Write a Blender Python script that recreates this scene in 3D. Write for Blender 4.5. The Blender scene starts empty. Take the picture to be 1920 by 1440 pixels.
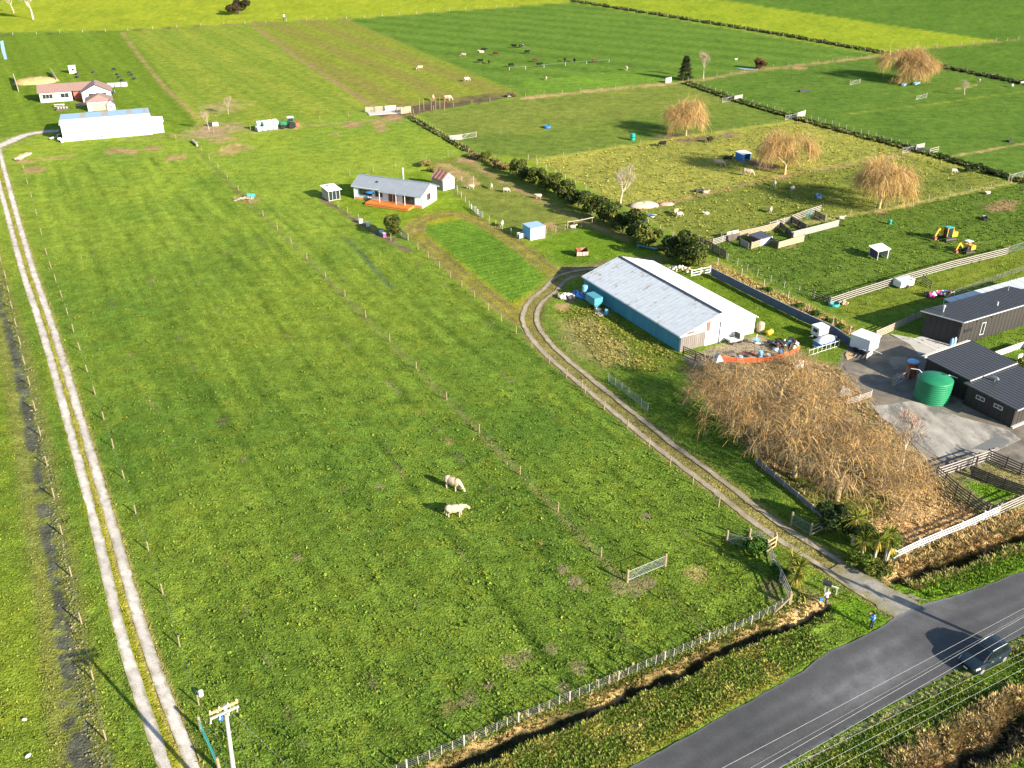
import bpy, bmesh, math, random
import numpy as np
from mathutils import Vector, Matrix, Euler

random.seed(11)
RNG = np.random.default_rng(11)
scene = bpy.context.scene
COL = scene.collection
R = math.radians

# ------------------------------------------------------------------ camera, sky, sun, exposure
CAM_H, PITCH, FPX, CX, CY = 55.0, R(28.5), 1747.0, 950.0, 720.0
cam = bpy.data.cameras.new('camera')
cam.sensor_width = 36.0
cam.lens = FPX / 1920 * 36.0
cam.shift_x = (960 - CX) / 1920
cam.clip_start, cam.clip_end = 0.5, 9000
cam_ob = bpy.data.objects.new('camera', cam)
COL.objects.link(cam_ob)
cam_ob.location = (0, 0, CAM_H)
cam_ob.rotation_euler = (R(90) - PITCH, 0, 0)
scene.camera = cam_ob

SUN_AZ, SUN_EL = R(-40.0), R(22.5)          # direction towards the sun, from +X counter-clockwise
world = bpy.data.worlds.new('World')
scene.world = world
world.use_nodes = True
wn = world.node_tree
wn.nodes.clear()
wo = wn.nodes.new('ShaderNodeOutputWorld')
wb = wn.nodes.new('ShaderNodeBackground')
ws = wn.nodes.new('ShaderNodeTexSky')
ws.sky_type = 'NISHITA'
ws.sun_disc = False
ws.sun_elevation = SUN_EL
ws.sun_rotation = R(90) - SUN_AZ
ws.air_density = 1.0
ws.dust_density = 0.6
ws.ozone_density = 1.5
wb.inputs['Strength'].default_value = 0.09
wn.links.new(ws.outputs[0], wb.inputs[0])
wn.links.new(wb.outputs[0], wo.inputs[0])

sun = bpy.data.lights.new('sun', 'SUN')
sun.energy = 5.0
sun.angle = R(0.5)
sun.color = (1.0, 0.90, 0.74)
sun_ob = bpy.data.objects.new('sun', sun)
COL.objects.link(sun_ob)
sd = Vector((math.cos(SUN_AZ) * math.cos(SUN_EL), math.sin(SUN_AZ) * math.cos(SUN_EL), math.sin(SUN_EL)))
sun_ob.rotation_euler = sd.to_track_quat('Z', 'Y').to_euler()
sun_ob.location = (60, -40, 90)

scene.view_settings.view_transform = 'Standard'
scene.view_settings.look = 'None'
scene.view_settings.gamma = 1.0
scene.view_settings.exposure = 1.6
scene.view_settings.use_curve_mapping = False
scene.render.engine = 'CYCLES'
scene.cycles.max_bounces = 5
scene.cycles.diffuse_bounces = 2
scene.cycles.glossy_bounces = 2
scene.cycles.transmission_bounces = 3
scene.cycles.transparent_max_bounces = 6
scene.cycles.caustics_reflective = False
scene.cycles.caustics_refractive = False

# ------------------------------------------------------------------ survey: photo point -> place on the ground
SP, CP = math.sin(PITCH), math.cos(PITCH)


def G(x, y, z=0.0):
    a = (x - CX) / FPX
    b = -(y - CY) / FPX
    fy = CP + b * SP
    fz = -SP + b * CP
    t = (z - CAM_H) / fz
    return Vector((a * t, fy * t, z))


def GN(pts):
    return np.array([G(*p)[:2] for p in pts])


GRID = R(28.8)                                # the farm is laid out on one grid
U = Vector((math.cos(GRID), math.sin(GRID), 0))
V = Vector((-math.sin(GRID), math.cos(GRID), 0))


def head(a, b):
    return math.atan2(b[1] - a[1], b[0] - a[0])


# ------------------------------------------------------------------ numpy noise
def _hash(ix, iy, seed):
    h = (ix.astype(np.int64) * 374761393 + iy.astype(np.int64) * 668265263 + seed * 974711) & 0x7fffffff
    h = ((h ^ (h >> 13)) * 1274126177) & 0x7fffffff
    return ((h ^ (h >> 16)) & 0xffff) / 65535.0


def vnoise(x, y, seed=0):
    ix, iy = np.floor(x), np.floor(y)
    fx, fy = x - ix, y - iy
    fx = fx * fx * (3 - 2 * fx)
    fy = fy * fy * (3 - 2 * fy)
    a, b = _hash(ix, iy, seed), _hash(ix + 1, iy, seed)
    c, d = _hash(ix, iy + 1, seed), _hash(ix + 1, iy + 1, seed)
    return (a * (1 - fx) + b * fx) * (1 - fy) + (c * (1 - fx) + d * fx) * fy


def fbm(x, y, seed=0, octaves=4):
    s, amp, tot = 0, 1.0, 0
    for k in range(octaves):
        s = s + amp * vnoise(x * 2 ** k, y * 2 ** k, seed + k * 17)
        tot += amp
        amp *= 0.5
    return s / tot


def sstep(a, b, x):
    t = np.clip((x - a) / (b - a), 0, 1)
    return t * t * (3 - 2 * t)


def dist_line(P, line):
    d = np.full(len(P), 1e9)
    for a, b in zip(line[:-1], line[1:]):
        ab = b - a
        t = np.clip(((P - a) @ ab) / (ab @ ab), 0, 1)
        q = a + t[:, None] * ab
        d = np.minimum(d, np.hypot(*(P - q).T))
    return d


def side_line(P, line):
    """signed offset from a polyline (left positive) with nearest-segment rule"""
    d = np.full(len(P), 1e9)
    s = np.zeros(len(P))
    for a, b in zip(line[:-1], line[1:]):
        ab = b - a
        t = np.clip(((P - a) @ ab) / (ab @ ab), 0, 1)
        q = a + t[:, None] * ab
        dd = np.hypot(*(P - q).T)
        sg = ab[0] * (P[:, 1] - a[1]) - ab[1] * (P[:, 0] - a[0])
        m = dd < d
        d[m] = dd[m]
        s[m] = (np.sign(sg) * dd)[m]
    return s


def sd_poly(P, poly):
    """signed distance, negative inside"""
    n = len(poly)
    d = dist_line(P, np.vstack([poly, poly[:1]]))
    inside = np.zeros(len(P), bool)
    for i in range(n):
        a, b = poly[i], poly[(i + 1) % n]
        c = (a[1] > P[:, 1]) != (b[1] > P[:, 1])
        if abs(b[1] - a[1]) < 1e-9:
            continue
        xi = (b[0] - a[0]) * (P[:, 1] - a[1]) / (b[1] - a[1]) + a[0]
        inside ^= c & (P[:, 0] < xi)
    return np.where(inside, -d, d)


def spline(pts, n=12):
    pts = [np.array(p, float) for p in pts]
    out = []
    for i in range(len(pts) - 1):
        p0, p1 = pts[max(i - 1, 0)], pts[i]
        p2, p3 = pts[i + 1], pts[min(i + 2, len(pts) - 1)]
        for k in range(n):
            t = k / n
            out.append(0.5 * (2 * p1 + (p2 - p0) * t + (2 * p0 - 5 * p1 + 4 * p2 - p3) * t * t + (3 * p1 - p0 - 3 * p2 + p3) * t ** 3))
    out.append(pts[-1])
    return np.array(out)


# ------------------------------------------------------------------ materials
MATS = {}


def mat(name, color, rough=0.7, var=0.15, scale=3.0, metal=0.0, bump=0.0, bscale=None, spec=0.3, stretch=None, coat=0.0, color2=None, thresh=None, wave=None):
    """procedural surface: base colour broken up by noise (var), optional second colour in patches, optional ribs"""
    if name in MATS:
        return MATS[name]
    m = bpy.data.materials.new(name)
    MATS[name] = m
    m.use_nodes = True
    nt = m.node_tree
    b = nt.nodes['Principled BSDF']
    b.inputs['Roughness'].default_value = rough
    b.inputs['Metallic'].default_value = metal
    b.inputs['Specular IOR Level'].default_value = spec
    if coat:
        b.inputs['Coat Weight'].default_value = coat
        b.inputs['Coat Roughness'].default_value = 0.08
    tc = nt.nodes.new('ShaderNodeTexCoord')
    vec = tc.outputs['Object']
    if stretch:
        mp = nt.nodes.new('ShaderNodeMapping')
        mp.inputs['Scale'].default_value = stretch
        nt.links.new(vec, mp.inputs['Vector'])
        vec = mp.outputs[0]
    n1 = nt.nodes.new('ShaderNodeTexNoise')
    n1.inputs['Scale'].default_value = scale
    n1.inputs['Detail'].default_value = 5
    n1.inputs['Roughness'].default_value = 0.65
    nt.links.new(vec, n1.inputs['Vector'])
    cr = nt.nodes.new('ShaderNodeValToRGB')
    c = Vector(color)
    cr.color_ramp.elements[0].position = 0.3
    cr.color_ramp.elements[1].position = 0.7
    cr.color_ramp.elements[0].color = (*(c * (1 - var)), 1)
    cr.color_ramp.elements[1].color = (*(c * (1 + var)), 1)
    nt.links.new(n1.outputs['Fac'], cr.inputs[0])
    out = cr.outputs[0]
    if color2 is not None:
        n2 = nt.nodes.new('ShaderNodeTexNoise')
        n2.inputs['Scale'].default_value = scale * 0.45
        n2.inputs['Detail'].default_value = 6
        n2.inputs['Roughness'].default_value = 0.7
        nt.links.new(vec, n2.inputs['Vector'])
        r2 = nt.nodes.new('ShaderNodeValToRGB')
        t = thresh if thresh is not None else 0.55
        r2.color_ramp.elements[0].position = t - 0.04
        r2.color_ramp.elements[1].position = t + 0.04
        nt.links.new(n2.outputs['Fac'], r2.inputs[0])
        mx = nt.nodes.new('ShaderNodeMix')
        mx.data_type = 'RGBA'
        nt.links.new(r2.outputs[0], mx.inputs['Factor'])
        nt.links.new(out, mx.inputs[6])
        mx.inputs[7].default_value = (*color2, 1)
        out = mx.outputs[2]
    nt.links.new(out, b.inputs['Base Color'])
    if bump:
        nb = nt.nodes.new('ShaderNodeTexNoise')
        nb.inputs['Scale'].default_value = bscale or scale * 3
        nb.inputs['Detail'].default_value = 4
        nt.links.new(vec, nb.inputs['Vector'])
        bm_ = nt.nodes.new('ShaderNodeBump')
        bm_.inputs['Strength'].default_value = 1.0
        bm_.inputs['Distance'].default_value = bump
        nt.links.new(nb.outputs['Fac'], bm_.inputs['Height'])
        nt.links.new(bm_.outputs[0], b.inputs['Normal'])
    return m


def attr_mat(name, rough=0.85, var=0.25, scales=(2.2, 9.0), bump=0.08, bscale=7.0, spec=0.15, translucent=0.0):
    """albedo kept per vertex ('Col'), broken up by two sizes of noise"""
    m = bpy.data.materials.new(name)
    MATS[name] = m
    m.use_nodes = True
    nt = m.node_tree
    b = nt.nodes['Principled BSDF']
    b.inputs['Roughness'].default_value = rough
    b.inputs['Specular IOR Level'].default_value = spec
    at = nt.nodes.new('ShaderNodeAttribute')
    at.attribute_name = 'Col'
    out = at.outputs['Color']
    tc = nt.nodes.new('ShaderNodeTexCoord')
    if var:
        for i, s in enumerate(scales):
            n = nt.nodes.new('ShaderNodeTexNoise')
            n.inputs['Scale'].default_value = s
            n.inputs['Detail'].default_value = 4
            n.inputs['Roughness'].default_value = 0.7
            nt.links.new(tc.outputs['Object'], n.inputs['Vector'])
            r = nt.nodes.new('ShaderNodeMapRange')
            r.inputs['From Min'].default_value = 0.25
            r.inputs['From Max'].default_value = 0.75
            r.inputs['To Min'].default_value = 1 - var
            r.inputs['To Max'].default_value = 1 + var
            nt.links.new(n.outputs['Fac'], r.inputs['Value'])
            v = nt.nodes.new('ShaderNodeVectorMath')
            v.operation = 'SCALE'
            nt.links.new(out, v.inputs[0])
            nt.links.new(r.outputs[0], v.inputs['Scale'])
            out = v.outputs[0]
    nt.links.new(out, b.inputs['Base Color'])
    if bump:
        nb = nt.nodes.new('ShaderNodeTexNoise')
        nb.inputs['Scale'].default_value = bscale
        nb.inputs['Detail'].default_value = 3
        nb.inputs['Roughness'].default_value = 0.6
        nt.links.new(tc.outputs['Object'], nb.inputs['Vector'])
        bb = nt.nodes.new('ShaderNodeBump')
        bb.inputs['Strength'].default_value = 1.0
        bb.inputs['Distance'].default_value = bump
        nt.links.new(nb.outputs['Fac'], bb.inputs['Height'])
        nt.links.new(bb.outputs[0], b.inputs['Normal'])
    if translucent:
        tr = nt.nodes.new('ShaderNodeBsdfTranslucent')
        nt.links.new(out, tr.inputs['Color'])
        mx = nt.nodes.new('ShaderNodeMixShader')
        mx.inputs[0].default_value = translucent
        nt.links.new(b.outputs[0], mx.inputs[1])
        nt.links.new(tr.outputs[0], mx.inputs[2])
        nt.links.new(mx.outputs[0], nt.nodes['Material Output'].inputs['Surface'])
    return m


def glass_mat(name, color=(0.02, 0.03, 0.035), rough=0.06):
    m = mat(name, color, rough=rough, var=0.1, spec=0.6)
    return m


# ------------------------------------------------------------------ mesh helpers
class MB:
    def __init__(s):
        s.v, s.f = [], []

    def add(s, verts, faces):
        o = len(s.v)
        s.v += [tuple(p) for p in verts]
        s.f += [tuple(o + i for i in f) for f in faces]
        return s

    def box(s, c, size, rz=0.0, M=None):
        x, y, z = size[0] / 2, size[1] / 2, size[2] / 2
        m = Matrix.Translation(c) @ Matrix.Rotation(rz, 4, 'Z')
        if M is not None:
            m = m @ M
        vs = [m @ Vector((a * x, b * y, d * z)) for d in (-1, 1) for a, b in ((-1, -1), (1, -1), (1, 1), (-1, 1))]
        return s.add(vs, [(3, 2, 1, 0), (4, 5, 6, 7), (0, 1, 5, 4), (1, 2, 6, 5), (2, 3, 7, 6), (3, 0, 4, 7)])

    def bar(s, p, q, w, h=None):
        p, q = Vector(p), Vector(q)
        d = q - p
        L = d.length
        m = Matrix.Translation((p + q) / 2) @ d.to_track_quat('X', 'Z').to_matrix().to_4x4()
        return s.box((0, 0, 0), (L, w, h or w), 0, None) if L == 0 else s._boxm(m, (L, w, h or w))

    def _boxm(s, m, size):
        x, y, z = size[0] / 2, size[1] / 2, size[2] / 2
        vs = [m @ Vector((a * x, b * y, d * z)) for d in (-1, 1) for a, b in ((-1, -1), (1, -1), (1, 1), (-1, 1))]
        return s.add(vs, [(3, 2, 1, 0), (4, 5, 6, 7), (0, 1, 5, 4), (1, 2, 6, 5), (2, 3, 7, 6), (3, 0, 4, 7)])

    def tube(s, pts, rad, n=6, cap=True):
        pts = [Vector(p) for p in pts]
        if not hasattr(rad, '__len__'):
            rad = [rad] * len(pts)
        rings = []
        up = Vector((0.013, 0.021, 1))
        for i, p in enumerate(pts):
            d = (pts[min(i + 1, len(pts) - 1)] - pts[max(i - 1, 0)]).normalized()
            a = d.cross(up if abs(d.z) < 0.95 else Vector((1, 0.01, 0))).normalized()
            b = d.cross(a)
            rings.append([p + (a * math.cos(t) + b * math.sin(t)) * rad[i] for t in [2 * math.pi * k / n for k in range(n)]])
        vs = [p for r in rings for p in r]
        fs = []
        for i in range(len(pts) - 1):
            for k in range(n):
                k2 = (k + 1) % n
                fs.append((i * n + k, (i + 1) * n + k, (i + 1) * n + k2, i * n + k2))
        if cap:
            fs.append(tuple(range(n)))
            e = (len(pts) - 1) * n
            fs.append(tuple(e + k for k in reversed(range(n))))
        return s.add(vs, fs)

    def lathe(s, prof, n=16, c=(0, 0, 0), M=None):
        vs, fs = [], []
        for r, z in prof:
            for k in range(n):
                t = 2 * math.pi * k / n
                p = Vector((r * math.cos(t), r * math.sin(t), z))
                if M is not None:
                    p = M @ p
                vs.append(p + Vector(c))
        for i in range(len(prof) - 1):
            for k in range(n):
                k2 = (k + 1) % n
                fs.append((i * n + k, i * n + k2, (i + 1) * n + k2, (i + 1) * n + k))
        fs.append(tuple(reversed(range(n))))
        e = (len(prof) - 1) * n
        fs.append(tuple(e + k for k in range(n)))
        return s.add(vs, fs)

    def ell(s, c, r, n=10, m=7, M=None):
        prof = []
        vs, fs = [], []
        for i in range(m + 1):
            t = math.pi * i / m - math.pi / 2
            for k in range(n):
                a = 2 * math.pi * k / n
                p = Vector((r[0] * math.cos(t) * math.cos(a), r[1] * math.cos(t) * math.sin(a), r[2] * math.sin(t)))
                if M is not None:
                    p = M @ p
                vs.append(p + Vector(c))
        for i in range(m):
            for k in range(n):
                k2 = (k + 1) % n
                fs.append((i * n + k, i * n + k2, (i + 1) * n + k2, (i + 1) * n + k))
        return s.add(vs, fs)

    def prism(s, poly, z0, z1):
        n = len(poly)
        vs = [(p[0], p[1], z0) for p in poly] + [(p[0], p[1], z1) for p in poly]
        fs = [tuple(reversed(range(n))), tuple(range(n, 2 * n))] + [(i, (i + 1) % n, n + (i + 1) % n, n + i) for i in range(n)]
        return s.add(vs, fs)

    def quad(s, a, b, c, d):
        return s.add([a, b, c, d], [(0, 1, 2, 3)])

    def mesh(s, name, m=None, smooth=False):
        me = bpy.data.meshes.new(name)
        me.from_pydata(s.v, [], s.f)
        if m:
            me.materials.append(m)
        if smooth:
            me.polygons.foreach_set('use_smooth', [True] * len(me.polygons))
        me.update()
        return me

    def build(s, name, m, parent=None, loc=(0, 0, 0), rz=0.0, smooth=False):
        return link(name, s.mesh(name, m, smooth), parent, loc, rz)


def link(name, me, parent=None, loc=(0, 0, 0), rz=0.0, rot=None, scale=None):
    o = bpy.data.objects.new(name, me)
    COL.objects.link(o)
    o.location = loc
    o.rotation_euler = rot if rot is not None else (0, 0, rz)
    if scale is not None:
        o.scale = scale
    if parent:
        o.parent = parent
    return o


def tag(o, label=None, cat=None, group=None, kind=None):
    if label:
        o['label'] = label
    if cat:
        o['category'] = cat
    if group:
        o['group'] = group
    if kind:
        o['kind'] = kind
    return o


def thing(name, label, cat, loc=(0, 0, 0), rz=0.0, group=None):
    o = bpy.data.objects.new(name, None)
    COL.objects.link(o)
    o.empty_display_size = 0.3
    o.location = loc
    o.rotation_euler = (0, 0, rz)
    return tag(o, label, cat, group)


def single(name, mb, m, label, cat, loc=(0, 0, 0), rz=0.0, group=None, smooth=False):
    return tag(mb.build(name, m, None, loc, rz, smooth), label, cat, group)


_UB = {}


def ubox(m):
    if m.name not in _UB:
        _UB[m.name] = MB().box((0, 0, 0), (1, 1, 1)).mesh('block', m)
    return _UB[m.name]


def pbox(name, m, parent, c, size, rot=(0, 0, 0), label=None):
    o = link(name, ubox(m), parent, c, rot=rot, scale=size)
    if label:
        o['label'] = label
    return o


def pbar(name, m, parent, p, q, w, h):
    """a board from p to q in the parent's frame; w across, h in height"""
    p, q = Vector(p), Vector(q)
    d = q - p
    e = d.to_track_quat('X', 'Z').to_euler()
    return link(name, ubox(m), parent, (p + q) / 2, rot=e, scale=(d.length, w, h))


def np_mesh(name, verts, faces, m, cols=None, smooth=False):
    """fast mesh from arrays; faces (n,k)"""
    me = bpy.data.meshes.new(name)
    nv, nf, k = len(verts), len(faces), faces.shape[1]
    me.vertices.add(nv)
    me.vertices.foreach_set('co', np.ascontiguousarray(verts, np.float32).ravel())
    me.loops.add(nf * k)
    me.loops.foreach_set('vertex_index', np.ascontiguousarray(faces, np.int32).ravel())
    me.polygons.add(nf)
    me.polygons.foreach_set('loop_start', np.arange(0, nf * k, k, dtype=np.int32))
    if smooth:
        me.polygons.foreach_set('use_smooth', np.ones(nf, bool))
    me.materials.append(m)
    me.update(calc_edges=True)
    if cols is not None:
        a = me.color_attributes.new('Col', 'FLOAT_COLOR', 'POINT')
        c4 = np.ones((nv, 4), np.float32)
        c4[:, :3] = cols
        a.data.foreach_set('color', c4.ravel())
    me.validate()
    return me


def copy_tree(o, parent=None):
    c = o.copy()
    COL.objects.link(c)
    if parent:
        c.parent = parent
    for ch in list(o.children):
        copy_tree(ch, c)
    return c
# ------------------------------------------------------------------ ground: colours of grass, earth and straw by place
g_near = np.array((0.092, 0.148, 0.020))
g_mid = np.array((0.168, 0.235, 0.030))
g_far = np.array((0.150, 0.225, 0.026))
g_yel = np.array((0.225, 0.268, 0.024))
g_dark = np.array((0.080, 0.142, 0.022))
g_rough = np.array((0.235, 0.235, 0.050))
g_olive = np.array((0.150, 0.175, 0.028))
g_lawn = np.array((0.088, 0.165, 0.018))
g_gold = np.array((0.215, 0.205, 0.018))
straw = np.array((0.42, 0.29, 0.13))
straw_d = np.array((0.26, 0.18, 0.085))
mud = np.array((0.105, 0.075, 0.050))
wet = np.array((0.080, 0.082, 0.058))
earth = np.array((0.30, 0.19, 0.10))
gravel_c = np.array((0.34, 0.31, 0.26))

# polygons (survey points), colour, edge softness in metres, raggedness in metres
ZONES = [
    ([(-400, 66), (240, 56), (480, 42), (650, 36), (1075, 4), (1300, -60), (-400, -120)], g_yel, 1.0, 1.0),
    ([(-300, 68), (236, 58), (300, 135), (372, 236), (330, 262), (100, 240), (-10, 262), (-300, 330)], g_far * .93, 1.5, 2),
    ([(236, 58), (470, 44), (705, 200), (560, 230), (372, 238), (300, 135)], g_far * np.array((1.12, .98, 1)), 1.5, 2),
    ([(470, 44), (650, 36), (972, 172), (940, 184), (760, 200), (705, 205)], np.array((.185, .215, .03)), 1.5, 2),
    ([(650, 36), (1075, 4), (1640, 102), (1600, 112), (1420, 132), (1285, 154), (985, 184), (970, 172)], g_dark, 1.0, .8),
    ([(985, 182), (1285, 154), (1150, 134), (985, 152)], g_far * np.array((.8, .95, 1)), 1.5, 1.5),
    ([(1100, 2), (1350, -1), (1440, 14), (1880, 78), (1655, 99), (1445, 62)], g_yel * np.array((.88, .93, .9)), 1.0, .8),
    ([(1350, -2), (1445, 14), (1880, 78), (2200, 40), (2200, -80), (1100, -100)], np.array((.078, .142, .022)), 1.0, .8),
    ([(1655, 100), (1925, 74), (2300, 40), (2300, 220), (1925, 158), (1740, 122)], np.array((.080, .142, .022)), 1, .8),
    ([(1285, 156), (1420, 132), (1645, 106), (1740, 122), (1925, 158), (2400, 220), (2400, 420), (1925, 332), (1840, 318), (1725, 284), (1497, 222), (1380, 190)], np.array((.084, .143, .024)), 1, 1),
    ([(790, 214), (985, 184), (1285, 156), (1380, 190), (1497, 224), (1005, 299), (880, 285)], np.array((.112, .160, .028)), 1, 1),
    ([(985, 184), (1285, 156), (1380, 190), (1100, 235), (860, 262), (800, 216)], np.array((.145, .178, .034)), 3, 3),
    ([(1005, 299), (1497, 226), (1725, 286), (1900, 345), (1660, 392), (1300, 458)], g_rough, 1, 1),
    ([(1200, 392), (1470, 327), (1700, 290), (1900, 345), (1660, 392), (1300, 452), (1250, 430)], np.array((.150, .172, .034)), 1.2, 1.2),
    ([(1300, 455), (1660, 393), (1900, 345), (2300, 300), (2300, 380), (1920, 467), (1560, 572), (1430, 520)], np.array((.088, .138, .022)), .8, .8),
    ([(1560, 574), (1920, 468), (2300, 370), (2300, 480), (1900, 530), (1600, 600)], np.array((.125, .160, .022)), .8, .8),
    ([(1318, 495), (1345, 490), (1600, 610), (1585, 640)], np.array((.25, .22, .06)), 1, 1),
    ([(1225, 505), (1330, 515), (1590, 645), (1440, 640)], np.array((.110, .165, .016)), .8, .8),
    ([(800, 302), (890, 288), (1030, 360), (1290, 480), (1180, 490), (1080, 480), (960, 430), (850, 366)], np.array((.145, .170, .034)), .8, .8),
    ([(1000, 452), (1105, 425), (1240, 470), (1190, 490), (1060, 500)], np.array((.105, .175, .016)), .8, .6),
    ([(590, 372), (660, 335), (800, 320), (850, 366), (960, 430), (1040, 500), (965, 580), (880, 520), (770, 440), (640, 400)], np.array((.150, .215, .020)), 1.2, .8),
    ([(770, 415), (800, 398), (880, 400), (905, 420), (810, 440), (780, 436)], np.array((.19, .20, .02)), 2, 1),
    ([(790, 426), (868, 410), (905, 424), (1030, 512), (1000, 540), (960, 566), (880, 500)], g_lawn * np.array((.86, .93, 1)), .5, .3),
    ([(900, 545), (960, 570), (1000, 548), (985, 600), (965, 590)], np.array((.22, .22, .02)), 1, .8),
    ([(1045, 580), (1100, 570), (1270, 665), (1250, 700), (1180, 690), (1060, 640)], np.array((.130, .165, .022)), 1.0, 1.5),
    ([(1040, 600), (1110, 600), (1200, 680), (1130, 690), (1060, 650)], np.array((.24, .21, .07)), 1.6, 1.8),
    ([(1285, 668), (1425, 628), (1440, 636), (1505, 662), (1400, 684), (1300, 692)], np.array((.26, .215, .15)), .6, .8),
    ([(1275, 690), (1500, 668), (1600, 692), (1650, 770), (1720, 838), (1765, 900), (1860, 985), (1684, 1050), (1640, 1006), (1560, 958), (1440, 880), (1360, 800)], straw_d, 1.0, 1.2),
    ([(1600, 960), (1680, 900), (1760, 920), (1850, 985), (1684, 1046), (1650, 1016)], straw * np.array((1.0, .95, 1)), 1.0, 1.2),
    ([(1440, 890), (1560, 900), (1680, 940), (1620, 990), (1540, 960)], np.array((.13, .14, .03)), 1.0, 1.5),
    ([(1757, 893), (1850, 862), (1935, 900), (1935, 932), (1852, 972)], np.array((.19, .17, .07)), .4, .5),
    ([(1812, 905), (1880, 910), (1915, 925), (1870, 942), (1835, 935)], np.array((.11, .20, .015)), .6, .6),
    ([(1680, 1052), (1870, 968), (1930, 940), (1930, 1010), (1780, 1050), (1680, 1090)], straw * .85, .5, .8),
    ([(755, 205), (820, 186), (960, 172), (960, 182), (790, 212), (762, 216)], mud, 1.0, 2.2),
    ([(700, 214), (735, 196), (765, 200), (760, 218), (725, 224)], mud * 1.2, 1.0, 1.5),
    ([(1225, 258), (1290, 248), (1340, 258), (1290, 268)], mud * 1.6, 1.5, 1.8),
    ([(1395, 292), (1425, 300), (1470, 318), (1440, 322), (1400, 308)], mud * 1.4, 1.2, 1.5),
    ([(1840, 388), (1880, 374), (1910, 378), (1900, 394), (1860, 398)], straw_d * .9, .8, 1),
]
SPOTS = [  # bare spots: survey point, radius m, colour
    (62, 318, 2.6, earth), (215, 283, 2.0, earth), (245, 284, 2.4, earth), (290, 277, 2.2, earth), (330, 295, 2.6, straw * .8), (420, 262, 3.2, straw * .75),
    (435, 280, 4.0, straw * .8), (660, 234, 2.6, earth), (712, 236, 2.0, earth), (716, 243, 2.0, earth), (630, 250, 1.2, earth), (735, 222, 3.0, earth),
    (470, 375, 1.8, straw * .6), (455, 372, 1.6, straw_d), (1365, 250, 3.0, mud * 1.8), (875, 300, 2.6, earth), (900, 295, 2.2, earth), (1030, 423, 1.5, earth),
    (395, 245, 6.5, np.array((.34, .22, .15))), (420, 200, 6.0, np.array((.27, .23, .09))), (1045, 350, 0.6, earth), (1190, 95, 0.5, earth), (1500, 128, 2.5, straw * .8),
    (985, 1228, .55, mud * 1.9), (1035, 1218, .55, mud * 1.9), (1083, 1254, .6, mud * 2), (960, 1242, .7, mud * 1.6), (915, 1288, .5, mud * 1.9), (1058, 1290, .5, mud * 1.9),
    (875, 1315, .9, mud * 1.7), (840, 1325, .8, straw_d * .8), (1056, 1070, .7, mud * 2.1), (1078, 1092, .8, mud * 2.2), (1100, 1106, .5, mud * 2), (1015, 1018, .5, earth * .7),
    (418, 790, .6, mud * 2), (457, 860, .5, mud * 1.9), (917, 917, .4, mud * 1.9), (842, 828, .5, earth * .7), (790, 772, .5, earth * .6), (1212, 968, .5, mud * 2),
    (1160, 1100, .9, mud * 1.7), (1190, 1102, 1.0, mud * 1.8), (1215, 1092, .8, mud * 1.6), (712, 910, .5, mud * 1.8), (560, 1045, .4, mud * 2), (180, 1440, 1.0, wet * 1.5),
    (1520, 1120, 1.2, straw_d), (1490, 1150, .9, straw_d), (1310, 1075, 1.1, straw * .6), (1440, 1100, 1.0, mud * 1.5), (1452, 1120, .9, mud * 1.4),
    (1070, 560, 1.3, straw_d), (1058, 575, 1.0, earth), (1105, 545, 1.5, mud * 1.5), (740, 420, .5, mud), (735, 452, 1.2, mud * 1.4),
    (775, 428, 1.8, mud * 2.2), (1420, 440, 1.2, mud), (1480, 460, 1.2, straw_d), (1530, 410, 1.3, mud * 1.5), (1648, 398, 1.4, mud * 1.6), (1470, 333, 1.2, mud * 1.6),
]
DITCHES = [  # line, half width, depth, inner colour (the near-black ones hold painted shade)
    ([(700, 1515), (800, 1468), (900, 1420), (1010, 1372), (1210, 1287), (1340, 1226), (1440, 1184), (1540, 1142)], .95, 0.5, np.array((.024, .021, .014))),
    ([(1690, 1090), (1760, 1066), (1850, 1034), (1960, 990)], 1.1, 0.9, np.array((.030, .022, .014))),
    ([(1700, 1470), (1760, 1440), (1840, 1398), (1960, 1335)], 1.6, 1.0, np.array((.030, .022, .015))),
    ([(1075, 2), (1445, 62), (1655, 100), (1742, 121), (1925, 158), (2100, 195)], 1.8, .05, np.array((.045, .048, .025))),
    ([(1285, 156), (1382, 190), (1497, 224), (1600, 252), (1726, 285), (1840, 318), (1925, 345)], 1.1, .05, np.array((.05, .065, .02))),
    ([(768, 220), (880, 285)], 0.9, .05, np.array((.05, .05, .025))),
    ([(0, 66), (240, 57), (420, 46)], 0.8, .05, np.array((.10, .11, .03))),
]
DL = [(GN(l), w, d, c) for l, w, d, c in DITCHES]
WETL = GN([(-60, 330), (-25, 470), (0, 570), (27, 660), (48, 760), (66, 860), (82, 960), (100, 1060), (114, 1150), (128, 1260), (145, 1380), (160, 1480)])
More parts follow.
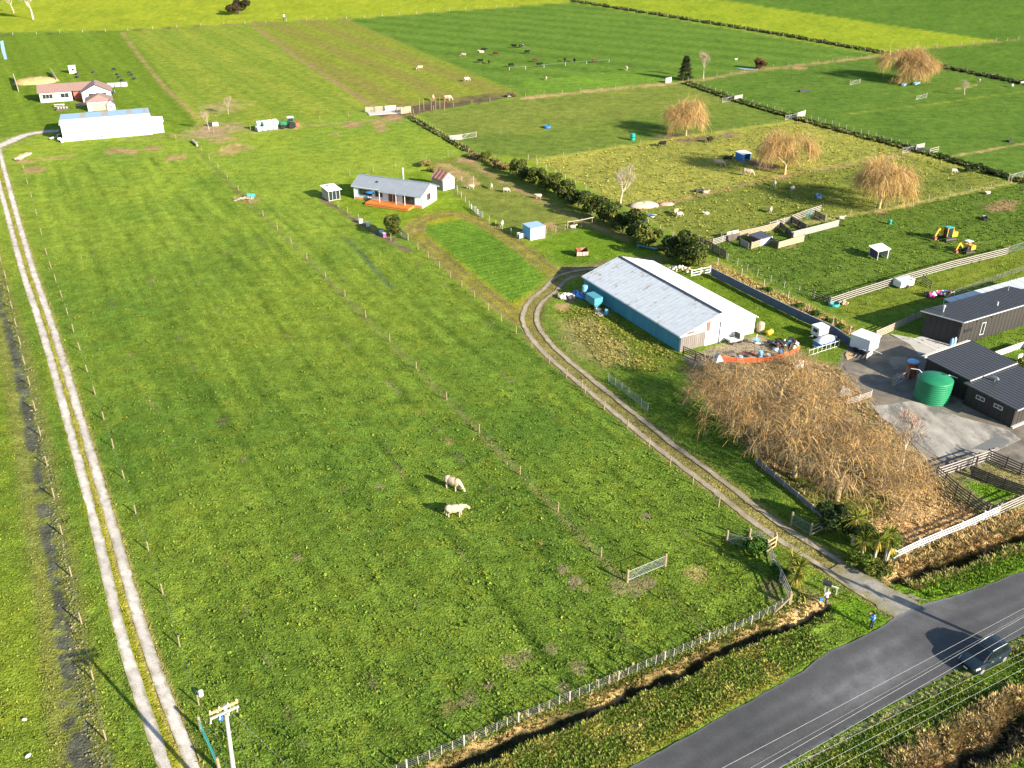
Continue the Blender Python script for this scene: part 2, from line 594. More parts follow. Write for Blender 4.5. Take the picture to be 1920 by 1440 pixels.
LINES = [  # narrow worn or dry lines: points, half width m, colour, softness
    ([(470, 44), (560, 110), (640, 160), (705, 202)], .9, earth * .85, .5),
    ([(228, 60), (265, 110), (310, 165), (370, 220)], .5, straw * .7, .8),
    ([(650, 37), (820, 112), (970, 172)], .5, np.array((.16, .21, .03)), .6),
    ([(235, 262), (400, 248), (560, 238), (730, 222)], 1.0, np.array((.26, .21, .08)), .8),
    ([(985, 184), (1130, 168), (1285, 154)], 1.4, straw * .9, 1.0), ([(1285, 154), (1420, 132), (1640, 106)], 1.3, straw * .75, 1.2),
    ([(1005, 300), (1250, 262), (1497, 227)], .9, np.array((.30, .29, .05)), .7), ([(1200, 392), (1330, 362), (1470, 329), (1600, 308), (1700, 291)], .7, straw * .75, .8),
    ([(1300, 456), (1500, 420), (1660, 393), (1880, 347), (1930, 336)], .6, np.array((.32, .28, .09)), .6),
    ([(1785, 293), (1850, 282), (1925, 268)], .5, straw * .9, .4), ([(1655, 99), (1780, 87), (1925, 73)], .9, straw * .55, .6), ([(1580, 215), (1750, 195), (1930, 170)], .5, np.array((.17, .21, .03)), .6),
    ([(1785, 168), (1830, 160)], .4, straw * .8, .4),
    ([(650, 36), (860, 20), (1075, 4)], .8, np.array((.22, .24, .04)), 1), ([(240, 57), (480, 43), (650, 36)], 1.2, straw_d * .8, 1),
    ([(460, 250), (500, 245), (560, 238)], .9, straw, .4), ([(640, 235), (680, 233)], 1.0, earth, .5), ([(705, 230), (745, 222)], 1.1, earth * 1.1, .5),
    ([(364, 278), (420, 335), (500, 412), (600, 512), (730, 642), (860, 772), (1000, 915), (1170, 1090)], .16, np.array((.15, .15, .05)), .6),
    ([(600, 372), (650, 402), (735, 455), (765, 470)], .5, mud * 1.5, .4),
    ([(655, 452), (680, 478), (715, 520), (735, 540)], .25, np.array((.075, .11, .05)), .5),
    ([(40, 302), (90, 298), (130, 292)], 1.2, straw * .8, .6),
    ([(1340, 505), (1440, 552), (1590, 622)], .8, straw * .9, .8),
    ([(880, 306), (960, 350), (1080, 410), (1180, 452)], .7, straw_d, .8),
    ([(830, 312), (870, 330), (885, 345)], 1.6, straw * .8, .8),
    ([(1060, 510), (1110, 502), (1175, 490), (1225, 490)], 1.6, mud * 1.9, .8),
]
LN = [(GN(l), w, c, s) for l, w, c, s in LINES]

# driveway and track centre lines
DRIVE = spline(GN([(1745, 1178), (1690, 1140), (1620, 1098), (1540, 1046), (1440, 982), (1340, 905), (1240, 830), (1150, 757), (1080, 700), (1022, 648), (994, 603), (1003, 568), (1032, 543), (1052, 522), (1085, 512), (1130, 506)]), 14)
LOOP = spline(GN([(1052, 522), (1020, 498), (960, 452), (905, 418), (862, 402), (815, 404), (785, 416), (776, 432), (800, 458), (862, 512), (925, 562), (980, 604)]), 14)
TRL = spline(GN([(345, 1540), (310, 1440), (230, 1200), (172, 960), (85, 640), (40, 500), (5, 370), (-22, 275)]), 20)
TRR = spline(GN([(400, 1540), (362, 1440), (273, 1200), (203, 960), (107, 640), (60, 500), (22, 370), (-3, 275)]), 20)
TRC = (TRL + TRR) / 2
SPUR = spline(GN([(-60, 330), (-14, 282), (8, 270), (40, 256), (75, 248), (112, 245)]), 10)

# road edges in grid coordinates (s along, t across)
_u, _v = np.array(U[:2]), np.array(V[:2])


def st(P):
    return np.stack([P @ _u, P @ _v], -1)


_up = st(GN([(1100, 1487), (1180, 1441), (1300, 1373), (1400, 1318), (1500, 1262), (1560, 1219), (1620, 1192), (1662, 1168), (1690, 1150), (1735, 1134), (1800, 1114), (1860, 1094), (1925, 1069)]))
_lo = st(GN([(1330, 1520), (1500, 1416), (1653, 1330), (1791, 1259), (1916, 1191)]))


def road_up(s):
    return np.interp(s, _up[:, 0], _up[:, 1])


def road_lo(s):
    return np.interp(s, _lo[:, 0], _lo[:, 1])


STRIPES_FAR = R(-34)
PAD = GN([(372, 1330), (45, 310), (380, 290), (765, 451), (1345, 951), (1360, 1020), (1440, 1040), (1482, 1134), (760, 1445), (430, 1560)])
YARD = GN([(1572, 684), (1600, 640), (1662, 626), (1740, 650), (1830, 700), (1960, 780), (1960, 905), (1850, 864), (1757, 893), (1716, 842), (1652, 778), (1606, 730)])


def ditch_q(P, l, w):
    x, y = P[:, 0], P[:, 1]
    sd_ = side_line(P, l) + (fbm(x / 3.5, y / 3.5, 301, 3) - .5) * w * 1.1 + (fbm(x / .8, y / .8, 303, 2) - .5) * w * .7
    return np.abs(sd_), sd_


def ground_rgb(P):
    """albedo of the open ground at places P (n,2), plus how tufted the grass is there"""
    x, y = P[:, 0], P[:, 1]
    s, t = (P @ _u), (P @ _v)
    far = sstep(70, 215, y)[:, None]
    col = g_near * (1 - far) + g_mid * far
    n1 = fbm(x / 9, y / 9, 3, 4)
    n2 = fbm(x / 2.2, y / 2.2, 5, 3)
    n3 = fbm(x / 30, y / 30, 9, 3)
    wob = (fbm(x / 2.5, y / 2.5, 21, 3) - .5) * 2
    wob2 = (fbm(x / .7, y / .7, 22, 2) - .5) * 2
    # yellowish and dark clumps in the pasture
    col = col * (1 + (n1[:, None] - .5) * np.array((.55, .35, .2)) + (n3[:, None] - .5) * np.array((.5, .25, .1)))
    yel = sstep(.50, .72, n2 * .6 + fbm(x / .8, y / .8, 25, 2) * .4) * .30
    col = col * (1 - yel[:, None]) + np.array((.17, .19, .02)) * yel[:, None]
    # left of the farm track: mown, yellower
    left = sstep(-1.5, 1.5, side_line(P, TRC[::6]) + wob * .5 - 3.0)[:, None]
    col = col * (1 - left) + col * np.array((1.28, 1.13, 1.0)) * left
    # old drainage hollows running with the grid
    inpad = (1 - sstep(-.6, .4, sd_poly(P, PAD)))
    ph = (s + 1.6 * (fbm(t / 28, t * 0 + 3.3, 31, 2) - .5)) / 6.6
    line = np.floor(ph)
    hol = np.abs(ph - line - .5) * 6.6
    lam = .25 + .75 * _hash(line, line * 0, 35)
    brk = sstep(.36, .58, fbm(t / 7, line * 3.7, 33, 3))
    hm = (1 - sstep(.10, .62, hol + (n2 - .5) * 1.0 + wob2 * .2)) * brk * lam * inpad
    col = col * (1 - .36 * hm[:, None]) * (1 + np.array((-.05, .04, 0)) * hm[:, None])
    bm_ = (1 - sstep(.05, .5, hol + (wob2 * .3))) * sstep(.66, .76, fbm(t / 3.2, line * 5.1 + s / 2, 37, 2)) * lam * inpad
    col = col * (1 - .55 * bm_[:, None]) + mud * 1.7 * .55 * bm_[:, None]
    st1 = fbm(s / .9, t / 16, 39, 3) - .5
    st2 = fbm(s / .35, t / 5, 40, 2) - .5
    col = col * (1 + (inpad * (st1 * .62 + st2 * .34))[:, None] * np.array((1, .8, .8)))
    tuft = np.ones(len(P)) * .6
    for poly, c, soft, rag in ZONES:
        pg = GN(poly)
        lo, hi = pg.min(0) - 6, pg.max(0) + 6
        m = np.all((P > lo) & (P < hi), 1)
        if not m.any():
            continue
        Pm = P[m]
        d = sd_poly(Pm, pg) + wob[m] * rag * .7 + wob2[m] * rag * .3
        w = (1 - sstep(-soft, soft, d))[:, None]
        cc = c * (1 + (n1[m][:, None] - .5) * np.array((.5, .36, .3)) + (n2[m][:, None] - .5) * np.array((.45, .3, .2)))
        col[m] = col[m] * (1 - w) + cc * w
    # mowing and grazing strips in the far fields
    def strips(poly, period, phase, ang, colr, amt, sharp=.25):
        pg = GN(poly)
        m = sd_poly(P, pg) < 0
        q = (P[m, 0] * math.cos(ang) + P[m, 1] * math.sin(ang)) / period + phase + (n3[m] - .5) * .25
        w = sstep(.5 - sharp, .5 + sharp, np.abs((q % 1) - .5) * 2) * amt * (.5 + n1[m])
        w = np.clip(w, 0, 1)[:, None]
        col[m] = col[m] * (1 - w) + colr * w
    strips(ZONES[1][0], 17, .1, GRID, g_far * .72, .55)
    strips(ZONES[2][0], 15, .3, GRID, np.array((.105, .185, .02)), .55)
    strips(ZONES[3][0], 15, .2, GRID, np.array((.20, .155, .05)), .62)
    strips(ZONES[4][0], 16, .2, STRIPES_FAR + R(90), np.array((.115, .185, .03)), .75, .35)
    strips(ZONES[5][0], 30, .2, GRID, np.array((.10, .17, .02)), .2)
    for k_, (per, am) in enumerate(((4.2, .3), (2.1, .22))):
        strips(ZONES[1][0], per, .1, GRID, g_far * .6, am)
        strips(ZONES[2][0], per, .4, GRID, np.array((.24, .24, .05)), am)
        strips(ZONES[3][0], per, .3, GRID, np.array((.14, .17, .03)), am)
    strips(ZONES[10][0], 2.4, .3, GRID + R(90), np.array((.16, .18, .04)), .22)
    strips(ZONES[22][0], 1.25, 0, GRID + R(90), np.array((.15, .24, .025)), .55, .3)
    # bare spots, dry lines
    for px, py, r, c in SPOTS:
        q = np.array(G(px, py)[:2])
        m = np.abs(P - q).max(1) < r * 3.5
        if m.any():
            dd = np.hypot((P[m, 0] - q[0]), (P[m, 1] - q[1]) * .8)
            w = (1 - sstep(.5, 1.25, dd / r + wob[m] * .5 + wob2[m] * .6))[:, None] * (.55 if py > 600 else .85)
            col[m] = col[m] * (1 - w) + c * (1 + (n2[m][:, None] - .5) * .6) * w
            tuft[m] *= 1 - w[:, 0]
    for l, w_, c, soft in LN:
        lo, hi = l.min(0) - 8, l.max(0) + 8
        m = np.all((P > lo) & (P < hi), 1)
        if m.any():
            d = dist_line(P[m], l) + (wob[m] + wob2[m]) * w_ * .5
            w = (1 - sstep(w_ - soft * .5, w_ + soft, d))[:, None] * (.45 + .5 * sstep(.35, .6, n2[m]))[:, None]
            col[m] = col[m] * (1 - w) + c * w
    # the strip between road fence and road
    ru = road_up(s)
    verge = (t > ru) & (t < ru + 11) & (sd_poly(P, PAD) > .3) & (s < 45)
    ex = np.clip((t - ru) / 4, 0, 1)
    vm = verge & (side_line(P, DRIVE[::5]) > -30)
    cm = vm & (y < 72)
    v1 = sstep(.50, .70, fbm(x / 1.6, y / 1.6, 41, 3) + .10 * (1 - ex) - .02)[:, None]
    vc = np.array((.085, .120, .016)) * (1 - v1) + np.array((.26, .225, .055)) * v1
    edge = (1 - sstep(.4, 1.6, t - ru))[:, None]
    vc = vc * (1 - edge * .7) + np.array((.21, .185, .03)) * edge * .7
    k = sstep(.1, .5, (t - ru))[:, None] * cm[:, None]
    col = col * (1 - k) + vc * k
    tuft[cm] = 1
    rl = road_lo(s)
    low = sstep(.2, .6, rl - t)[:, None]
    v2 = sstep(.5, .66, fbm(x / 1.3, y / 1.3, 43, 3))[:, None]
    lc = np.array((.062, .105, .012)) * (1 - v2) + np.array((.16, .18, .03)) * v2
    sh = (1 - sstep(.3, 1.2, rl - t))[:, None] * (.4 + .6 * n2[:, None])
    lc = lc * (1 - sh) + np.array((.34, .285, .19)) * sh
    col = col * (1 - low) + lc * low
    tuft = np.where(low[:, 0] > .5, 1, tuft)
    # bright long grass beside the road right of the driveway
    rv = (s > 53.5) & (t > ru) & (t < ru + 4.2)
    rv = rv & (side_line(P, DL[1][0]) < -.8)
    kv = rv[:, None] * .9
    col = col * (1 - kv) + np.array((.085, .160, .012)) * (1 + (n2[:, None] - .5) * .5) * kv
    # ditches: earth and straw on the banks, dark growth and painted-in shade at the bottom
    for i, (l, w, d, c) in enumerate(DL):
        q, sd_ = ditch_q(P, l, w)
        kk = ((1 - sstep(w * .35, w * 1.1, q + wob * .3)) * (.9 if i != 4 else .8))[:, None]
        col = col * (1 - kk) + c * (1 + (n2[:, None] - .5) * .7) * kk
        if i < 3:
            kk3 = ((1 - sstep(.5, 1.0, q / w)) * (1 - sstep(-.1, .12, sd_ / w + wob * .12)) * sstep(.25, .45, fbm(x / 3, y / 3, 59, 2)))[:, None] * .9  # near wall darkened: its shade is painted into the colour
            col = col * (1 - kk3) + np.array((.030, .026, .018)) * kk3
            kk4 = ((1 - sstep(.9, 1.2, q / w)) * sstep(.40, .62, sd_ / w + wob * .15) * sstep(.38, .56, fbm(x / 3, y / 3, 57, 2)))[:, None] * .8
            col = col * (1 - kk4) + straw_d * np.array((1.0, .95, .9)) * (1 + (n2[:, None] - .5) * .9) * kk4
            bank = (sstep(.1, .5, sd_ / w + wob * .2) * (1 - sstep(1.3, 1.9, sd_ / w + wob * .35)) * sstep(*((.50, .66), (.34, .55), (.36, .55))[i], fbm(x / 2.4, y / 2.4, 51 + i, 2)))[:, None] * .9
            col = col * (1 - bank) + straw * (1 + (n2[:, None] - .5) * .7) * bank
    # wet drain at the left edge
    q = dist_line(P, WETL)
    wn_ = fbm(x / 1.1, y / 1.1, 61, 3)
    ww = .85 + .45 * sstep(60, 45, y) + .4 * wob
    kk = ((1 - sstep(ww * .45, ww * 1.05, q)) * sstep(.42, .54, wn_ * .7 + .3 * fbm(x / 4, y / 4, 63, 2) + .10 * (1 - q / 1.2)))[:, None]
    col = col * (1 - kk) + wet * (1 + (n2[:, None] - .5) * .7) * kk
    kk2 = ((1 - sstep(1.3, 2.6, q)) * .45)[:, None] * (1 - kk)
    col = col * (1 - kk2) + np.array((.16, .13, .055)) * kk2
    tuft = tuft * (1 - kk[:, 0])
    # beside and between the wheel tracks
    for l, w, c, a in ((TRC, 1.0, np.array((.22, .215, .018)), .8), (DRIVE, 1.5, np.array((.19, .155, .055)), .85), (LOOP, 1.5, np.array((.205, .175, .035)), .8), (SPUR, 2.2, np.array((.22, .19, .08)), .6)):
        q = dist_line(P, l[::3])
        kk = ((1 - sstep(w * .75, w * 1.5, q + wob * .35)) * a)[:, None]
        col = col * (1 - kk) + c * (1 + (n2[:, None] - .5) * .5) * kk
        tuft *= 1 - .8 * kk[:, 0]
    q = np.abs(dist_line(P, LOOP[::3]) - .85)
    kk = ((1 - sstep(.12, .5, q + wob2 * .12)) * sstep(.3, .55, fbm(x / 3, y / 3, 64, 2) + .12) * .7)[:, None]
    col = col * (1 - kk) + np.array((.15, .115, .065)) * kk
    # along the right-hand rut of the farm track a straw-coloured rim
    q = np.abs(dist_line(P, TRR[::3]) - .62)
    kk = ((1 - sstep(.05, .22, q)) * .5)[:, None]
    col = col * (1 - kk) + np.array((.36, .26, .10)) * kk
    yd = sd_poly(P, YARD)
    kk = (1 - sstep(-.2, .5, yd + wob * .4))[:, None]
    col = col * (1 - kk) + np.array((.19, .165, .125)) * (1 + (n2[:, None] - .5) * .5) * kk
    tuft *= 1 - kk[:, 0]
    return np.clip(col, .012, .9), tuft


def ground_z(P):
    x, y = P[:, 0], P[:, 1]
    s, t = (P @ _u), (P @ _v)
    z = (fbm(x / 1.1, y / 1.1, 71, 3) - .5) * .16 + (fbm(x / 6, y / 6, 73, 2) - .5) * .10
    z *= 1 - .5 * sstep(150, 320, y)
    for l, w, d, c in DL:
        q, _s = ditch_q(P, l, w)
        q = np.maximum(q, dist_line(P, l) - w)
        z = z - d * (.55 + .9 * fbm(x / 2.6, y / 2.6, 305, 2)) * (1 - sstep(0, w, q)) + .18 * np.exp(-((q - w * 1.25) / (w * .4)) ** 2)
    z = z - .18 * (1 - sstep(.3, 1.8, dist_line(P, WETL)))
    # flat under roads, tracks, yards
    for l, w in ((TRL, .5), (TRR, .5), (DRIVE, 1.7), (LOOP, 1.4), (SPUR, 1.8)):
        q = dist_line(P, l[::2])
        k = sstep(w - .45, w + .05, q)
        z = z * k + (-.07) * (1 - k)
    k = sstep(-.35, .25, np.maximum(t - road_up(s), road_lo(s) - t))
    z = z * k + (-.10) * (1 - k)
    k = sstep(-1.0, -.35, sd_poly(P, YARD))
    z = z * k + (-.06) * (1 - k)
    return z


# one sheet: fine near the farm, coarse out to the horizon
ys = [28.0]
while ys[-1] < 560:
    ys.append(ys[-1] + max(.16, ys[-1] ** 2 / 55.0 / 1747 * 3.0))
ys = np.array(ys + [620, 750, 950, 1300, 1900, 2800, 4200, 6500])
NXc = 520
fx = np.linspace(-1, 1, NXc)
hw = ys * .54 + 18
hw[-8:] = [500, 700, 1000, 1500, 2300, 3500, 5200, 7500]
GX = fx[None, :] * hw[:, None]
GY = np.repeat(ys[:, None], NXc, 1)
GP = np.stack([GX.ravel(), GY.ravel()], -1)
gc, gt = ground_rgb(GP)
gz = ground_z(GP)
gz[GP[:, 1] > 600] = 0
gv = np.column_stack([GP, gz])
ii = np.arange((len(ys) - 1) * NXc).reshape(len(ys) - 1, NXc)[:, :-1].ravel()
gf = np.stack([ii, ii + 1, ii + NXc + 1, ii + NXc], -1)
GROUND_M = attr_mat('pasture', var=.36, scales=(.45, 1.9, 5.5), bump=.22, bscale=4.5, spec=0.0, rough=1.0)
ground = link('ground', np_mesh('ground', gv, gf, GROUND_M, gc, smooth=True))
tag(ground, 'flat green farmland divided into paddocks', None, None, 'structure')
# the plain behind and beside the camera
bk = MB()
bk.add([(-9000, -3000, -4), (9000, -3000, -4), (9000, 8000, -4), (-9000, 8000, -4)], [(0, 1, 2, 3)])
tag(bk.build('field', mat('plain grass', tuple(g_mid), var=.2, scale=.05)), None, None, None, 'structure')


# ------------------------------------------------------------------ roads, tracks, yards
def ribbon(line, w, z, jit=.12, seed=0, step=.35, nacross=6):
    """strip along a line with ragged edges"""
    seg = np.hypot(*np.diff(line, axis=0).T)
    L = np.concatenate([[0], np.cumsum(seg)])
    q = np.arange(0, L[-1], step)
    px, py = np.interp(q, L, line[:, 0]), np.interp(q, L, line[:, 1])
    dx, dy = np.gradient(px), np.gradient(py)
    n = np.hypot(dx, dy) + 1e-9
    nx, ny = -dy / n, dx / n
    wl = w / 2 + (fbm(q / .9, q * 0 + seed, 81 + seed, 3) - .5) * 2 * jit
    wr = w / 2 + (fbm(q / .9, q * 0 + seed + 7, 83 + seed, 3) - .5) * 2 * jit
    vs = []
    for k in range(nacross + 1):
        a = k / nacross
        off = wl * (1 - a) - wr * a
        vs.append(np.stack([px + nx * off, py + ny * off, np.full(len(q), z)], -1))
    vs = np.stack(vs, 1).reshape(-1, 3)
    m = nacross + 1
    i = (np.arange(len(q) - 1)[:, None] * m + np.arange(nacross)[None, :]).ravel()
    f = np.stack([i, i + 1, i + m + 1, i + m], -1)
    return vs, f[:, ::-1]


def strips_mesh(name, items, m, colf, parent=None):
    V_, F_, A_, o = [], [], [], 0
    for it in items:
        v, f = it
        V_.append(v)
        F_.append(f + o)
        A_.append(np.tile(np.abs(np.linspace(-1, 1, 7)), len(v) // 7))
        o += len(v)
    v = np.vstack(V_)
    a = np.concatenate(A_)
    P = v[:, :2]
    c = colf(P)
    rim = (sstep(.45, 1.0, a + (fbm(P[:, 0] / .5, P[:, 1] / .5, 95, 2) - .5) * .9) * .75)[:, None]
    c = c * (1 - rim) + np.array((.17, .15, .05)) * rim
    return link(name, np_mesh(name, v, np.vstack(F_), m, c), parent)


gravel_m = attr_mat('gravel', var=.22, scales=(1.5, 14), bump=.05, bscale=14, rough=.95)


def gravel_col(base):
    def f(P):
        n = fbm(P[:, 0] / .8, P[:, 1] / .8, 91, 3)[:, None]
        n2 = fbm(P[:, 0] / 4, P[:, 1] / 4, 93, 2)[:, None]
        return np.array(base) * (.7 + .6 * n) * (.8 + .4 * n2)
    return f


def offs(line, d):
    dx = np.gradient(line, axis=0)
    n = np.hypot(*dx.T)[:, None]
    return line + np.stack([-dx[:, 1], dx[:, 0]], -1) / n * d


ft = strips_mesh('farm_track', [ribbon(TRL, .95, .006, .05, 1), ribbon(TRR, .95, .006, .05, 2), ribbon(SPUR, 3.0, .014, .3, 3)], gravel_m, gravel_col((.45, .41, .36)))
tag(ft, 'two pale gravel wheel ruts running straight along the left paddock', None, None, 'structure')
nmid = int(len(DRIVE) * .86)
dv = strips_mesh('driveway', [ribbon(offs(DRIVE, .98), .70, .006, .12, 4), ribbon(offs(DRIVE, -.98), .70, .006, .12, 5)], gravel_m, gravel_col((.28, .235, .175)))
tag(dv, 'gravel driveway with two wheel ruts curving from the road to the big shed', None, None, 'structure')
ap = GN([(1555, 1058), (1600, 1070), (1650, 1090), (1700, 1110), (1748, 1128), (1745, 1150), (1700, 1168), (1668, 1166), (1625, 1140), (1580, 1105), (1558, 1078)])
apl = spline(GN([(1730, 1152), (1690, 1135), (1640, 1106), (1590, 1077), (1562, 1060)]), 10)
av, af = ribbon(apl, 3.4, .016, .35, 9, nacross=6)
wsc = np.linspace(1.3, .55, len(av) // 7).repeat(7)
axy = av[:, :2]
cen = axy.reshape(-1, 7, 2).mean(1).repeat(7, 0)
av[:, :2] = cen + (axy - cen) * wsc[:, None]
_end = np.array(G(1572, 1064)[:2])


def apron_col(P):
    c = gravel_col((.24, .225, .195))(P)
    d = np.hypot(*(P - _end).T) + (fbm(P[:, 0] / .6, P[:, 1] / .6, 97, 2) - .5) * 3
    k = (1 - sstep(.3, 3.2, d))[:, None]
    off = dist_line(P, DRIVE[::3])
    g_ = ((1 - sstep(.35, .75, np.abs(off - 0))) * .9)[:, None]
    return c * (1 - k * g_) + np.array((.17, .145, .06)) * k * g_


tag(strips_mesh('path', [(av, af)], gravel_m, apron_col), 'grey gravel apron where the driveway meets the road', None, None, 'structure')

# the sealed road: built across in strips so that its wheel tracks show
asph_m = attr_mat('asphalt', var=.17, scales=(.7, 5, 22), bump=.02, bscale=22, rough=.75, spec=.35)
S = np.arange(-70, 190, .25)
up = road_up(S) + (fbm(S / 1.4, S * 0, 101, 3) - .5) * .3
lo = road_lo(S) + (fbm(S / 1.4, S * 0 + 9, 103, 3) - .5) * .3
K = 24
A = np.linspace(0, 1, K + 1)
T = up[:, None] * (1 - A) + lo[:, None] * A
SS = np.repeat(S[:, None], K + 1, 1)
RP = SS.ravel()[:, None] * _u + T.ravel()[:, None] * _v
cross = np.repeat(A[None, :], len(S), 0).ravel()
rcol = np.array((.050, .050, .0515)) * (1 + .5 * (fbm(RP[:, 0] / 3, RP[:, 1] / 3, 105, 3)[:, None] - .5))
wear = np.exp(-((cross - .27) / .07) ** 2) * .22 + np.exp(-((cross - .74) / .07) ** 2) * .22 + np.exp(-((cross - .5) / .05) ** 2) * .25
rcol = rcol * (1 + wear[:, None] * (.5 + fbm(RP[:, 0] / 2, RP[:, 1] / 2, 106, 2)[:, None]))
bl = [(1620, 1285, 2.2, 1.1), (1700, 1245, 1.4, .5), (1660, 1215, 1.6, .5), (1580, 1240, 2.0, .35), (1720, 1150, 3.0, .55), (1780, 1120, 2.0, .35), (1540, 1300, 1.3, .35)]
for px, py, r, a in bl:
    q = np.array(G(px, py)[:2])
    e = st(RP) - st(q[None])
    rcol = rcol * (1 + a * np.exp(-(e[:, 0] / (r * 1.5)) ** 2 - (e[:, 1] / (r * .55)) ** 2)[:, None] * (.4 + 1.2 * fbm(RP[:, 0] / .6, RP[:, 1] / .6, 107, 3)[:, None]))
edge = np.minimum(cross, 1 - cross)
rcol = rcol * (1 + .7 * (1 - sstep(0, .05, edge))[:, None])
i = (np.arange(len(S) - 1)[:, None] * (K + 1) + np.arange(K)[None, :]).ravel()
rf = np.stack([i, i + K + 1, i + K + 2, i + 1], -1)[:, ::-1]
road = link('road', np_mesh('road', np.column_stack([RP, np.full(len(RP), .03)]), rf, asph_m, rcol))
tag(road, 'grey sealed country road crossing the lower right corner', None, None, 'structure')

# yard between the trees and the dark house
yard_m = mat('yard seal', (.135, .116, .090), rough=.9, var=.35, scale=.5, bump=.02, bscale=9, color2=(.20, .175, .135), thresh=.56)
pad_m = mat('old concrete', (.27, .25, .215), rough=.9, var=.35, scale=.7, bump=.01, color2=(.13, .125, .112), thresh=.55, stretch=(1, .45, 1))
pale_m = mat('pale concrete', (.36, .345, .30), rough=.85, var=.1, scale=.8)


def sheet(name, pts, z, m, label, thick=.05):
    pg = [G(*p) for p in pts]
    o = MB().prism([(p.x, p.y) for p in pg][::-1], z - thick, z)
    # keep the winding upward
    ob = o.build(name, m)
    tag(ob, label, None, None, 'structure')
    return ob


sheet('pavement', [(1578, 682), (1602, 646), (1662, 628), (1735, 650), (1830, 700), (1960, 780), (1960, 898), (1850, 862), (1757, 890), (1718, 840), (1655, 776), (1610, 728)], .02, yard_m, 'dark sealed yard between the willows and the dark house')
sheet('pavement', [(1634, 762), (1672, 758), (1706, 752), (1752, 762), (1800, 782), (1890, 806), (1914, 824), (1868, 846), (1760, 858), (1740, 846), (1690, 806), (1655, 786)], .045, pad_m, 'worn concrete pad below the green water tank')
sheet('pavement', [(1668, 626), (1712, 634), (1768, 652), (1755, 664), (1722, 664), (1706, 646)], .048, pale_m, 'pale concrete wedge beside the dark house')
asl = MB()
q = [G(1822, 842), G(1868, 818), G(1893, 826), G(1855, 846)]
tag(MB().prism([(p.x, p.y) for p in q], .03, .052).build('pavement', mat('patch seal', (.13, .13, .125), var=.12, scale=2)), 'dark sealed strip on the worn concrete pad', None, None, 'structure')
# ------------------------------------------------------------------ buildings
m_zinc = mat('old zinc roof', (.44, .47, .49), rough=.55, var=.12, scale=1.6, spec=.3, color2=(.30, .25, .22), thresh=.60, stretch=(1, .6, 1))
m_zincc = mat('cottage iron roof', (.20, .225, .255), rough=.6, var=.08, scale=.6)
m_zincw = mat('white zinc roof', (.70, .71, .72), rough=.6, var=.04, scale=.6)
m_wallb = mat('shade tinted iron wall', (.055, .21, .28), rough=.6, var=.16, scale=.5, stretch=(1, 1, .15))  # blue of the shaded side is put into this wall colour
m_wallw = mat('white iron wall', (.78, .78, .76), rough=.6, var=.08, scale=.7, color2=(.60, .60, .58), thresh=.63)
m_wallg = mat('grey weathered boards', (.17, .15, .135), rough=.85, var=.25, scale=1.2, stretch=(1, 1, .2))
m_red = mat('faded red paint', (.42, .10, .07), rough=.7, var=.2, scale=2)
m_dark = mat('dark steel', (.03, .03, .034), rough=.6, var=.2)
m_white = mat('white paint', (.55, .54, .515), rough=.6, var=.06, scale=1.5)
m_black = mat('charcoal cladding', (.034, .031, .030), rough=.55, var=.14, scale=1.5)
m_roofd = mat('charcoal roof', (.045, .046, .050), rough=.42, var=.10, scale=1.2, spec=.4)
m_blueg = mat('blue grey weatherboard', (.50, .58, .66), rough=.7, var=.05, scale=2)
m_deck = mat('orange timber', (.48, .17, .035), rough=.7, var=.14, scale=2.5)
m_win = glass_mat('window glass')
m_brown = mat('brown joinery', (.13, .05, .025), rough=.6, var=.2)
m_brownroof = mat('brown tile roof', (.23, .145, .125), rough=.7, var=.10, scale=1.2)
m_bluer = mat('pale blue roof', (.26, .37, .47), rough=.5, var=.06, scale=.8)  # on the far shed this blue is painted sky reflection
m_wood = mat('new timber', (.50, .32, .14), rough=.8, var=.2, scale=2)
m_woodg = mat('weathered timber', (.33, .29, .24), rough=.85, var=.25, scale=2)
m_woodd = mat('dark weathered timber', (.085, .070, .058), rough=.85, var=.3, scale=2)
m_rail = mat('whitewashed rail', (.27, .245, .225), rough=.8, var=.14, scale=1.2)
m_galv = mat('galvanised steel', (.55, .57, .58), rough=.45, metal=.4, var=.08)
m_teal = mat('teal paint', (.05, .30, .28), rough=.5, var=.12)
m_conc = mat('concrete', (.42, .40, .37), rough=.9, var=.15, scale=1.5)
m_rust = mat('rust', (.20, .065, .035), rough=.85, var=.35, scale=3, color2=(.33, .17, .11), thresh=.55)
m_blue = mat('blue plastic', (.03, .16, .42), rough=.45, var=.1)
m_lblue = mat('light blue plastic', (.16, .38, .60), rough=.45, var=.1)
m_green = mat('green plastic', (.012, .165, .075), rough=.5, var=.16, scale=.8)
m_rubber = mat('rubber', (.016, .016, .017), rough=.8, var=.2)
m_orange = mat('orange mesh', (.75, .11, .025), rough=.6, var=.1)
m_yellow = mat('yellow plant paint', (.70, .36, .03), rough=.5, var=.1)


def ribbed(parent, name, m, p0, p1, up, n, depth=.03, label=None):
    """an iron sheet wall or roof: folded ribs across from p0 to p1, each rib running along up"""
    p0, p1, up = Vector(p0), Vector(p1), Vector(up)
    d = (p1 - p0) / n
    nor = d.cross(up).normalized() * depth
    mb = MB()
    vs, fs = [], []
    for i in range(n):
        a = p0 + d * i
        for q, k in ((a, 0), (a + d * .62, 0), (a + d * .74, 1), (a + d * .88, 1)):
            vs += [q + nor * k, q + up + nor * k]
    a = p0 + d * n
    vs += [a, a + up]
    for i in range(len(vs) // 2 - 1):
        fs.append((2 * i, 2 * i + 2, 2 * i + 3, 2 * i + 1))
    mb.add(vs, fs)
    o = mb.build(name, m, parent)
    if label:
        o['label'] = label
    return o


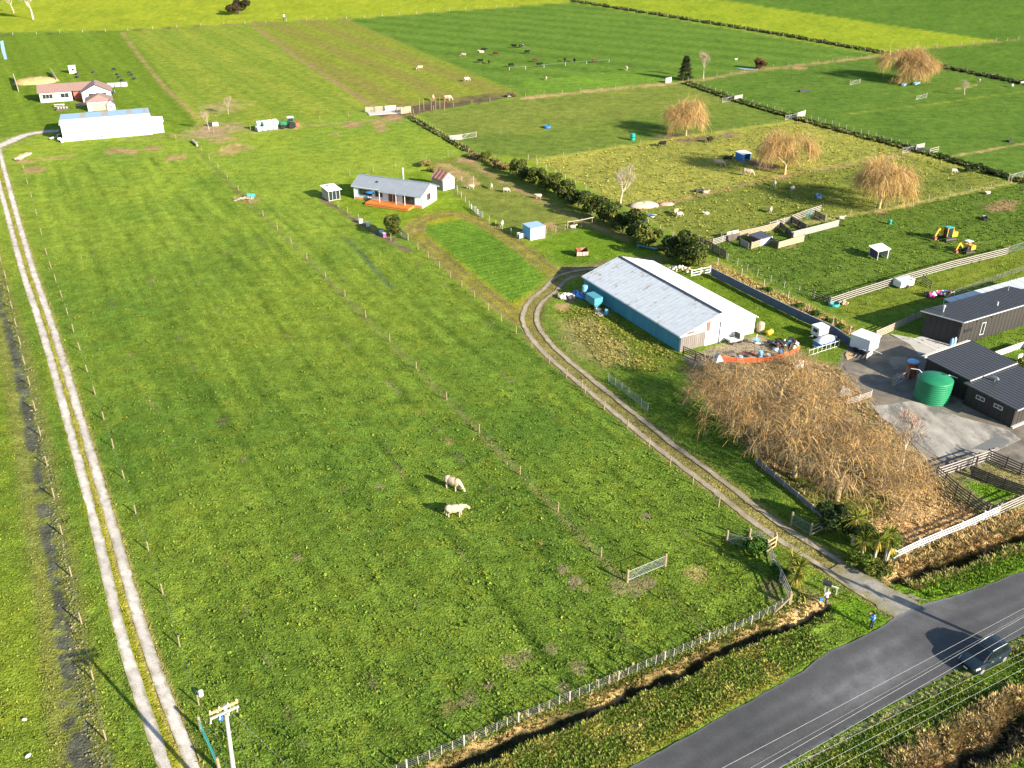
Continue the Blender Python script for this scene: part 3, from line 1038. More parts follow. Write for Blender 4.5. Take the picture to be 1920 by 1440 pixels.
def window(parent, c, w, h, rz, frame=None, depth=.06, panes=2, name='window'):
    """framed opening set proud of a wall: frame with panes; local X along the wall, -Y outwards"""
    fm = frame or m_white
    t = .07
    f = MB()
    for a, b in (((0, 0, h / 2 - t / 2), (w, depth, t)), ((0, 0, -h / 2 + t / 2), (w, depth, t)), ((-w / 2 + t / 2, 0, 0), (t, depth, h - 2 * t)), ((w / 2 - t / 2, 0, 0), (t, depth, h - 2 * t))):
        f.box(a, b)
    for k in range(1, panes):
        f.box((-w / 2 + w * k / panes, 0, 0), (t * .7, depth, h - 2 * t))
    fo = f.build(name, fm, parent, c, rz)
    for k in range(panes):
        x = -w / 2 + w * (k + .5) / panes
        pbox('pane', m_win, fo, (x, .012, 0), (w / panes - t * .75, .02, h - 2 * t - .01))
    return fo


def gable(name, label, cat, base, rz, L, W, eave, ridge, wall_m, roof_m, over=.3, roof2=None, end_m=None, nrib=(0, 0), group=None, gutter=True):
    """gabled building; local X along the ridge (L), Y across (W), base at one corner"""
    t = thing(name, label, cat, base, rz, group)
    # walls as one shell of four walls
    w = MB()
    th = .12
    w.box((L / 2, th / 2, eave / 2), (L, th, eave))
    o = w.build('wall', wall_m, t)
    MB().box((L / 2, W - th / 2, eave / 2), (L, th, eave)).build('wall', wall_m, t)
    for x in (0, L):
        g = MB()
        xa, xb = (x, x + th) if x == 0 else (x - th, x)
        # between the side walls, 3 mm proud at the ends
        xa, xb = (xa - .003, xb) if x == 0 else (xa, xb + .003)
        pr = [(.0, 0), (W, 0), (W, eave), (W / 2, ridge), (0, eave)]
        vs = [(xa, y, z) for y, z in pr] + [(xb, y, z) for y, z in pr]
        g.add(vs, [(4, 3, 2, 1, 0), (5, 6, 7, 8, 9)] + [(i, (i + 1) % 5, 5 + (i + 1) % 5, 5 + i) for i in range(5)])
        g.build('gable_wall', end_m or wall_m, t)
    sl = (ridge - eave) / (W / 2)
    for k, s in enumerate((0, 1)):
        y0 = -over if s == 0 else W + over
        z0 = eave - over * sl
        rm = roof_m if s == 0 else (roof2 or roof_m)
        r = MB()
        th2 = .08
        vs = []
        for zz in (0, th2):
            vs += [(-over, y0, z0 + zz + .02), (L + over, y0, z0 + zz + .02), (L + over, W / 2, ridge + zz + .02), (-over, W / 2, ridge + zz + .02)]
        r.add(vs, [(0, 1, 2, 3), (4, 7, 6, 5), (0, 4, 5, 1), (1, 5, 6, 2), (2, 6, 7, 3), (3, 7, 4, 0)])
        ro = r.build('roof', rm, t)
        if nrib[k]:
            n = nrib[k]
            sb = MB()
            for i in range(n + 1):
                x = -over + (L + 2 * over) * i / n
                a = Vector((x, y0, z0 + .115))
                b = Vector((x, W / 2, ridge + .115))
                sb.bar(a, b, .06, .04)
            sb.build('seam', rm, ro)
        if gutter:
            MB().bar((-over, y0, z0 - .01), (L + over, y0, z0 - .01), .12, .12).build('gutter', m_white if roof_m not in (m_roofd,) else m_dark, t)
    MB().bar((-over, W / 2, ridge + .13), (L + over, W / 2, ridge + .13), .35, .05).build('ridge_cap', roof_m, t)
    return t


# ---- the big shed
n0 = G(1273.7, 660.6)
far0 = G(1092, 545)
r0 = G(1418, 628)
rz = head(n0, far0)
Lsh = 23.4
Wsh = 12.7
sh = thing('barn', 'long barn with pale roof, blue shaded side wall and white iron front', 'barn', n0, rz)
# local: X back along the side wall, Y towards the left of X (so the building lies at -Y)
ea, ri = 2.45, 4.35
side = ribbed(sh, 'wall', m_wallb, (Lsh, 0, 0), (0, 0, 0), (0, 0, ea), 44, .05, 'iron side wall with blue shade painted in')
ribbed(sh, 'wall', m_wallw, (0, -Wsh, 0), (Lsh, -Wsh, 0), (0, 0, ea), 44, .05)
MB().add([(Lsh, 0, 0), (Lsh, -Wsh, 0), (Lsh, -Wsh, ea), (Lsh, -Wsh / 2, ri), (Lsh, 0, ea)], [(0, 1, 2, 3, 4)]).build('gable_wall', m_wallw, sh)
for k, (y0, m_, n) in enumerate(((.3, m_zinc, 30), (-Wsh - .3, m_zincw, 30))):
    r = MB()
    z0 = ea - .3 * (ri - ea) / (Wsh / 2)
    vs = []
    for zz in (.02, .09):
        vs += [(-.25, y0, z0 + zz), (Lsh + .25, y0, z0 + zz), (Lsh + .25, -Wsh / 2, ri + zz), (-.25, -Wsh / 2, ri + zz)]
    r.add(vs, [(0, 1, 2, 3), (4, 7, 6, 5), (0, 4, 5, 1), (1, 5, 6, 2), (2, 6, 7, 3), (3, 7, 4, 0)])
    ro = r.build('roof', m_, sh)
    for i in range(31):
        x = -.24 + (Lsh + .48) * i / 30
        pbar('seam', m_, ro, (x, y0, z0 + .097), (x, -Wsh / 2, ri + .097), .04, .012)
    MB().bar((-.25, y0, z0 - .02), (Lsh + .25, y0, z0 - .02), .14, .12).build('gutter', m_zinc, sh)
MB().bar((-.26, -Wsh / 2, ri + .12), (Lsh + .26, -Wsh / 2, ri + .12), .42, .05).build('ridge_cap', m_dark, sh)
# front: from the near corner: grey board door, white panels, the tall post, more white sheets
def frontz(y):
    return ea + (ri - ea) * (1 - abs(-y - Wsh / 2) / (Wsh / 2))
def front(name, y0, y1, z0, m_, x=0.0, z1=None, n=6, label=None):
    a, b = Vector((x, -y0, z0)), Vector((x, -y1, z0))
    ztop = lambda y: (frontz(-y) if z1 is None else z1)
    mb = MB()
    w = (y1 - y0) / n
    vs, fs = [], []
    for i in range(n):
        for f_, dx in ((0, 0), (.7, 0), (.78, -.035), (.94, -.035)):
            yy = y0 + w * (i + f_)
            vs += [(x + dx, -yy, z0), (x + dx, -yy, ztop(yy))]
    vs += [(x, -y1, z0), (x, -y1, ztop(y1))]
    for i in range(len(vs) // 2 - 1):
        fs.append((2 * i, 2 * i + 1, 2 * i + 3, 2 * i + 2))
    o = mb.add(vs, fs).build(name, m_, sh)
    if label:
        o['label'] = label
    return o
front('gable_wall', 0, 4.15, 2.15, m_wallw, -.005, None, 5)
front('door', .05, 4.1, 0.03, m_wallg, -.04, 2.15, 12, 'weathered grey board door')
front('sliding_door', 4.1, 6.3, .05, m_wallw, -.07, 2.6, 3)
front('gable_wall', 4.15, 6.35, 2.4, m_zinc, -.01, None, 3)
front('gable_wall', 6.35, 8.2, 0, m_zincw, -.01, None, 4)
front('gable_wall', 8.2, Wsh, 0, m_wallw, -.012, None, 8)
front('sliding_door', 6.5, 8.6, .05, m_wallw, -.09, 2.2, 3)
for y0, y1, z0, z1 in ((1.0, 2.1, 2.38, 2.72), (4.2, 4.75, 2.15, 3.45)):
    MB().box((-.10, -(y0 + y1) / 2, (z0 + z1) / 2), (.03, y1 - y0, z1 - z0)).build('panel', m_red, sh)['label'] = 'faded red painted sheet'
MB().tube([(-.25, -6.35, 0), (-.22, -6.35, 3.1)], .09, 6).build('post', m_dark, sh)
for i in range(5):
    MB().box((-.06, -(9.0 + i * .75), 2.55), (.03, .35, .16)).build('vent', m_wallg, sh)

# things along the shaded side of the barn
def on_shed(px, py):
    return G(px, py)
o = thing('seed_hopper', 'blue green steel hopper on legs beside the barn wall', 'hopper', G(1113, 577), rz)
MB().add([(-1.2, -.7, 1.0), (1.2, -.7, 1.0), (1.2, .7, 1.0), (-1.2, .7, 1.0), (-1.2, -.7, 2.0), (1.2, -.7, 2.0), (1.2, .7, 2.0), (-1.2, .7, 2.0), (-1.0, -.1, .45), (.2, -.1, .45), (.2, .3, .45), (-1.0, .3, .45)],
         [(4, 5, 6, 7), (0, 1, 5, 4), (1, 2, 6, 5), (2, 3, 7, 6), (3, 0, 4, 7), (0, 8, 9, 1), (1, 9, 10, 2), (2, 10, 11, 3), (3, 11, 8, 0), (8, 11, 10, 9)]).build('hopper_body', mat('blue green steel', (.06, .23, .28), rough=.5, var=.15), o)
for x in (-1.1, 1.1):
    for y in (-.6, .6):
        MB().bar((x, y, 0), (x, y, 1.0), .08, .08).build('leg', m_dark, o)
o = thing('fuel_tank', 'small blue tank on a timber stand at the barn corner', 'tank', G(1096, 559), rz)
MB().lathe([(.32, 1.1), (.42, 1.15), (.42, 1.95), (.3, 2.05)], 12).build('tank_body', m_lblue, o, smooth=False)
for a in (0, 1, 2, 3):
    MB().bar((.28 * (-1) ** a, .28 * (-1) ** (a // 2), 0), (.28 * (-1) ** a, .28 * (-1) ** (a // 2), 1.1), .08, .08).build('leg', m_woodg, o)
for i, (px, py, c, nm, lb) in enumerate(((1122, 584, m_white, 'crate', 'white crate lying in the shade beside the blue hopper'), (1137, 590, m_lblue, 'barrel', 'blue barrel standing by the barn side wall'), (1126, 590, m_woodg, 'pallet', 'grey pallet leaning among junk by the barn side'), (1086, 556, m_blue, 'tarpaulin', 'blue tarpaulin heap in the shade behind the barn corner'))):
    p = G(px, py)
    if nm == 'barrel':
        o = thing(nm, lb, 'barrel', p)
        MB().lathe([(.26, 0), (.29, .05), (.29, .8), (.26, .86)], 12).build('drum', c, o)
        MB().lathe([(.30, .28), (.30, .32)], 12).build('hoop', m_dark, o)
    elif nm == 'pallet':
        o = thing(nm, lb, 'pallet', p, rz)
        for k in range(6):
            pbox('plank', c, o, (0, -.55 + k * .22, .16 + .05 * (k % 2)), (1.2, .12, .03))
        for k in range(3):
            pbox('bearer', c, o, (-.5 + .5 * k, 0, .06), (.09, 1.2, .1))
    elif nm == 'crate':
        o = thing(nm, lb, 'crate', p, rz + .4)
        for a, b in (((0, 0, .03), (.7, .5, .05)), ((0, .24, .25), (.7, .04, .4)), ((0, -.24, .25), (.7, .04, .4)), ((.33, 0, .25), (.04, .44, .4)), ((-.33, 0, .25), (.04, .44, .4))):
            pbox('side', c, o, a, b)
    else:
        h = MB().ell((0, 0, .2), (1.6, .7, .45), 12, 6)
        for k in range(len(h.v)):
            x, y, z = h.v[k]
            h.v[k] = (x, y, max(0, z * (1 + .4 * math.sin(x * 5 + y * 7))))
        single(nm, h, c, lb, 'tarpaulin', p, rz)
# rails leaning on the barn's near corner
o = thing('loose_rails', 'dark timber rails fixed at the near corner of the barn', 'rails', G(1276, 664), rz)
for k in range(4):
    pbar('rail', m_woodd, o, (-.2, -.2, .3 + .28 * k), (-4.2, -1.3, .25 + .28 * k), .05, .12)
for k in range(3):
    pbox('post', m_woodd, o, (-.3 - 1.9 * k, -.15 - .52 * k, .65), (.12, .12, 1.3))

# ---- white stone pile near the driveway bend
def heap(name, label, cat, p, n, rad, h, size, m_list, part='stone'):
    t = thing(name, label, cat, p)
    rnd = random.Random(name + label)
    base = []
    for v in range(3):
        mb = MB().ell((0, 0, 0), (.5, .42, .36), 7, 5)
        mb.v = [(x * rnd.uniform(.8, 1.15), y * rnd.uniform(.8, 1.15), z * rnd.uniform(.8, 1.2)) for x, y, z in mb.v]
        base.append(mb)
    for k in range(n):
        a, r = rnd.uniform(0, 6.28), rad * math.sqrt(rnd.random())
        me = _heap_mesh(base, k % 3, m_list[rnd.randrange(len(m_list))], name)
        s = size * rnd.uniform(.6, 1.3)
        z = h * max(0, 1 - r / rad) * rnd.uniform(.5, 1) + s * .25
        link(part, me, t, (r * math.cos(a), r * .75 * math.sin(a), z), rot=(rnd.uniform(-.5, .5), rnd.uniform(-.5, .5), a), scale=(s, s, s))
    return t
_HM = {}
def _heap_mesh(base, v, m_, name):
    k = (name, v, m_.name)
    if k not in _HM:
        _HM[k] = base[v].mesh('stone', m_)
    return _HM[k]
m_stone = mat('pale stone', (.62, .55, .47), rough=.9, var=.2)
m_stone2 = mat('tan stone', (.40, .29, .19), rough=.9, var=.2)
heap('stone_pile', 'pile of pale stones beside the driveway bend behind the barn', 'stones', G(1061, 558), 60, 1.35, .8, .5, [m_stone, m_stone, m_stone, m_stone2])


# ---- the cottage
c0, c1, c2 = G(664.6, 373), G(792, 391), G(806, 374)
rzc = head(c0, c1)
Lc, Wc = (c1 - c0).length, 6.0
ct = gable('cottage', 'white and blue grey cottage with pale iron roof and orange timber deck', 'cottage', c0, rzc, Lc, Wc, 2.75, 4.0, m_blueg, m_zincc, .35, None, m_white, (20, 20))
for x, w in ((2.6, 2.9), (5.6, 1.6)):
    window(ct, (x, -.04, 1.65), w, 1.1, 0, m_brown, panes=3 if w > 2 else 2)
for x in (8.15, 9.15):
    d = pbox('door', m_brown, ct, (x, -.04, 1.25), (.8, .06, 2.0))
window(ct, (12.1, -.04, 1.3), 2.6, 1.9, 0, m_dark, panes=2)
window(ct, (Lc + .05, 2.6, 1.6), 1.4, 1.3, R(90), m_red, panes=2)
for x in (6.4, 10.0, 11.9):
    pbar('post', m_white, ct, (x, -1.15, .5), (x, -1.15, 2.62), .11, .11)
v = MB()
v.add([(6.2, -1.3, 2.45), (Lc + .35, -1.3, 2.45), (Lc + .35, -.32, 2.66), (6.2, -.32, 2.66), (6.2, -1.3, 2.52), (Lc + .35, -1.3, 2.52), (Lc + .35, -.32, 2.73), (6.2, -.32, 2.73)], [(3, 2, 1, 0), (4, 5, 6, 7), (0, 1, 5, 4), (1, 2, 6, 5), (2, 3, 7, 6), (3, 0, 4, 7)])
v.build('verandah_roof', m_zincc, ct)
ch = MB().tube([(9.1, 3.6, 3.4), (9.1, 3.6, 5.9)], .16, 10).build('chimney', m_galv, ct)
MB().lathe([(.24, 0), (.24, .25), (.05, .38)], 10).build('cowl', m_galv, ch, (9.1, 3.6, 5.9))
pbox('roof_vent', m_dark, ct, (4.4, 1.5, 3.48), (.5, .5, .12), (R(22), 0, 0))
pbox('foundation', mat('orange brick base', (.45, .20, .08), rough=.8, var=.2, scale=3), ct, (Lc / 2, -.07, .25), (Lc - .1, .06, .5))
pbox('downpipe', m_white, ct, (.12, -.1, 1.3), (.08, .08, 2.6))
dk = thing('timber_deck', 'orange timber deck along the front of the cottage', 'deck', G(691, 381), rzc)
DLn, DW = 9.4, 2.6
for k in range(22):
    pbox('plank', m_deck, dk, (DLn / 2, -1.2 + .15 * k + .07, .48), (DLn, .135, .04))
for y in (-1.25, -.85):
    pbox('step', m_deck, dk, (DLn / 2, y - .28, .30 if y > -1.0 else .14), (DLn, .30, .05))
pbox('fascia', m_deck, dk, (DLn / 2, -1.16, .22), (DLn - .05, .04, .42))
pbox('fascia', m_deck, dk, (DLn - .02, .45, .22), (.04, 3.1, .42))
pbox('fascia', m_deck, dk, (.02, .45, .22), (.04, 3.1, .42))
# blue shade sail and outdoor things by the cottage steps
o = thing('shade_umbrella', 'blue garden umbrella open in front of the cottage wall', 'umbrella', G(698, 376), rzc)
u = MB().lathe([(1.3, 1.75), (.7, 2.0), (.04, 2.2)], 8)
u.build('canopy', m_blue, o)
MB().tube([(0, 0, 0), (0, 0, 2.2)], .03, 6).build('pole', m_galv, o)
o = thing('barbecue', 'white covered barbecue standing at the end of the orange deck', 'barbecue', G(693, 377.5), rzc)
MB().ell((0, 0, .85), (.55, .32, .28), 10, 6).build('hood', m_white, o)
pbox('cabinet', m_dark, o, (0, 0, .38), (.9, .5, .7))

# ---- pump shed left of the cottage
p0, p1, p2 = G(600, 371), G(617, 378), G(637, 374.5)
rzp = head(p1, p2)
ps = thing('garden_shed', 'small lean-to shed with white roof and glazed front left of the cottage', 'shed', p1, rzp)
Wp, Lp = 2.4, 3.3
for a, b, m_ in (((.05, Lp / 2, 1.05), (.1, Lp, 2.1), m_woodg), ((Wp - .05, Lp / 2, 1.05), (.1, Lp, 2.1), m_woodg), ((Wp / 2, Lp - .05, 1.05), (Wp - .2, .1, 2.1), m_lblue)):
    pbox('wall', m_, ps, a, b)
window(ps, (Wp / 2, .03, 1.1), Wp - .1, 2.0, 0, m_white, panes=3, name='glazed_front')
pbox('roof', m_zincw, ps, (Wp / 2, Lp / 2 - .1, 2.22), (Wp + .5, Lp + .7, .08), (R(3), 0, 0))
pbox('skylight', m_win, ps, (Wp / 2 - .3, Lp * .8, 2.31), (.7, .5, .06), (R(3), 0, 0))

# ---- little shed with the red striped roof
q0, q1, q2 = G(831, 358), G(855, 352), G(822, 345)
rzq = head(q0, q1)
rs = thing('small_barn', 'small white shed with rust red striped gable roof', 'shed', q0, rzq)
Wq, Lq = 2.9, 3.6
er, rr = 2.2, 3.4
g = MB().add([(0, -.02, 0), (Wq, -.02, 0), (Wq, -.02, er), (Wq / 2, -.02, rr), (0, -.02, er)], [(0, 1, 2, 3, 4)])
g.build('gable_wall', m_white, rs)
MB().add([(0, Lq, 0), (Wq, Lq, 0), (Wq, Lq, er), (Wq / 2, Lq, rr), (0, Lq, er)], [(4, 3, 2, 1, 0)]).build('gable_wall', m_woodg, rs)
pbox('wall', m_woodg, rs, (.03, Lq / 2, er / 2), (.06, Lq - .04, er))
pbox('wall', m_white, rs, (Wq - .03, Lq / 2, er / 2), (.06, Lq - .04, er))
for s in (0, 1):
    x0 = -.2 if s == 0 else Wq + .2
    for k in range(7):
        y = -.15 + (Lq + .3) * (k + .5) / 7
        a, b = Vector((x0, y, er - .1)), Vector((Wq / 2, y, rr + .05))
        pbar('roof_sheet', m_rust if k % 2 else mat('pale rust', (.42, .24, .19), rough=.8, var=.2), rs, a, b, (Lq + .3) / 7 - .02, .05)
pbox('window', m_win, rs, (Wq / 2, -.04, 2.5), (.35, .05, .25))
pbox('door', m_white, rs, (Wq / 2 - .2, -.05, .95), (.9, .05, 1.85))

# ---- small container shed with pale blue roof
q0, q1 = G(995, 451), G(1022, 446)
rzq = head(q0, q1)
k0 = thing('container', 'small white container shed with pale blue flat roof', 'container', q0, rzq)
Wk, Lk = (q1 - q0).length, 2.8
ribbed(k0, 'wall', m_white, (0, 0, 0), (Wk, 0, 0), (0, 0, 2.1), 10, .04)
ribbed(k0, 'wall', m_white, (Wk, 0, 0), (Wk, Lk, 0), (0, 0, 2.1), 10, .04)
ribbed(k0, 'wall', m_lblue, (0, Lk, 0), (0, 0, 0), (0, 0, 2.1), 10, .04)
ribbed(k0, 'wall', m_white, (Wk, Lk, 0), (0, Lk, 0), (0, 0, 2.1), 10, .04)
pbox('roof', m_bluer, k0, (Wk / 2, Lk / 2, 2.16), (Wk + .16, Lk + .16, .1))
for x in (.25, .5, .75):
    pbox('door_bar', m_galv, k0, (Wk * x, -.07, 1.05), (.04, .04, 1.95))
o = thing('cattle_trough', 'white and blue slatted feed crate left of the container shed', 'crate', G(978, 446), rzq)
for k in range(3):
    pbox('slat', m_white, o, (0, -.4, .25 + .3 * k), (1.4, .04, .16))
    pbox('slat', m_white, o, (0, .4, .25 + .3 * k), (1.4, .04, .16))
for x in (-.65, .65):
    for y in (-.4, .4):
        pbox('leg', m_woodg, o, (x, y, .5), (.07, .07, 1.0))
pbox('tub', m_blue, o, (.1, 0, .22), (1.0, .6, .34))

# ---- rusty trailer crate behind the barn
o = thing('trailer', 'open rusty tip trailer with pale tailgate on the lawn behind the barn', 'trailer', G(1090, 480), R(12))
for a, b, m_ in (((0, .65, .75), (1.9, .05, 1.0), m_rust), ((-.93, 0, .75), (.05, 1.25, 1.0), m_rust), ((.93, 0, .75), (.05, 1.25, 1.0), m_rust), ((0, 0, .3), (1.9, 1.3, .06), m_rust)):
    pbox('side', m_, o, a, b)
tg = pbox('tailgate', mat('pale faded red', (.58, .36, .30), rough=.8, var=.2), o, (0, -.65, .62), (1.9, .05, .62))
for x in (-.6, 0, .6):
    pbox('stiffener', m_rust, o, (x, -.70, .62), (.08, .05, .6))
for x in (-1.02, 1.02):
    MB().lathe([(.28, -.07), (.3, -.05), (.3, .05), (.28, .07)], 12, M=Matrix.Rotation(R(90), 4, 'Y')).build('wheel', m_rubber, o, (x, 0, .3))

# ---- far farm: iron shed, house, garage, playhouse
f0, f1 = G(120, 266), G(286, 252)
rzf = head(f0, f1)
Lf = (f1 - f0).length
fs_ = thing('farm_shed', 'long white iron shed with blue sky light painted on its roof, far left', 'shed', f0, rzf)
Df = 13.5
ribbed(fs_, 'wall', m_white, (0, 0, 0), (Lf, 0, 0), (0, 0, 4.0), 36, .05)
ribbed(fs_, 'wall', m_white, (Lf, 0, 0), (Lf, Df, 0), (0, 0, 3.7), 20, .05)
ribbed(fs_, 'wall', m_lblue, (0, Df, 0), (0, 0, 0), (0, 0, 3.7), 20, .05)
ribbed(fs_, 'wall', m_white, (Lf, Df, 0), (0, Df, 0), (0, 0, 3.4), 36, .05)
m_dusty = mat('dusty skylight', (.34, .32, .27), rough=.6, var=.25)
xs = [0, .22, .28, .46, .53, .74, .80, .93, .97, 1.0]
for k in range(9):
    a, b = -.3 + (Lf + .6) * xs[k], -.3 + (Lf + .6) * xs[k + 1]
    sky_ = k in (1, 3, 5, 7)
    pbar('skylight' if sky_ else 'roof_sheet', m_dusty if sky_ else m_bluer, fs_, ((a + b) / 2, 4.2, 4.16), ((a + b) / 2, Df + .3, 3.62), b - a - .02, .06)  # blue sheets carry the reflected sky as colour
pbar('roof_sheet', m_zincw, fs_, (Lf / 2, -.3, 4.0), (Lf / 2, 4.2, 4.2), Lf + .6, .06)
an = MB().box((1.4, 2.5, 1.4), (2.8, 5.0, 2.8)).build('lean_to', m_white, fs_, (Lf + .02, 1.0, 0))
pbox('roof_sheet', m_zincw, an, (1.5, 2.5, 2.9), (3.2, 5.4, .08), (0, R(6), 0))
for k in range(7):
    pbox('stud', m_galv, fs_, (1.5 + Lf * k / 7.5, -.05, 1.4), (.08, .07, 2.8))
h0, h1 = G(77, 193), G(133, 187)
hh = thing('farmhouse', 'white farmhouse with brown hipped roof at the far left farm', 'house', h0, rzf)
# long wing
Lh, Wh = 16.5, 7.0
for a, b in (((Lh / 4, .06, 1.35), (Lh / 2, .12, 2.7)), ((Lh / 2, Wh - .06, 1.35), (Lh, .12, 2.7)), ((.06, Wh / 2, 1.35), (.12, Wh - .24, 2.7)), ((Lh - .06, Wh / 2, 1.35), (.12, Wh - .24, 2.7))):
    pbox('wall', m_white, hh, a, b)
r = MB()
e = .45
z0, z1 = 2.65, 4.3
r.add([(-e, -e, z0), (Lh + e, -e, z0), (Lh + e, Wh + e, z0), (-e, Wh + e, z0), (-e, Wh / 2, z1), (Lh - 2.5, Wh / 2, z1)], [(0, 1, 5, 4), (1, 2, 5), (2, 3, 4, 5), (3, 0, 4), (3, 2, 1, 0)])
r.build('roof', m_brownroof, hh)
# projecting gabled wing
wx0, wx1, wy = 11.0, 18.5, -4.2
pbox('wall', m_white, hh, (wx0 + .06, wy / 2, 1.35), (.12, -wy, 2.7))
pbox('wall', m_white, hh, (wx1 - .06, wy / 2 + 1, 1.35), (.12, -wy + 2, 2.7))
g = MB().add([(wx0, wy, 0), (wx1, wy, 0), (wx1, wy, 2.7), ((wx0 + wx1) / 2, wy, 4.5), (wx0, wy, 2.7)], [(0, 1, 2, 3, 4)])
g.build('gable_wall', m_white, hh)
r = MB()
xm = (wx0 + wx1) / 2
for xx in (wx0 - .5, wx1 + .5):
    r.add([(xx, wy - .5, 2.55), (xm, wy - .5, 4.72), (xm, Wh / 2, 4.72), (xx, Wh / 2 + 1, 2.55)], [(0, 1, 2, 3)])
r.build('roof', m_brownroof, hh)
window(hh, (2.0, -.05, 1.6), 2.7, 1.3, 0, m_white, panes=3)
window(hh, (6.4, -.05, 1.6), 2.2, 1.3, 0, m_white, panes=2)
pbox('wall', m_red, hh, (9.8, .3, 1.2), (2.2, .1, 2.2), label='red wall recessed at the entrance')
window(hh, (15.0, wy - .05, 1.5), 4.6, 1.6, 0, m_dark, panes=4)
pbox('skylight', m_win, hh, (16.3, 0.5, 3.72), (1.0, 1.2, .06), (0, R(30), 0))
g0, g1 = G(166, 209), G(211, 204)
gg = thing('garage', 'white garage with brown hip roof and pink brown roller door', 'garage', g0, rzf)
Lg = (g1 - g0).length
for a, b in (((Lg / 2, .06, 1.25), (Lg, .12, 2.5)), ((Lg / 2, 5.94, 1.25), (Lg, .12, 2.5)), ((.06, 3, 1.25), (.12, 5.76, 2.5)), ((Lg - .06, 3, 1.25), (.12, 5.76, 2.5))):
    pbox('wall', m_white, gg, a, b)
rd = mat('roller door', (.42, .27, .22), rough=.6, var=.06)
for k in range(8):
    pbox('door_slat', rd, gg, (Lg * .5, -.03 - .008 * (k % 2), .15 + .265 * k), (Lg * .66, .05, .255))
r = MB()
r.add([(-e, -e, 2.45), (Lg + e, -e, 2.45), (Lg + e, 6 + e, 2.45), (-e, 6 + e, 2.45), (Lg / 2, 1.6, 3.9), (Lg / 2, 4.4, 3.9)], [(0, 1, 4), (1, 2, 5, 4), (2, 3, 5), (3, 0, 4, 5), (3, 2, 1, 0)])
r.build('roof', m_brownroof, gg)
ph = gable('playhouse', 'tiny white playhouse with dark blue roof behind the far shed', 'playhouse', G(217, 206), rzf + R(90), 2.6, 2.0, 1.5, 2.6, m_white, mat('navy roof', (.05, .08, .12), rough=.6, var=.1), .18, gutter=False)
pbox('window', m_brown, ph, (-.03, 1.0, 1.0), (.06, .4, .4))
pt = thing('patio', 'brown paved patio between the farmhouse and the garage', 'patio', G(142, 200), rzf)
for i in range(7):
    for j in range(6):
        pbox('tile', mat('patio tile', (.28, .17, .13), rough=.8, var=.2), pt, (.45 + i * .78, .45 + j * .78, .06 + .01 * ((i * 3 + j * 5) % 3)), (.76, .76, .06))
o = thing('garden_bed', 'raised timber garden bed with pale pots beside the patio', 'garden bed', G(106, 208), rzf)
for a, b in (((1.6, 0, .25), (3.2, .08, .5)), ((1.6, 1.2, .25), (3.2, .08, .5)), ((0, .6, .25), (.08, 1.12, .5)), ((3.2, .6, .25), (.08, 1.12, .5))):
    pbox('board', m_woodd, o, a, b)
for k in range(4):
    MB().lathe([(.2, .4), (.3, .8), (.26, .8)], 9).build('pot', m_conc, o, (.5 + .7 * k, .6, 0))
o = thing('picnic_table', 'pale picnic table on the lawn beside the farmhouse', 'table', G(112, 201), rzf)
for k in range(4):
    pbox('plank', m_stone, o, (0, -.36 + .24 * k, .75), (2.6, .22, .05))
for y in (-.85, .85):
    pbox('bench', m_stone, o, (0, y, .45), (2.6, .28, .05))
for x in (-.9, .9):
    pbox('leg', m_woodg, o, (x, 0, .36), (.1, 1.7, .1))
    pbox('leg', m_woodg, o, (x, 0, .55), (.1, .1, .35))
# long white box seats on the lawn, white hutch, dark pool cover
for i, (a, b) in enumerate((((202, 163), (214, 162.5)), ((216, 162.3), (226, 161.8)), ((228, 161.6), (239, 161)))):
    p, q = G(*a), G(*b)
    o = thing('feed_bin', ['white bin nearest the farmhouse of three in a row', 'middle white bin of three in a row on the far lawn', 'white bin farthest from the farmhouse of three in a row'][i], 'bin', (p + q) / 2, head(p, q), 'white bins in a row on the far lawn')
    L_ = (q - p).length
    pbox('body', m_white, o, (0, 0, .45), (L_, 1.1, .9))
    pbox('lid', m_white, o, (0, 0, .95), (L_ + .1, 1.2, .1), (R(4), 0, 0))
o = thing('water_tank', 'square white tank stand alone on the lawn behind the farmhouse', 'tank', G(137, 137), rzf)
pbox('body', m_white, o, (0, 0, 1.1), (2.0, 1.8, 2.2))
pbox('hatch', m_win, o, (.2, -.92, 1.2), (.6, .05, .7))
pbox('roof', m_zincw, o, (0, 0, 2.26), (2.2, 2.0, .1))
o = thing('parked_trailer', 'dark flat trailer beside the farmhouse wing', 'trailer', G(206, 178), rzf)
pbox('deck', m_dark, o, (0, 0, .7), (3.2, 1.8, .12))
for x in (-1, 1):
    pbox('rail', m_galv, o, (x * 1.5, 0, 1.0), (.08, 1.8, .5))
for y in (-.95, .95):
    MB().lathe([(.3, -.08), (.34, 0), (.3, .08)], 10, M=Matrix.Rotation(R(90), 4, 'X')).build('wheel', m_rubber, o, (0, y, .34))

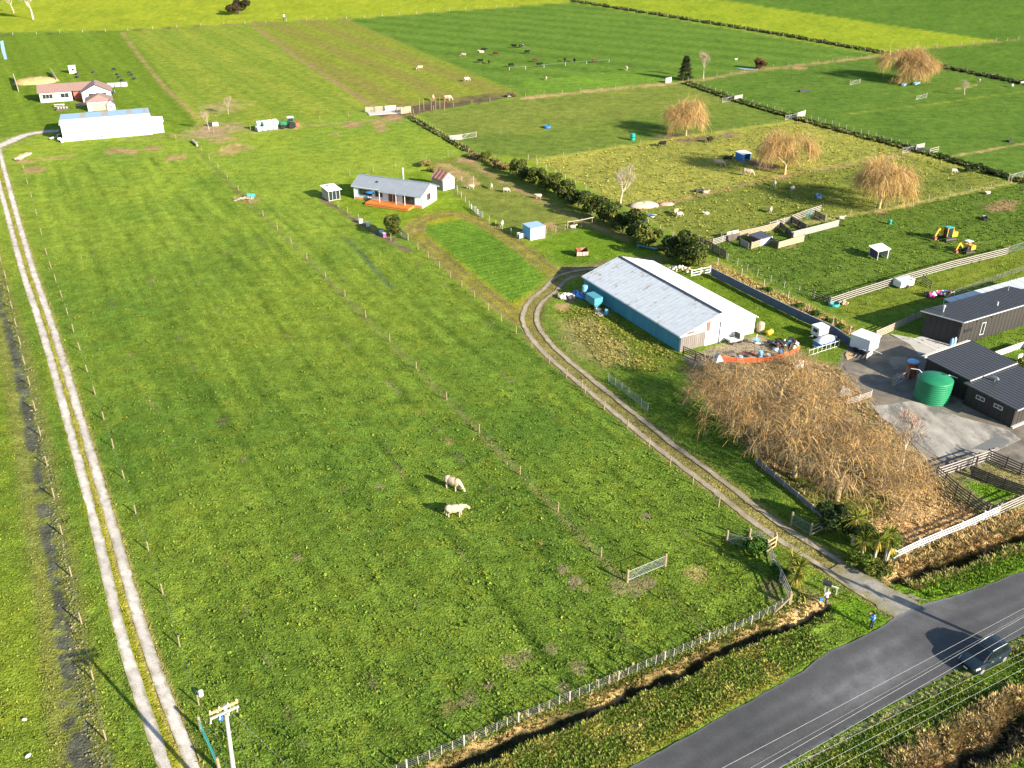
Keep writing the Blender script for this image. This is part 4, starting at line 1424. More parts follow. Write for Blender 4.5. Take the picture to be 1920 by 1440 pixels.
# ---- dark house on the right, three wings
def skewwing(name, label, A, B, D, h, roofm):
    t = thing(name, label, 'house', A, head(A, B))
    L_, dv_ = (B - A).length, D - A
    ux, uy = (B - A).normalized(), None
    k, W = dv_.dot(ux), abs(ux.cross(dv_).z)
    f = lambda x, y: Vector((x + k * y / W, y, 0))
    ins = .45
    c = [f(ins, ins), f(L_ - ins, ins), f(L_ - ins, W - ins), f(ins, W - ins)]
    for i in range(4):
        a, b = c[i], c[(i + 1) % 4]
        d = (b - a).normalized() * .06
        pbar('wall', m_black, t, a + d + Vector((0, 0, h / 2)), b - d + Vector((0, 0, h / 2)), .12, h)
        n = int((b - a).length / .75)
        o_ = Vector((d.y, -d.x, 0)).normalized() * .075
        for j in range(1, n):
            pbox('batten', m_black, t, a + (b - a) * j / n + o_ + Vector((0, 0, h / 2)), (.05, .03, h - .02), (0, 0, head(a, b)))
    q = [f(0, 0), f(L_, 0), f(L_, W), f(0, W)]
    MB().prism([(p.x, p.y) for p in q], h + .02, h + .16).build('roof', roofm, t)
    for j in range(int(L_ / .55) + 1):
        x = .02 + (L_ - .04) * j / int(L_ / .55)
        pbar('seam', roofm, t, f(x, 0) + Vector((0, 0, h + .18)), f(x, W) + Vector((0, 0, h + .18)), .05, .045)
    for i, m__ in ((0, m_galv), (3, m_galv)):
        a, b = q[i], q[(i + 1) % 4]
        o_ = (b - a).normalized()
        o_ = Vector((o_.y, -o_.x, 0)) * .06
        pbar('gutter', m__, t, a + o_ + Vector((0, 0, h + .08)), b + o_ + Vector((0, 0, h + .08)), .1, .12)
    return t



def flatwing(name, label, base, rz, L, W, h, fall=.25, roofm=m_roofd, over=.35):
    t = thing(name, label, 'house', base, rz)
    for a, b in (((L / 2, .06, h / 2), (L, .12, h)), ((L / 2, W - .06, h / 2), (L, .12, h)), ((.06, W / 2, h / 2), (.12, W - .24, h)), ((L - .06, W / 2, h / 2), (.12, W - .24, h))):
        wl = pbox('wall', m_black, t, a, b)
    n = int(L / .75)
    for i in range(n + 1):
        x = .2 + (L - .4) * i / n
        pbox('batten', m_black, t, (x, -.015, h / 2), (.05, .03, h - .02))
    n2 = int(W / .75)
    for i in range(n2 + 1):
        y = .2 + (W - .4) * i / n2
        pbox('batten', m_black, t, (-.015, y, h / 2), (.03, .05, h - .02))
    r = pbox('roof', roofm, t, (L / 2, W / 2, h + .14), (L + 2 * over, W + 2 * over, .14), (math.atan2(fall, W), 0, 0))
    t['roof_h'] = h
    nr = int((L + 2 * over) / .55)
    for i in range(nr + 1):
        x = -over + (L + 2 * over) * i / nr
        a = math.atan2(fall, W)
        pbar('seam', roofm, t, (x, -over, h + .225 - fall / 2 * (1 + 2 * over / W)), (x, W + over, h + .225 + fall / 2 * (1 + 2 * over / W)), .05, .045)
    for y, zz in ((-over - .04, -fall / 2), (W + over + .04, fall / 2)):
        pbox('gutter', m_galv if y < 0 else m_dark, t, (L / 2, y, h + .13 + zz * 1.1), (L + 2 * over, .1, .12))
    return t

b0 = (61.2, 113.2, 0)
rzb = R(28.3)
HZ = 3.6
_A, _D = G(1807, 606, HZ), G(1726, 584, HZ)
_A.z = _D.z = 0
bh = skewwing('dark_house', 'dark clad house wing with long low charcoal roof behind the yard', _A, _A + Vector((math.cos(rzb), math.sin(rzb), 0)) * 18, _D, HZ, m_roofd)
window(bh, (1.9, .33, 2.0), 1.5, .5, 0, m_dark, panes=2)
window(bh, (4.9, .33, 1.6), .8, 1.8, 0, m_white, panes=1)
for x in (.3, 3.3, 6.2):
    pbox('downlight', m_dark, bh, (x, .32, 3.0), (.12, .1, .2))
vt = MB().tube([(.4, 3.6, 3.7), (.4, 3.6, 4.5)], .09, 8).build('vent_pipe', m_galv, bh)
MB().lathe([(.2, 0), (.2, .2), (.05, .3)], 10).build('cowl', m_galv, vt, (.4, 3.6, 4.45))
MB().tube([(8.6, 1.5, 3.7), (8.6, 1.5, 4.3)], .1, 8).build('vent_pipe', m_white, bh)
MB().tube([(14.5, 4.2, 3.7), (14.5, 4.2, 5.4)], .03, 5).build('aerial', m_galv, bh)
for k in range(6):
    MB().tube([(14.5 - .5, 3.9 + .12 * k, 5.3 - .08 * k), (14.5 + .5, 3.9 + .12 * k, 5.3 - .08 * k)], .012, 4).build('aerial_rod', m_galv, bh)
# second and third wings
b2 = flatwing('dark_house', 'dark clad garage wing with square charcoal roof and white edged flashing', (54.7, 97.1, 0), R(30.5), 8.3, 5.9, 2.95, .22)
for y, z in ((6.2, 3.31), (6.5, 3.23)):
    pbar('flashing', m_white, b2, (-.4, y, z), (8.6, y, z), .07, .07)
MB().ell((0, 0, 0), (.22, .22, .2), 10, 6).build('light_dome', m_white, b2, (-.3, 6.0, 3.35))
for y in (1.9, 2.6):
    pbox('door', m_dark, b2, (-.04, y, 1.05), (.06, .62, 2.1))
b3 = flatwing('dark_house', 'dark clad house wing nearest the road with dish on its ribbed roof', (57.4, 90.9, 0), R(30.5), 9.0, 6.2, 2.5, .22)
window(b3, (-.05, 4.3, 1.75), 1.1, .5, R(-90), m_white, panes=2)
window(b3, (-.05, 2.0, 1.75), 1.1, .5, R(-90), m_white, panes=2)
dish = MB().lathe([(.05, 0), (.3, .06), (.42, .16), (.44, .17), (.3, .08), (.05, .03)], 14, M=Matrix.Rotation(R(60), 4, 'Y'))
dd = dish.build('dish', m_white, b3, (3.2, 5.0, 3.1))
MB().tube([(3.2, 5.0, 2.6), (3.2, 5.0, 3.1)], .03, 6).build('dish_mount', m_galv, b3)
pbox('foundation', m_conc, b3, (4.5, -.16, .10), (9.2, .3, .2))

# slatted terrace and glass lean-to behind the long wing
o = thing('pergola', 'white translucent pergola roof along the far side of the long dark house', 'pergola', (63.4, 121.6, -.5), rzb)
for k in range(9):
    pbox('roof_sheet', mat('clear roofing', (.42, .46, .50), rough=.3, var=.05), o, (1.2 + 2.0 * k, .6, 2.3), (1.9, 2.6, .04), (R(4), 0, 0))
for k in range(5):
    pbox('post', m_white, o, (.4 + 4.2 * k, 1.8, 1.1), (.1, .1, 2.2))
# pool of shade with courtyard wall between the wings
o = thing('courtyard_wall', 'low white courtyard wall between the dark house wings', 'wall', (63.6, 108.6, 0), R(30))
pbox('wall', m_white, o, (3.0, 0, .4), (6.0, .15, .8))
pbox('wall', m_white, o, (6.05, -2.0, .4), (.15, 3.8, .8))
o = thing('outdoor_sofa', 'pale folding chair in the courtyard of the dark house', 'chair', (66.5, 107.2, 0), R(20))
pbox('seat', m_white, o, (0, 0, .4), (.7, .7, .08))
pbox('backrest', m_white, o, (0, .33, .75), (.7, .06, .6))
for x in (-.3, .3):
    for y in (-.3, .3):
        pbox('leg', m_galv, o, (x, y, .2), (.04, .04, .4))
brk = thing('brick_planter', 'low brown brick planter at the courtyard corner', 'planter', (69.5, 105.5, 0), R(30))
for i in range(5):
    for k in range(8):
        pbox('brick', m_red if (i + k) % 3 else m_brown, brk, (k * .31 + (.15 if i % 2 else 0), 0, .07 + .14 * i), (.29, .2, .125))
# concrete terrace beside the long wing
tr = thing('terrace', 'shaded paved terrace along the end of the long dark house', 'terrace', (57.3, 110.4, 0), R(28.3))
for i in range(5):
    for j in range(5):
        pbox('paver', m_conc, tr, (.0 + i * .8, j * .95, .035 + .006 * ((i * 2 + j * 3) % 3)), (.78, .93, .06))
for k, (x, c) in enumerate(((3.4, m_white), (2.9, m_galv), (2.3, m_lblue))):
    o = thing('gas_bottle', ['white gas bottle nearest the dark house corner', 'grey gas bottle between a white and a blue one', 'pale blue gas bottle farthest from the dark house corner'][k], 'gas bottle', (57.3 + x * .88, 110.4 + x * .47 + .3, 0))
    MB().lathe([(.18, 0), (.2, .1), (.2, 1.0), (.1, 1.2), (.06, 1.3)], 10).build('bottle_body', c, o, smooth=False)
    MB().lathe([(.11, 0), (.11, .12)], 8).build('collar', m_dark, o, (0, 0, 1.27))

# ---- round tanks
tk = thing('water_tank', 'big round green plastic water tank below the dark house', 'tank', (51.0, 97.6, 0))
rr_ = 2.0
prof = [(rr_ * .97, 0), (rr_, .08)]
for k in range(9):
    z = .15 + k * .29
    prof += [(rr_, z), (rr_ - .035, z + .06), (rr_ - .035, z + .12), (rr_, z + .18)]
prof += [(rr_, 2.75), (rr_ * .93, 2.85), (rr_ * .5, 3.12), (.35, 3.22)]
MB().lathe(prof, 36).build('tank_body', m_green, tk, smooth=True)
MB().lathe([(.36, 0), (.36, .1), (.30, .16)], 16).build('lid', mat('dark green plastic', (.01, .08, .04), rough=.5, var=.1), tk, (.95, .35, 3.0))
MB().tube([(-1.2, 1.2, 2.9), (-1.5, 1.5, 3.15), (-2.3, 1.9, 3.1)], .05, 6).build('inlet_pipe', m_white, tk)
MB().tube([(1.3, .6, 2.75), (2.0, .9, 2.7), (2.9, .6, 2.5)], .06, 6).build('overflow_pipe', m_white, tk)
o = thing('steel_tank', 'upright rusty brown drum tank with blue lid in the yard', 'tank', G(1706, 706))
MB().lathe([(.62, 0), (.66, .05), (.66, .7), (.69, .75), (.66, .8), (.66, 1.5), (.69, 1.55), (.66, 1.6), (.66, 2.1)], 18).build('tank_body', m_rust, o)
MB().lathe([(.69, 2.08), (.69, 2.2), (.2, 2.3)], 18).build('lid', m_lblue, o)
o = thing('firewood_heap', 'small heap of cut firewood beside the rusty drum', 'firewood', G(1690, 706))
rnd = random.Random(5)
lg = MB().tube([(-.2, 0, 0), (.2, 0, 0)], .08, 7).mesh('log', m_stone2)
for k in range(26):
    a, r = rnd.uniform(0, 6.28), .75 * math.sqrt(rnd.random())
    link('log', lg, o, (r * math.cos(a), r * math.sin(a) * .7, .08 + .35 * max(0, 1 - r / .75) * rnd.random()), rot=(0, rnd.uniform(-.3, .3), a * 3))
# ------------------------------------------------------------------ fences and gates
POST_M = {}


def post_mesh(m_, r=.075, n=7):
    k = (m_.name, r)
    if k not in POST_M:
        POST_M[k] = MB().lathe([(r, -.1), (r, .97), (r * .7, 1.0)], n).mesh('post', m_)
    return POST_M[k]


m_post = mat('round fence post', (.25, .195, .115), rough=.9, var=.25, scale=2)
m_postg = mat('grey fence post', (.30, .275, .235), rough=.9, var=.25, scale=2)
m_wire = mat('fence wire', (.30, .31, .30), rough=.5, metal=.5, var=.05)
FR = random.Random(3)
m_gate = mat('gate steel', (.22, .235, .235), rough=.5, metal=.3, var=.08)


def wire_fence(label, pts, h=1.15, m_=None, wires=3, r=.065, wr=.004, name='fence', group=None, lean=.03):
    """posts at the given ground points and thin wires between"""
    m_ = m_ or m_post
    o = thing(name, label, 'fence', pts[0], 0, group)
    base = Vector(pts[0])
    pm = post_mesh(m_, r)
    L = [Vector(p) - base for p in pts]
    for p in L:
        link('post', pm, o, (p.x, p.y, 0), rot=(FR.uniform(-lean, lean), FR.uniform(-lean, lean), FR.uniform(0, 6)), scale=(1, 1, h * FR.uniform(.93, 1.07)))
    for k in range(wires):
        z = h * (.95 - .8 * k / max(1, wires - 1) * .85)
        off = Vector((0, 0, z))
        MB().tube([p + off for p in L], wr, 3, cap=False).build('wire', m_wire, o)
    return o


def between(a, b, n):
    a, b = Vector(a), Vector(b)
    return [a + (b - a) * k / n for k in range(n + 1)]


def upto(a, b, step):
    a, b = Vector(a), Vector(b)
    return between(a, b, max(1, round((b - a).length / step)))


def chain(pts, step):
    out = []
    for a, b in zip(pts[:-1], pts[1:]):
        q = upto(a, b, step)
        out += q if not out else q[1:]
    return out


def rail_fence(label, pts, h=1.3, nr=4, m_rail_=None, m_post_=None, step=2.2, name='rail_fence', rw=.13, side=1, group=None, pw=.14):
    """posts with boards between them, every board its own part"""
    m_rail_ = m_rail_ or m_rail
    m_post_ = m_post_ or m_woodg
    q = chain([Vector(p) for p in pts], step)
    o = thing(name, label, 'fence', q[0], 0, group)
    L = [p - q[0] for p in q]
    for i, p in enumerate(L):
        a = L[min(i + 1, len(L) - 1)] - L[max(i - 1, 0)]
        pbox('post', m_post_, o, (p.x, p.y, (h + .08) / 2), (pw, pw, h + .08), (0, 0, math.atan2(a.y, a.x)))
    for a, b in zip(L[:-1], L[1:]):
        d = (b - a).normalized()
        nrm = Vector((d.y, -d.x, 0)) * (pw / 2 + .022) * side
        for k in range(nr):
            z = h - .10 - k * (h - .25) / max(1, nr - 1)
            e = FR.uniform(-.012, .012)
            pbar('rail', m_rail_, o, a + nrm + d * .004 + Vector((0, 0, z + e)), b + nrm - d * .004 + Vector((0, 0, z - e)), .035, rw)
    return o


def gate(label, a, b, h=1.1, m_=None, bars=6, mesh=True, posts=True, name='farm_gate', group=None):
    m_ = m_ or m_gate
    a, b = Vector(a), Vector(b)
    L = (b - a).length
    o = thing(name, label, 'gate', a, head(a, b), group)
    f = MB()
    f.tube([(.1, 0, .15), (L - .1, 0, .15)], .022, 6).tube([(.1, 0, h), (L - .1, 0, h)], .022, 6)
    f.tube([(.1, 0, .15), (.1, 0, h)], .028, 6).tube([(L - .1, 0, .15), (L - .1, 0, h)], .028, 6)
    f.build('frame', m_, o)
    for k in range(1, bars):
        z = .15 + (h - .15) * k / bars
        MB().tube([(.1, 0, z), (L - .1, 0, z)], .008, 4).build('bar', m_, o)
    if mesh:
        n = int(L / .16)
        mb = MB()
        for k in range(1, n):
            x = .1 + (L - .2) * k / n
            mb.tube([(x, 0, .15), (x, 0, h)], .004, 3, cap=False)
        mb.build('gate_mesh', m_, o)
    MB().bar((.12, 0, .2), (L * .5, 0, h - .03), .025, .04).build('brace', m_, o)
    if posts:
        for x in (0, L):
            link('post', post_mesh(m_post, .11, 9), o, (x, 0, 0), scale=(1, 1, h + .25))
    return o


g_line = 'wire fences along the paddocks'
PXA = [(38, 300), (45, 318), (52, 345), (60, 372), (69, 403), (78, 440), (87.5, 477), (96, 503), (105, 528), (116, 557), (127, 590), (138, 622), (150, 657), (164, 697.5), (178.6, 740), (195.3, 788), (212.8, 840), (232.8, 897), (254.7, 963), (278.6, 1033), (306, 1115), (337, 1212), (373, 1322), (414, 1445), (460, 1590)]
wire_fence('round post wire fence along the right of the two wheel ruts', [G(*p) for p in PXA], 1.12, group=g_line)
PXL = [(-18, 420), (-8, 455), (2, 490), (11, 521), (16.7, 548), (22.8, 578), (30, 610), (38, 645), (46, 682), (55.6, 721), (65.8, 768), (75.8, 815.6), (88.3, 872), (101.4, 932), (116.5, 1003), (134, 1080), (153, 1169), (175, 1275), (199, 1388), (225, 1510)]
wire_fence('wire fence between the wet drain and the pale gravel track', [G(*p) for p in PXL], 1.15, group=g_line)
PXB = [(1127, 1043), (1046, 960), (975, 890), (899, 811), (837.5, 749.4), (780.6, 691.6), (731, 640.6), (685.8, 595.5), (647, 556.7), (610.8, 520.6), (576, 486.7), (546, 456.7), (520, 430), (493.6, 405.3), (469, 381), (447, 357), (427, 335), (409, 316), (393, 299), (378, 283)]
wire_fence('round post wire fence crossing the big paddock down its middle', [G(*p) for p in PXB], 1.12, group=g_line)
PXC = [(637, 372), (634, 388), (652, 400), (672.5, 413), (703, 433), (733, 451), (765, 451), (783.5, 467.5), (803, 485), (824, 503), (844.8, 521.7), (866, 539), (890, 559), (915.5, 582), (940, 602.5), (967.7, 625.8), (997, 653), (1030, 680.6), (1062, 707.4), (1091, 728), (1097, 736.7), (1133, 768.7), (1176.5, 803.7), (1217, 837), (1256, 873.7), (1299, 908), (1347, 951)]
wire_fence('wire fence following the left edge of the gravel driveway', [G(*p) for p in PXC], 1.2, group=g_line)

# road fence: posts with hanging battens
rf_pts = chain([G(1480, 1133), G(1407, 1173.5), G(763, 1446), G(560, 1540)], 4.35)
o = thing('batten_fence', 'post and batten wire fence between the big paddock and the roadside ditch', 'fence', rf_pts[0])
L = [p - rf_pts[0] for p in rf_pts]
for p in L:
    link('post', post_mesh(m_postg, .085), o, (p.x, p.y, 0), rot=(FR.uniform(-.03, .03), FR.uniform(-.03, .03), 0), scale=(1, 1, 1.2 * FR.uniform(.95, 1.05)))
bt = MB().box((0, 0, .55), (.05, .04, 1.0)).mesh('batten', m_postg)
for a, b in zip(L[:-1], L[1:]):
    for k in range(1, 5):
        p = a + (b - a) * k / 5
        link('batten', bt, o, (p.x, p.y, .08), rot=(FR.uniform(-.06, .06), FR.uniform(-.05, .05), head(a, b)))
for k in range(6):
    MB().tube([p + Vector((0, 0, .2 + .18 * k)) for p in L], .009, 3, cap=False).build('wire', m_wire, o)

# timber pieces at the paddock corner
o = thing('corner_rails', 'pale timber rail stay at the road end of the paddock fence', 'rails', G(1480, 1134))
for k, (a, b) in enumerate((((1450, 1150), (1480, 1133)),)):
    p, q = G(*a) - G(1480, 1134), G(*b) - G(1480, 1134)
    pbar('rail', m_post, o, p + Vector((0, -.12, .15)), q + Vector((0, -.12, .95)), .10, .12)
pbox('post', m_post, o, (0, 0, .65), (.22, .22, 1.3))
rail_fence('old grey rail fence from the paddock corner to the double gates', [G(1480, 1132), G(1462, 1090), G(1447, 1062), G(1438, 1036)], 1.25, 4, m_woodg, m_woodg, 2.3)
rail_fence('short new timber rail panel beside the double gates', [G(1437, 1034), G(1453, 1024)], 1.3, 3, m_wood, m_wood, 3)
gate('galvanised gate lying open left of the double gates', G(1362, 1016), G(1405, 1029), 1.1)
gate('galvanised gate standing across the paddock entrance beside the new timber panel', G(1404, 1013), G(1452, 1020), 1.15)
gate('wide galvanised gate standing alone in the paddock', G(1176, 1091), G(1247, 1061), 1.15)
gate('dark galvanised gate in the shade across the driveway from the double gates', G(1483, 983), G(1519, 1004), 1.2)
rail_fence('short weathered rail panel in the shade of the cabbage trees', [G(1519, 1003), G(1541, 993)], 1.2, 3, m_woodg, m_woodg, 3)
gate('teal gate folded beside the farm track next to the power pole', G(377, 1370), G(412, 1448), 1.2, m_teal)
# netting panels in the willow shade
o = rail_fence('grey netting panel fence in the willow shade beside the driveway', [G(1141, 715), G(1178, 742), G(1214, 772)], 1.1, 5, m_gate, m_gate, 1.6, rw=.02, pw=.06, name='netting_fence')
# low concrete panel wall beneath the willows
pw = thing('panel_wall', 'low concrete panel wall with painted-in shade under the big willows beside the driveway', 'wall', G(1418, 868), 0)
pl = chain([G(1418, 868), G(1470, 912), G(1522, 956), G(1548, 976)], 1.8)
for a, b in zip(pl[:-1], pl[1:]):
    pbar('panel', mat('shade toned panel', (.14, .13, .135), rough=.9, var=.25), pw, a - pl[0] + Vector((0, 0, .3)), b - pl[0] + Vector((0, 0, .3)), .08, .58)  # willow shade put into this dark panel colour
for a in pl:
    pbox('post', m_woodg, pw, (a.x - pl[0].x, a.y - pl[0].y, .35), (.12, .12, .7), (0, 0, GRID))

# whitewashed rail fence of the digger paddock
rail_fence('long whitewashed four rail fence below the yellow diggers', [G(1555, 572), G(1603, 556), G(1690, 529), G(1780, 503), G(1886, 477)], 1.25, 4, m_rail, m_woodd, 2.25)
gate('galvanised gate at the far end of the whitewashed rail fence', G(1888, 476), G(1930, 463), 1.2)
rail_fence('short dark rail fence at the left end of the whitewashed fence', [G(1524, 557), G(1553, 570)], 1.25, 4, m_woodd, m_woodd, 2)
rail_fence('dark rail panel beside the white sheep trailer', [G(1729, 530), G(1745, 541)], 1.2, 4, m_woodd, m_woodd, 2.2)
# netting fence behind the dark house
wire_fence('thin dark netting fence behind the long dark house', upto(G(1785, 556), G(1930, 505), 2.6), 1.1, m_woodd, 6, .045, .01, name='netting_fence')
# white board fence by the road and the dark cattle yard
rail_fence('white board fence curving along the road ditch', [G(1674, 1051), G(1720, 1029), G(1760, 1012), G(1800, 996), G(1842, 977), G(1870, 965)], 1.15, 4, m_white, m_white, 2.3)
rail_fence('whitewashed rails on dark posts ending the roadside board fence', [G(1870, 965), G(1890, 956), G(1930, 938)], 1.25, 4, m_rail, m_woodd, 1.9)
rail_fence('dark timber fence closing the left of the cattle yard', [G(1755, 896), G(1771, 910), G(1792, 929), G(1815, 946), G(1850, 972)], 1.45, 5, m_woodd, m_woodd, 2.1)
rail_fence('pale sunlit rail fence at the back of the cattle yard', [G(1755, 895), G(1805, 878), G(1858, 860)], 1.3, 4, m_rail, m_woodd, 2.4)  # sunlight on these rails put in as a paler rail colour
rail_fence('dark timber fence along the back right of the cattle yard', [G(1850, 862), G(1885, 877), G(1940, 901)], 1.35, 5, m_woodd, m_woodd, 2.0)
rail_fence('dark boarded drafting race across the middle of the cattle yard', [G(1822, 893), G(1850, 905), G(1880, 917), G(1920, 931)], 1.3, 6, m_woodd, m_woodd, 1.9, rw=.17)
rail_fence('low dark rail joining the cattle yard corner to the roadside fence', [G(1851, 970), G(1875, 955)], 1.0, 2, m_woodg, m_woodd, 2.0)
rail_fence('short dark fence linking the race to the cattle yard back fence', [G(1825, 890), G(1828, 876)], 1.3, 4, m_woodd, m_woodd, 2.0)
rail_fence('white rail fence panel between the barn and the corrugated fence', [G(1296, 518), G(1331, 511)], 1.1, 3, m_white, m_white, 2.4)

# corrugated iron fence right of the barn
cf = thing('corrugated_fence', 'dark blue corrugated iron fence running right of the barn', 'fence', G(1333, 517))
q = chain([G(1333, 517), G(1400, 551), G(1480, 591), G(1560, 628), G(1594, 652)], 2.4)
m_cor = mat('dark blue iron', (.075, .10, .16), rough=.5, var=.12, scale=.8, spec=.4)
for a, b in zip(q[:-1], q[1:]):
    a2, b2_ = a - q[0], b - q[0]
    ribbed(cf, 'panel', m_cor, a2 + Vector((0, 0, .05)), b2_ + Vector((0, 0, .05)), (0, 0, 1.25), 12, .035)
    pbar('cap', m_galv, cf, a2 + Vector((0, 0, 1.33)), b2_ + Vector((0, 0, 1.33)), .06, .05)
for a in q:
    pbox('post', m_woodd, cf, (a.x - q[0].x, a.y - q[0].y + .1, .65), (.1, .1, 1.3))
wire_fence('post and wire fence on the dry strip right of the corrugated iron', [G(1345, 497), G(1390, 518), G(1432, 540), G(1477, 562), G(1515, 588), G(1560, 612), G(1592, 628)], 1.3, m_woodg, 3, .08)
wire_fence('netting fence with close grey posts beside the sheep yards', chain([G(1318, 462), G(1364, 488), G(1420, 518), G(1470, 540), G(1526, 560)], 2.6), 1.15, m_postg, 4, .055)

# sheep yards
g_y = 'boarded panels of the sheep yards'
YL = [
    ('pale board panel at the left end of the sheep yards', [(1336, 459), (1372, 448)], 1.1, 4, m_rail, m_woodg, 1),
    ('tan board panel along the back of the sheep yards', [(1372, 448), (1418, 438), (1463, 427)], 1.2, 5, mat('tan boards', (.30, .25, .165), rough=.85, var=.2), m_woodd, 1),
    ('whitewashed far fence of the sheep yards, left section', [(1442, 428), (1482, 416)], 1.15, 4, m_rail, m_woodg, 1),
    ('whitewashed far fence of the sheep yards, right section', [(1482, 416), (1514, 404), (1538, 396)], 1.25, 4, m_rail, m_woodd, 1),
    ('white boarded fence at the right of the sheep yards', [(1482, 447), (1518, 438), (1545, 431), (1571, 424)], 1.25, 6, m_rail, m_woodd, 1),
    ('tan boarded fence at the front of the sheep yards', [(1458, 466), (1482, 459), (1506, 453)], 1.2, 6, MATS['tan boards'], m_woodd, 1),
    ('short pale boarded race at the front left of the sheep yards', [(1408, 467), (1425, 461)], 1.2, 5, MATS['tan boards'], m_woodg, 1),
    ('dark cross fence dividing the two grassy sheep pens', [(1462, 428), (1486, 448)], 1.15, 6, m_woodd, m_woodd, -1),
    ('dark cross fence right of the upper grassy sheep pen', [(1483, 417), (1511, 433)], 1.15, 6, m_woodd, m_woodd, -1),
    ('dark cross fence at the front corner of the sheep yards', [(1443, 456), (1458, 467)], 1.15, 6, m_woodd, m_woodd, -1),
    ('dark cross fence beside the sheep race', [(1386, 458), (1402, 467)], 1.1, 6, m_woodg, m_woodd, -1),
    ('six rail fence in painted-in shade running down from the sheep yards', [(1312, 458), (1336, 471), (1361, 486)], 1.3, 6, m_woodd, m_woodd, -1),  # dark timber colour stands in for the shaded side
    ('dark rail panel at the far right of the sheep yards', [(1527, 405), (1546, 416)], 1.1, 5, m_woodd, m_woodd, -1),
]
for lb, pts, h, n, mr, mp, sd in YL:
    rail_fence(lb, [G(*p) for p in pts], h, n, mr, mp, 2.3, name='yard_fence', group=g_y, side=sd, rw=.16 if n > 4 else .13)
gate('teal gate leaning inside the far pen of the sheep yards', G(1512, 412), G(1524, 404), 1.3, m_teal, posts=False)
o = thing('sheep_shelter', 'dark roofed sheep shelter inside the sheep yards', 'shelter', G(1424, 462), head(G(1424, 462), G(1444, 456)))
pbox('roof', mat('dark roofing', (.05, .055, .07), rough=.5, var=.15), o, (1.6, 1.3, 1.25), (3.2, 2.7, .06), (R(5), 0, 0))
pbox('wall', m_galv, o, (1.6, 0, .6), (3.1, .05, 1.2))
pbox('wall', m_woodd, o, (0.03, 1.3, .6), (.05, 2.5, 1.2))
o = thing('sheep_ramp', 'dark loading ramp in the left pen of the sheep yards', 'ramp', G(1378, 452), head(G(1372, 448), G(1418, 438)))
pbox('ramp_side', m_woodd, o, (0, .4, .6), (2.6, .06, 1.1))
pbox('ramp_side', m_white, o, (.6, 1.4, .7), (2.6, .06, 1.2))
pbox('ramp_floor', m_woodg, o, (.2, .9, .5), (2.6, .95, .06), (0, R(-14), 0))

# far fences
wire_fence('fence with close pale posts on the drain left of the middle paddock', chain([G(772, 218), G(800, 236), G(880, 285)], 2.2), 1.1, m_post, 3, .06)
wire_fence('fence line of small posts above the rough yellow paddock', upto(G(1005, 301), G(1495, 227), 7), 1.2, m_post, 2)
wire_fence('fence on the left edge of the rough yellow paddock beside the hedge', chain([G(990, 300), G(1060, 338), G(1140, 382), G(1215, 424), G(1310, 472)], 4.2), 1.25, m_woodg, 4)
wire_fence('grey close post fence along the drain right of the yellow paddock', chain([G(1508, 222), G(1600, 247), G(1715, 280)], 2.3), 1.2, m_postg, 3, .06)
wire_fence('close post fence along the drain below the lone conifer', chain([G(1290, 155), G(1385, 187), G(1480, 216)], 3), 1.15, m_postg, 3, .06)
wire_fence('fence along the far left boundary of the bright paddock', chain([G(-20, 68), G(240, 58), G(420, 46), G(650, 36), G(960, 12)], 9), 1.2, m_woodg, 2, .09)
wire_fence('fence along the long dark far drain', chain([G(1080, 4), G(1445, 64), G(1650, 101), G(1742, 122), G(1925, 159)], 7), 1.2, m_woodg, 2, .08)
wire_fence('fence climbing right from the far drain between two green fields', chain([G(1658, 99), G(1780, 87), G(1930, 72)], 6), 1.2, m_woodg, 2, .08)
wire_fence('fence above the lone willow from the conifer to the far drain', chain([G(1290, 153), G(1420, 131), G(1640, 107)], 7), 1.2, m_post, 2, .08)
wire_fence('fence along the muddy lane behind the middle paddock', chain([G(775, 213), G(850, 200), G(985, 183), G(1280, 155)], 6), 1.3, m_post, 2, .07)
wire_fence('fence along the grassy lane behind the tractor', chain([G(330, 262), G(470, 244), G(600, 226), G(705, 212)], 8), 1.2, m_post, 2, .07)
wire_fence('fence behind the cottage lawn', [G(656, 330), G(700, 322), G(742, 315), G(790, 311), G(800, 303), G(840, 293), G(878, 289)], 1.3, m_post, 3, .07)
wire_fence('fence between the cottage lawn and the goat paddock', chain([G(858, 362), G(880, 388), G(905, 408), G(942, 432), G(975, 447)], 3), 1.15, m_postg, 4, .06)
rail_fence('small white picket rail fence beside the goat paddock', [G(884, 392), G(902, 407)], .9, 3, m_white, m_white, 2)
wire_fence('post and rail fence between the container shed and the hedge', upto(G(1024, 440), G(1110, 420), 2.2), 1.15, m_post, 3, .07)
o = rail_fence('pale top rail section at the hedge end of the short fence', [G(1064, 428), G(1090, 424), G(1116, 418)], 1.3, 1, m_woodg, m_post, 4)
wire_fence('small fence around the chicken run beside the red roofed shed', [G(857, 356), G(888, 350), G(888, 338), G(866, 340)], 1.0, m_galv, 4, .04, name='netting_fence')
wire_fence('green tinted fence across the grassy lower paddock edge', chain([G(1300, 457), G(1500, 421), G(1640, 396)], 6), 1.15, m_postg, 2, .06)
wire_fence('fence between the far green paddock and the digger paddock', chain([G(1660, 392), G(1780, 367), G(1895, 343)], 6), 1.15, m_postg, 2, .06)
wire_fence('thin fence dividing the yellow paddock across its middle', upto(G(1330, 362), G(1700, 292), 9), 1.1, m_post, 1, .05)

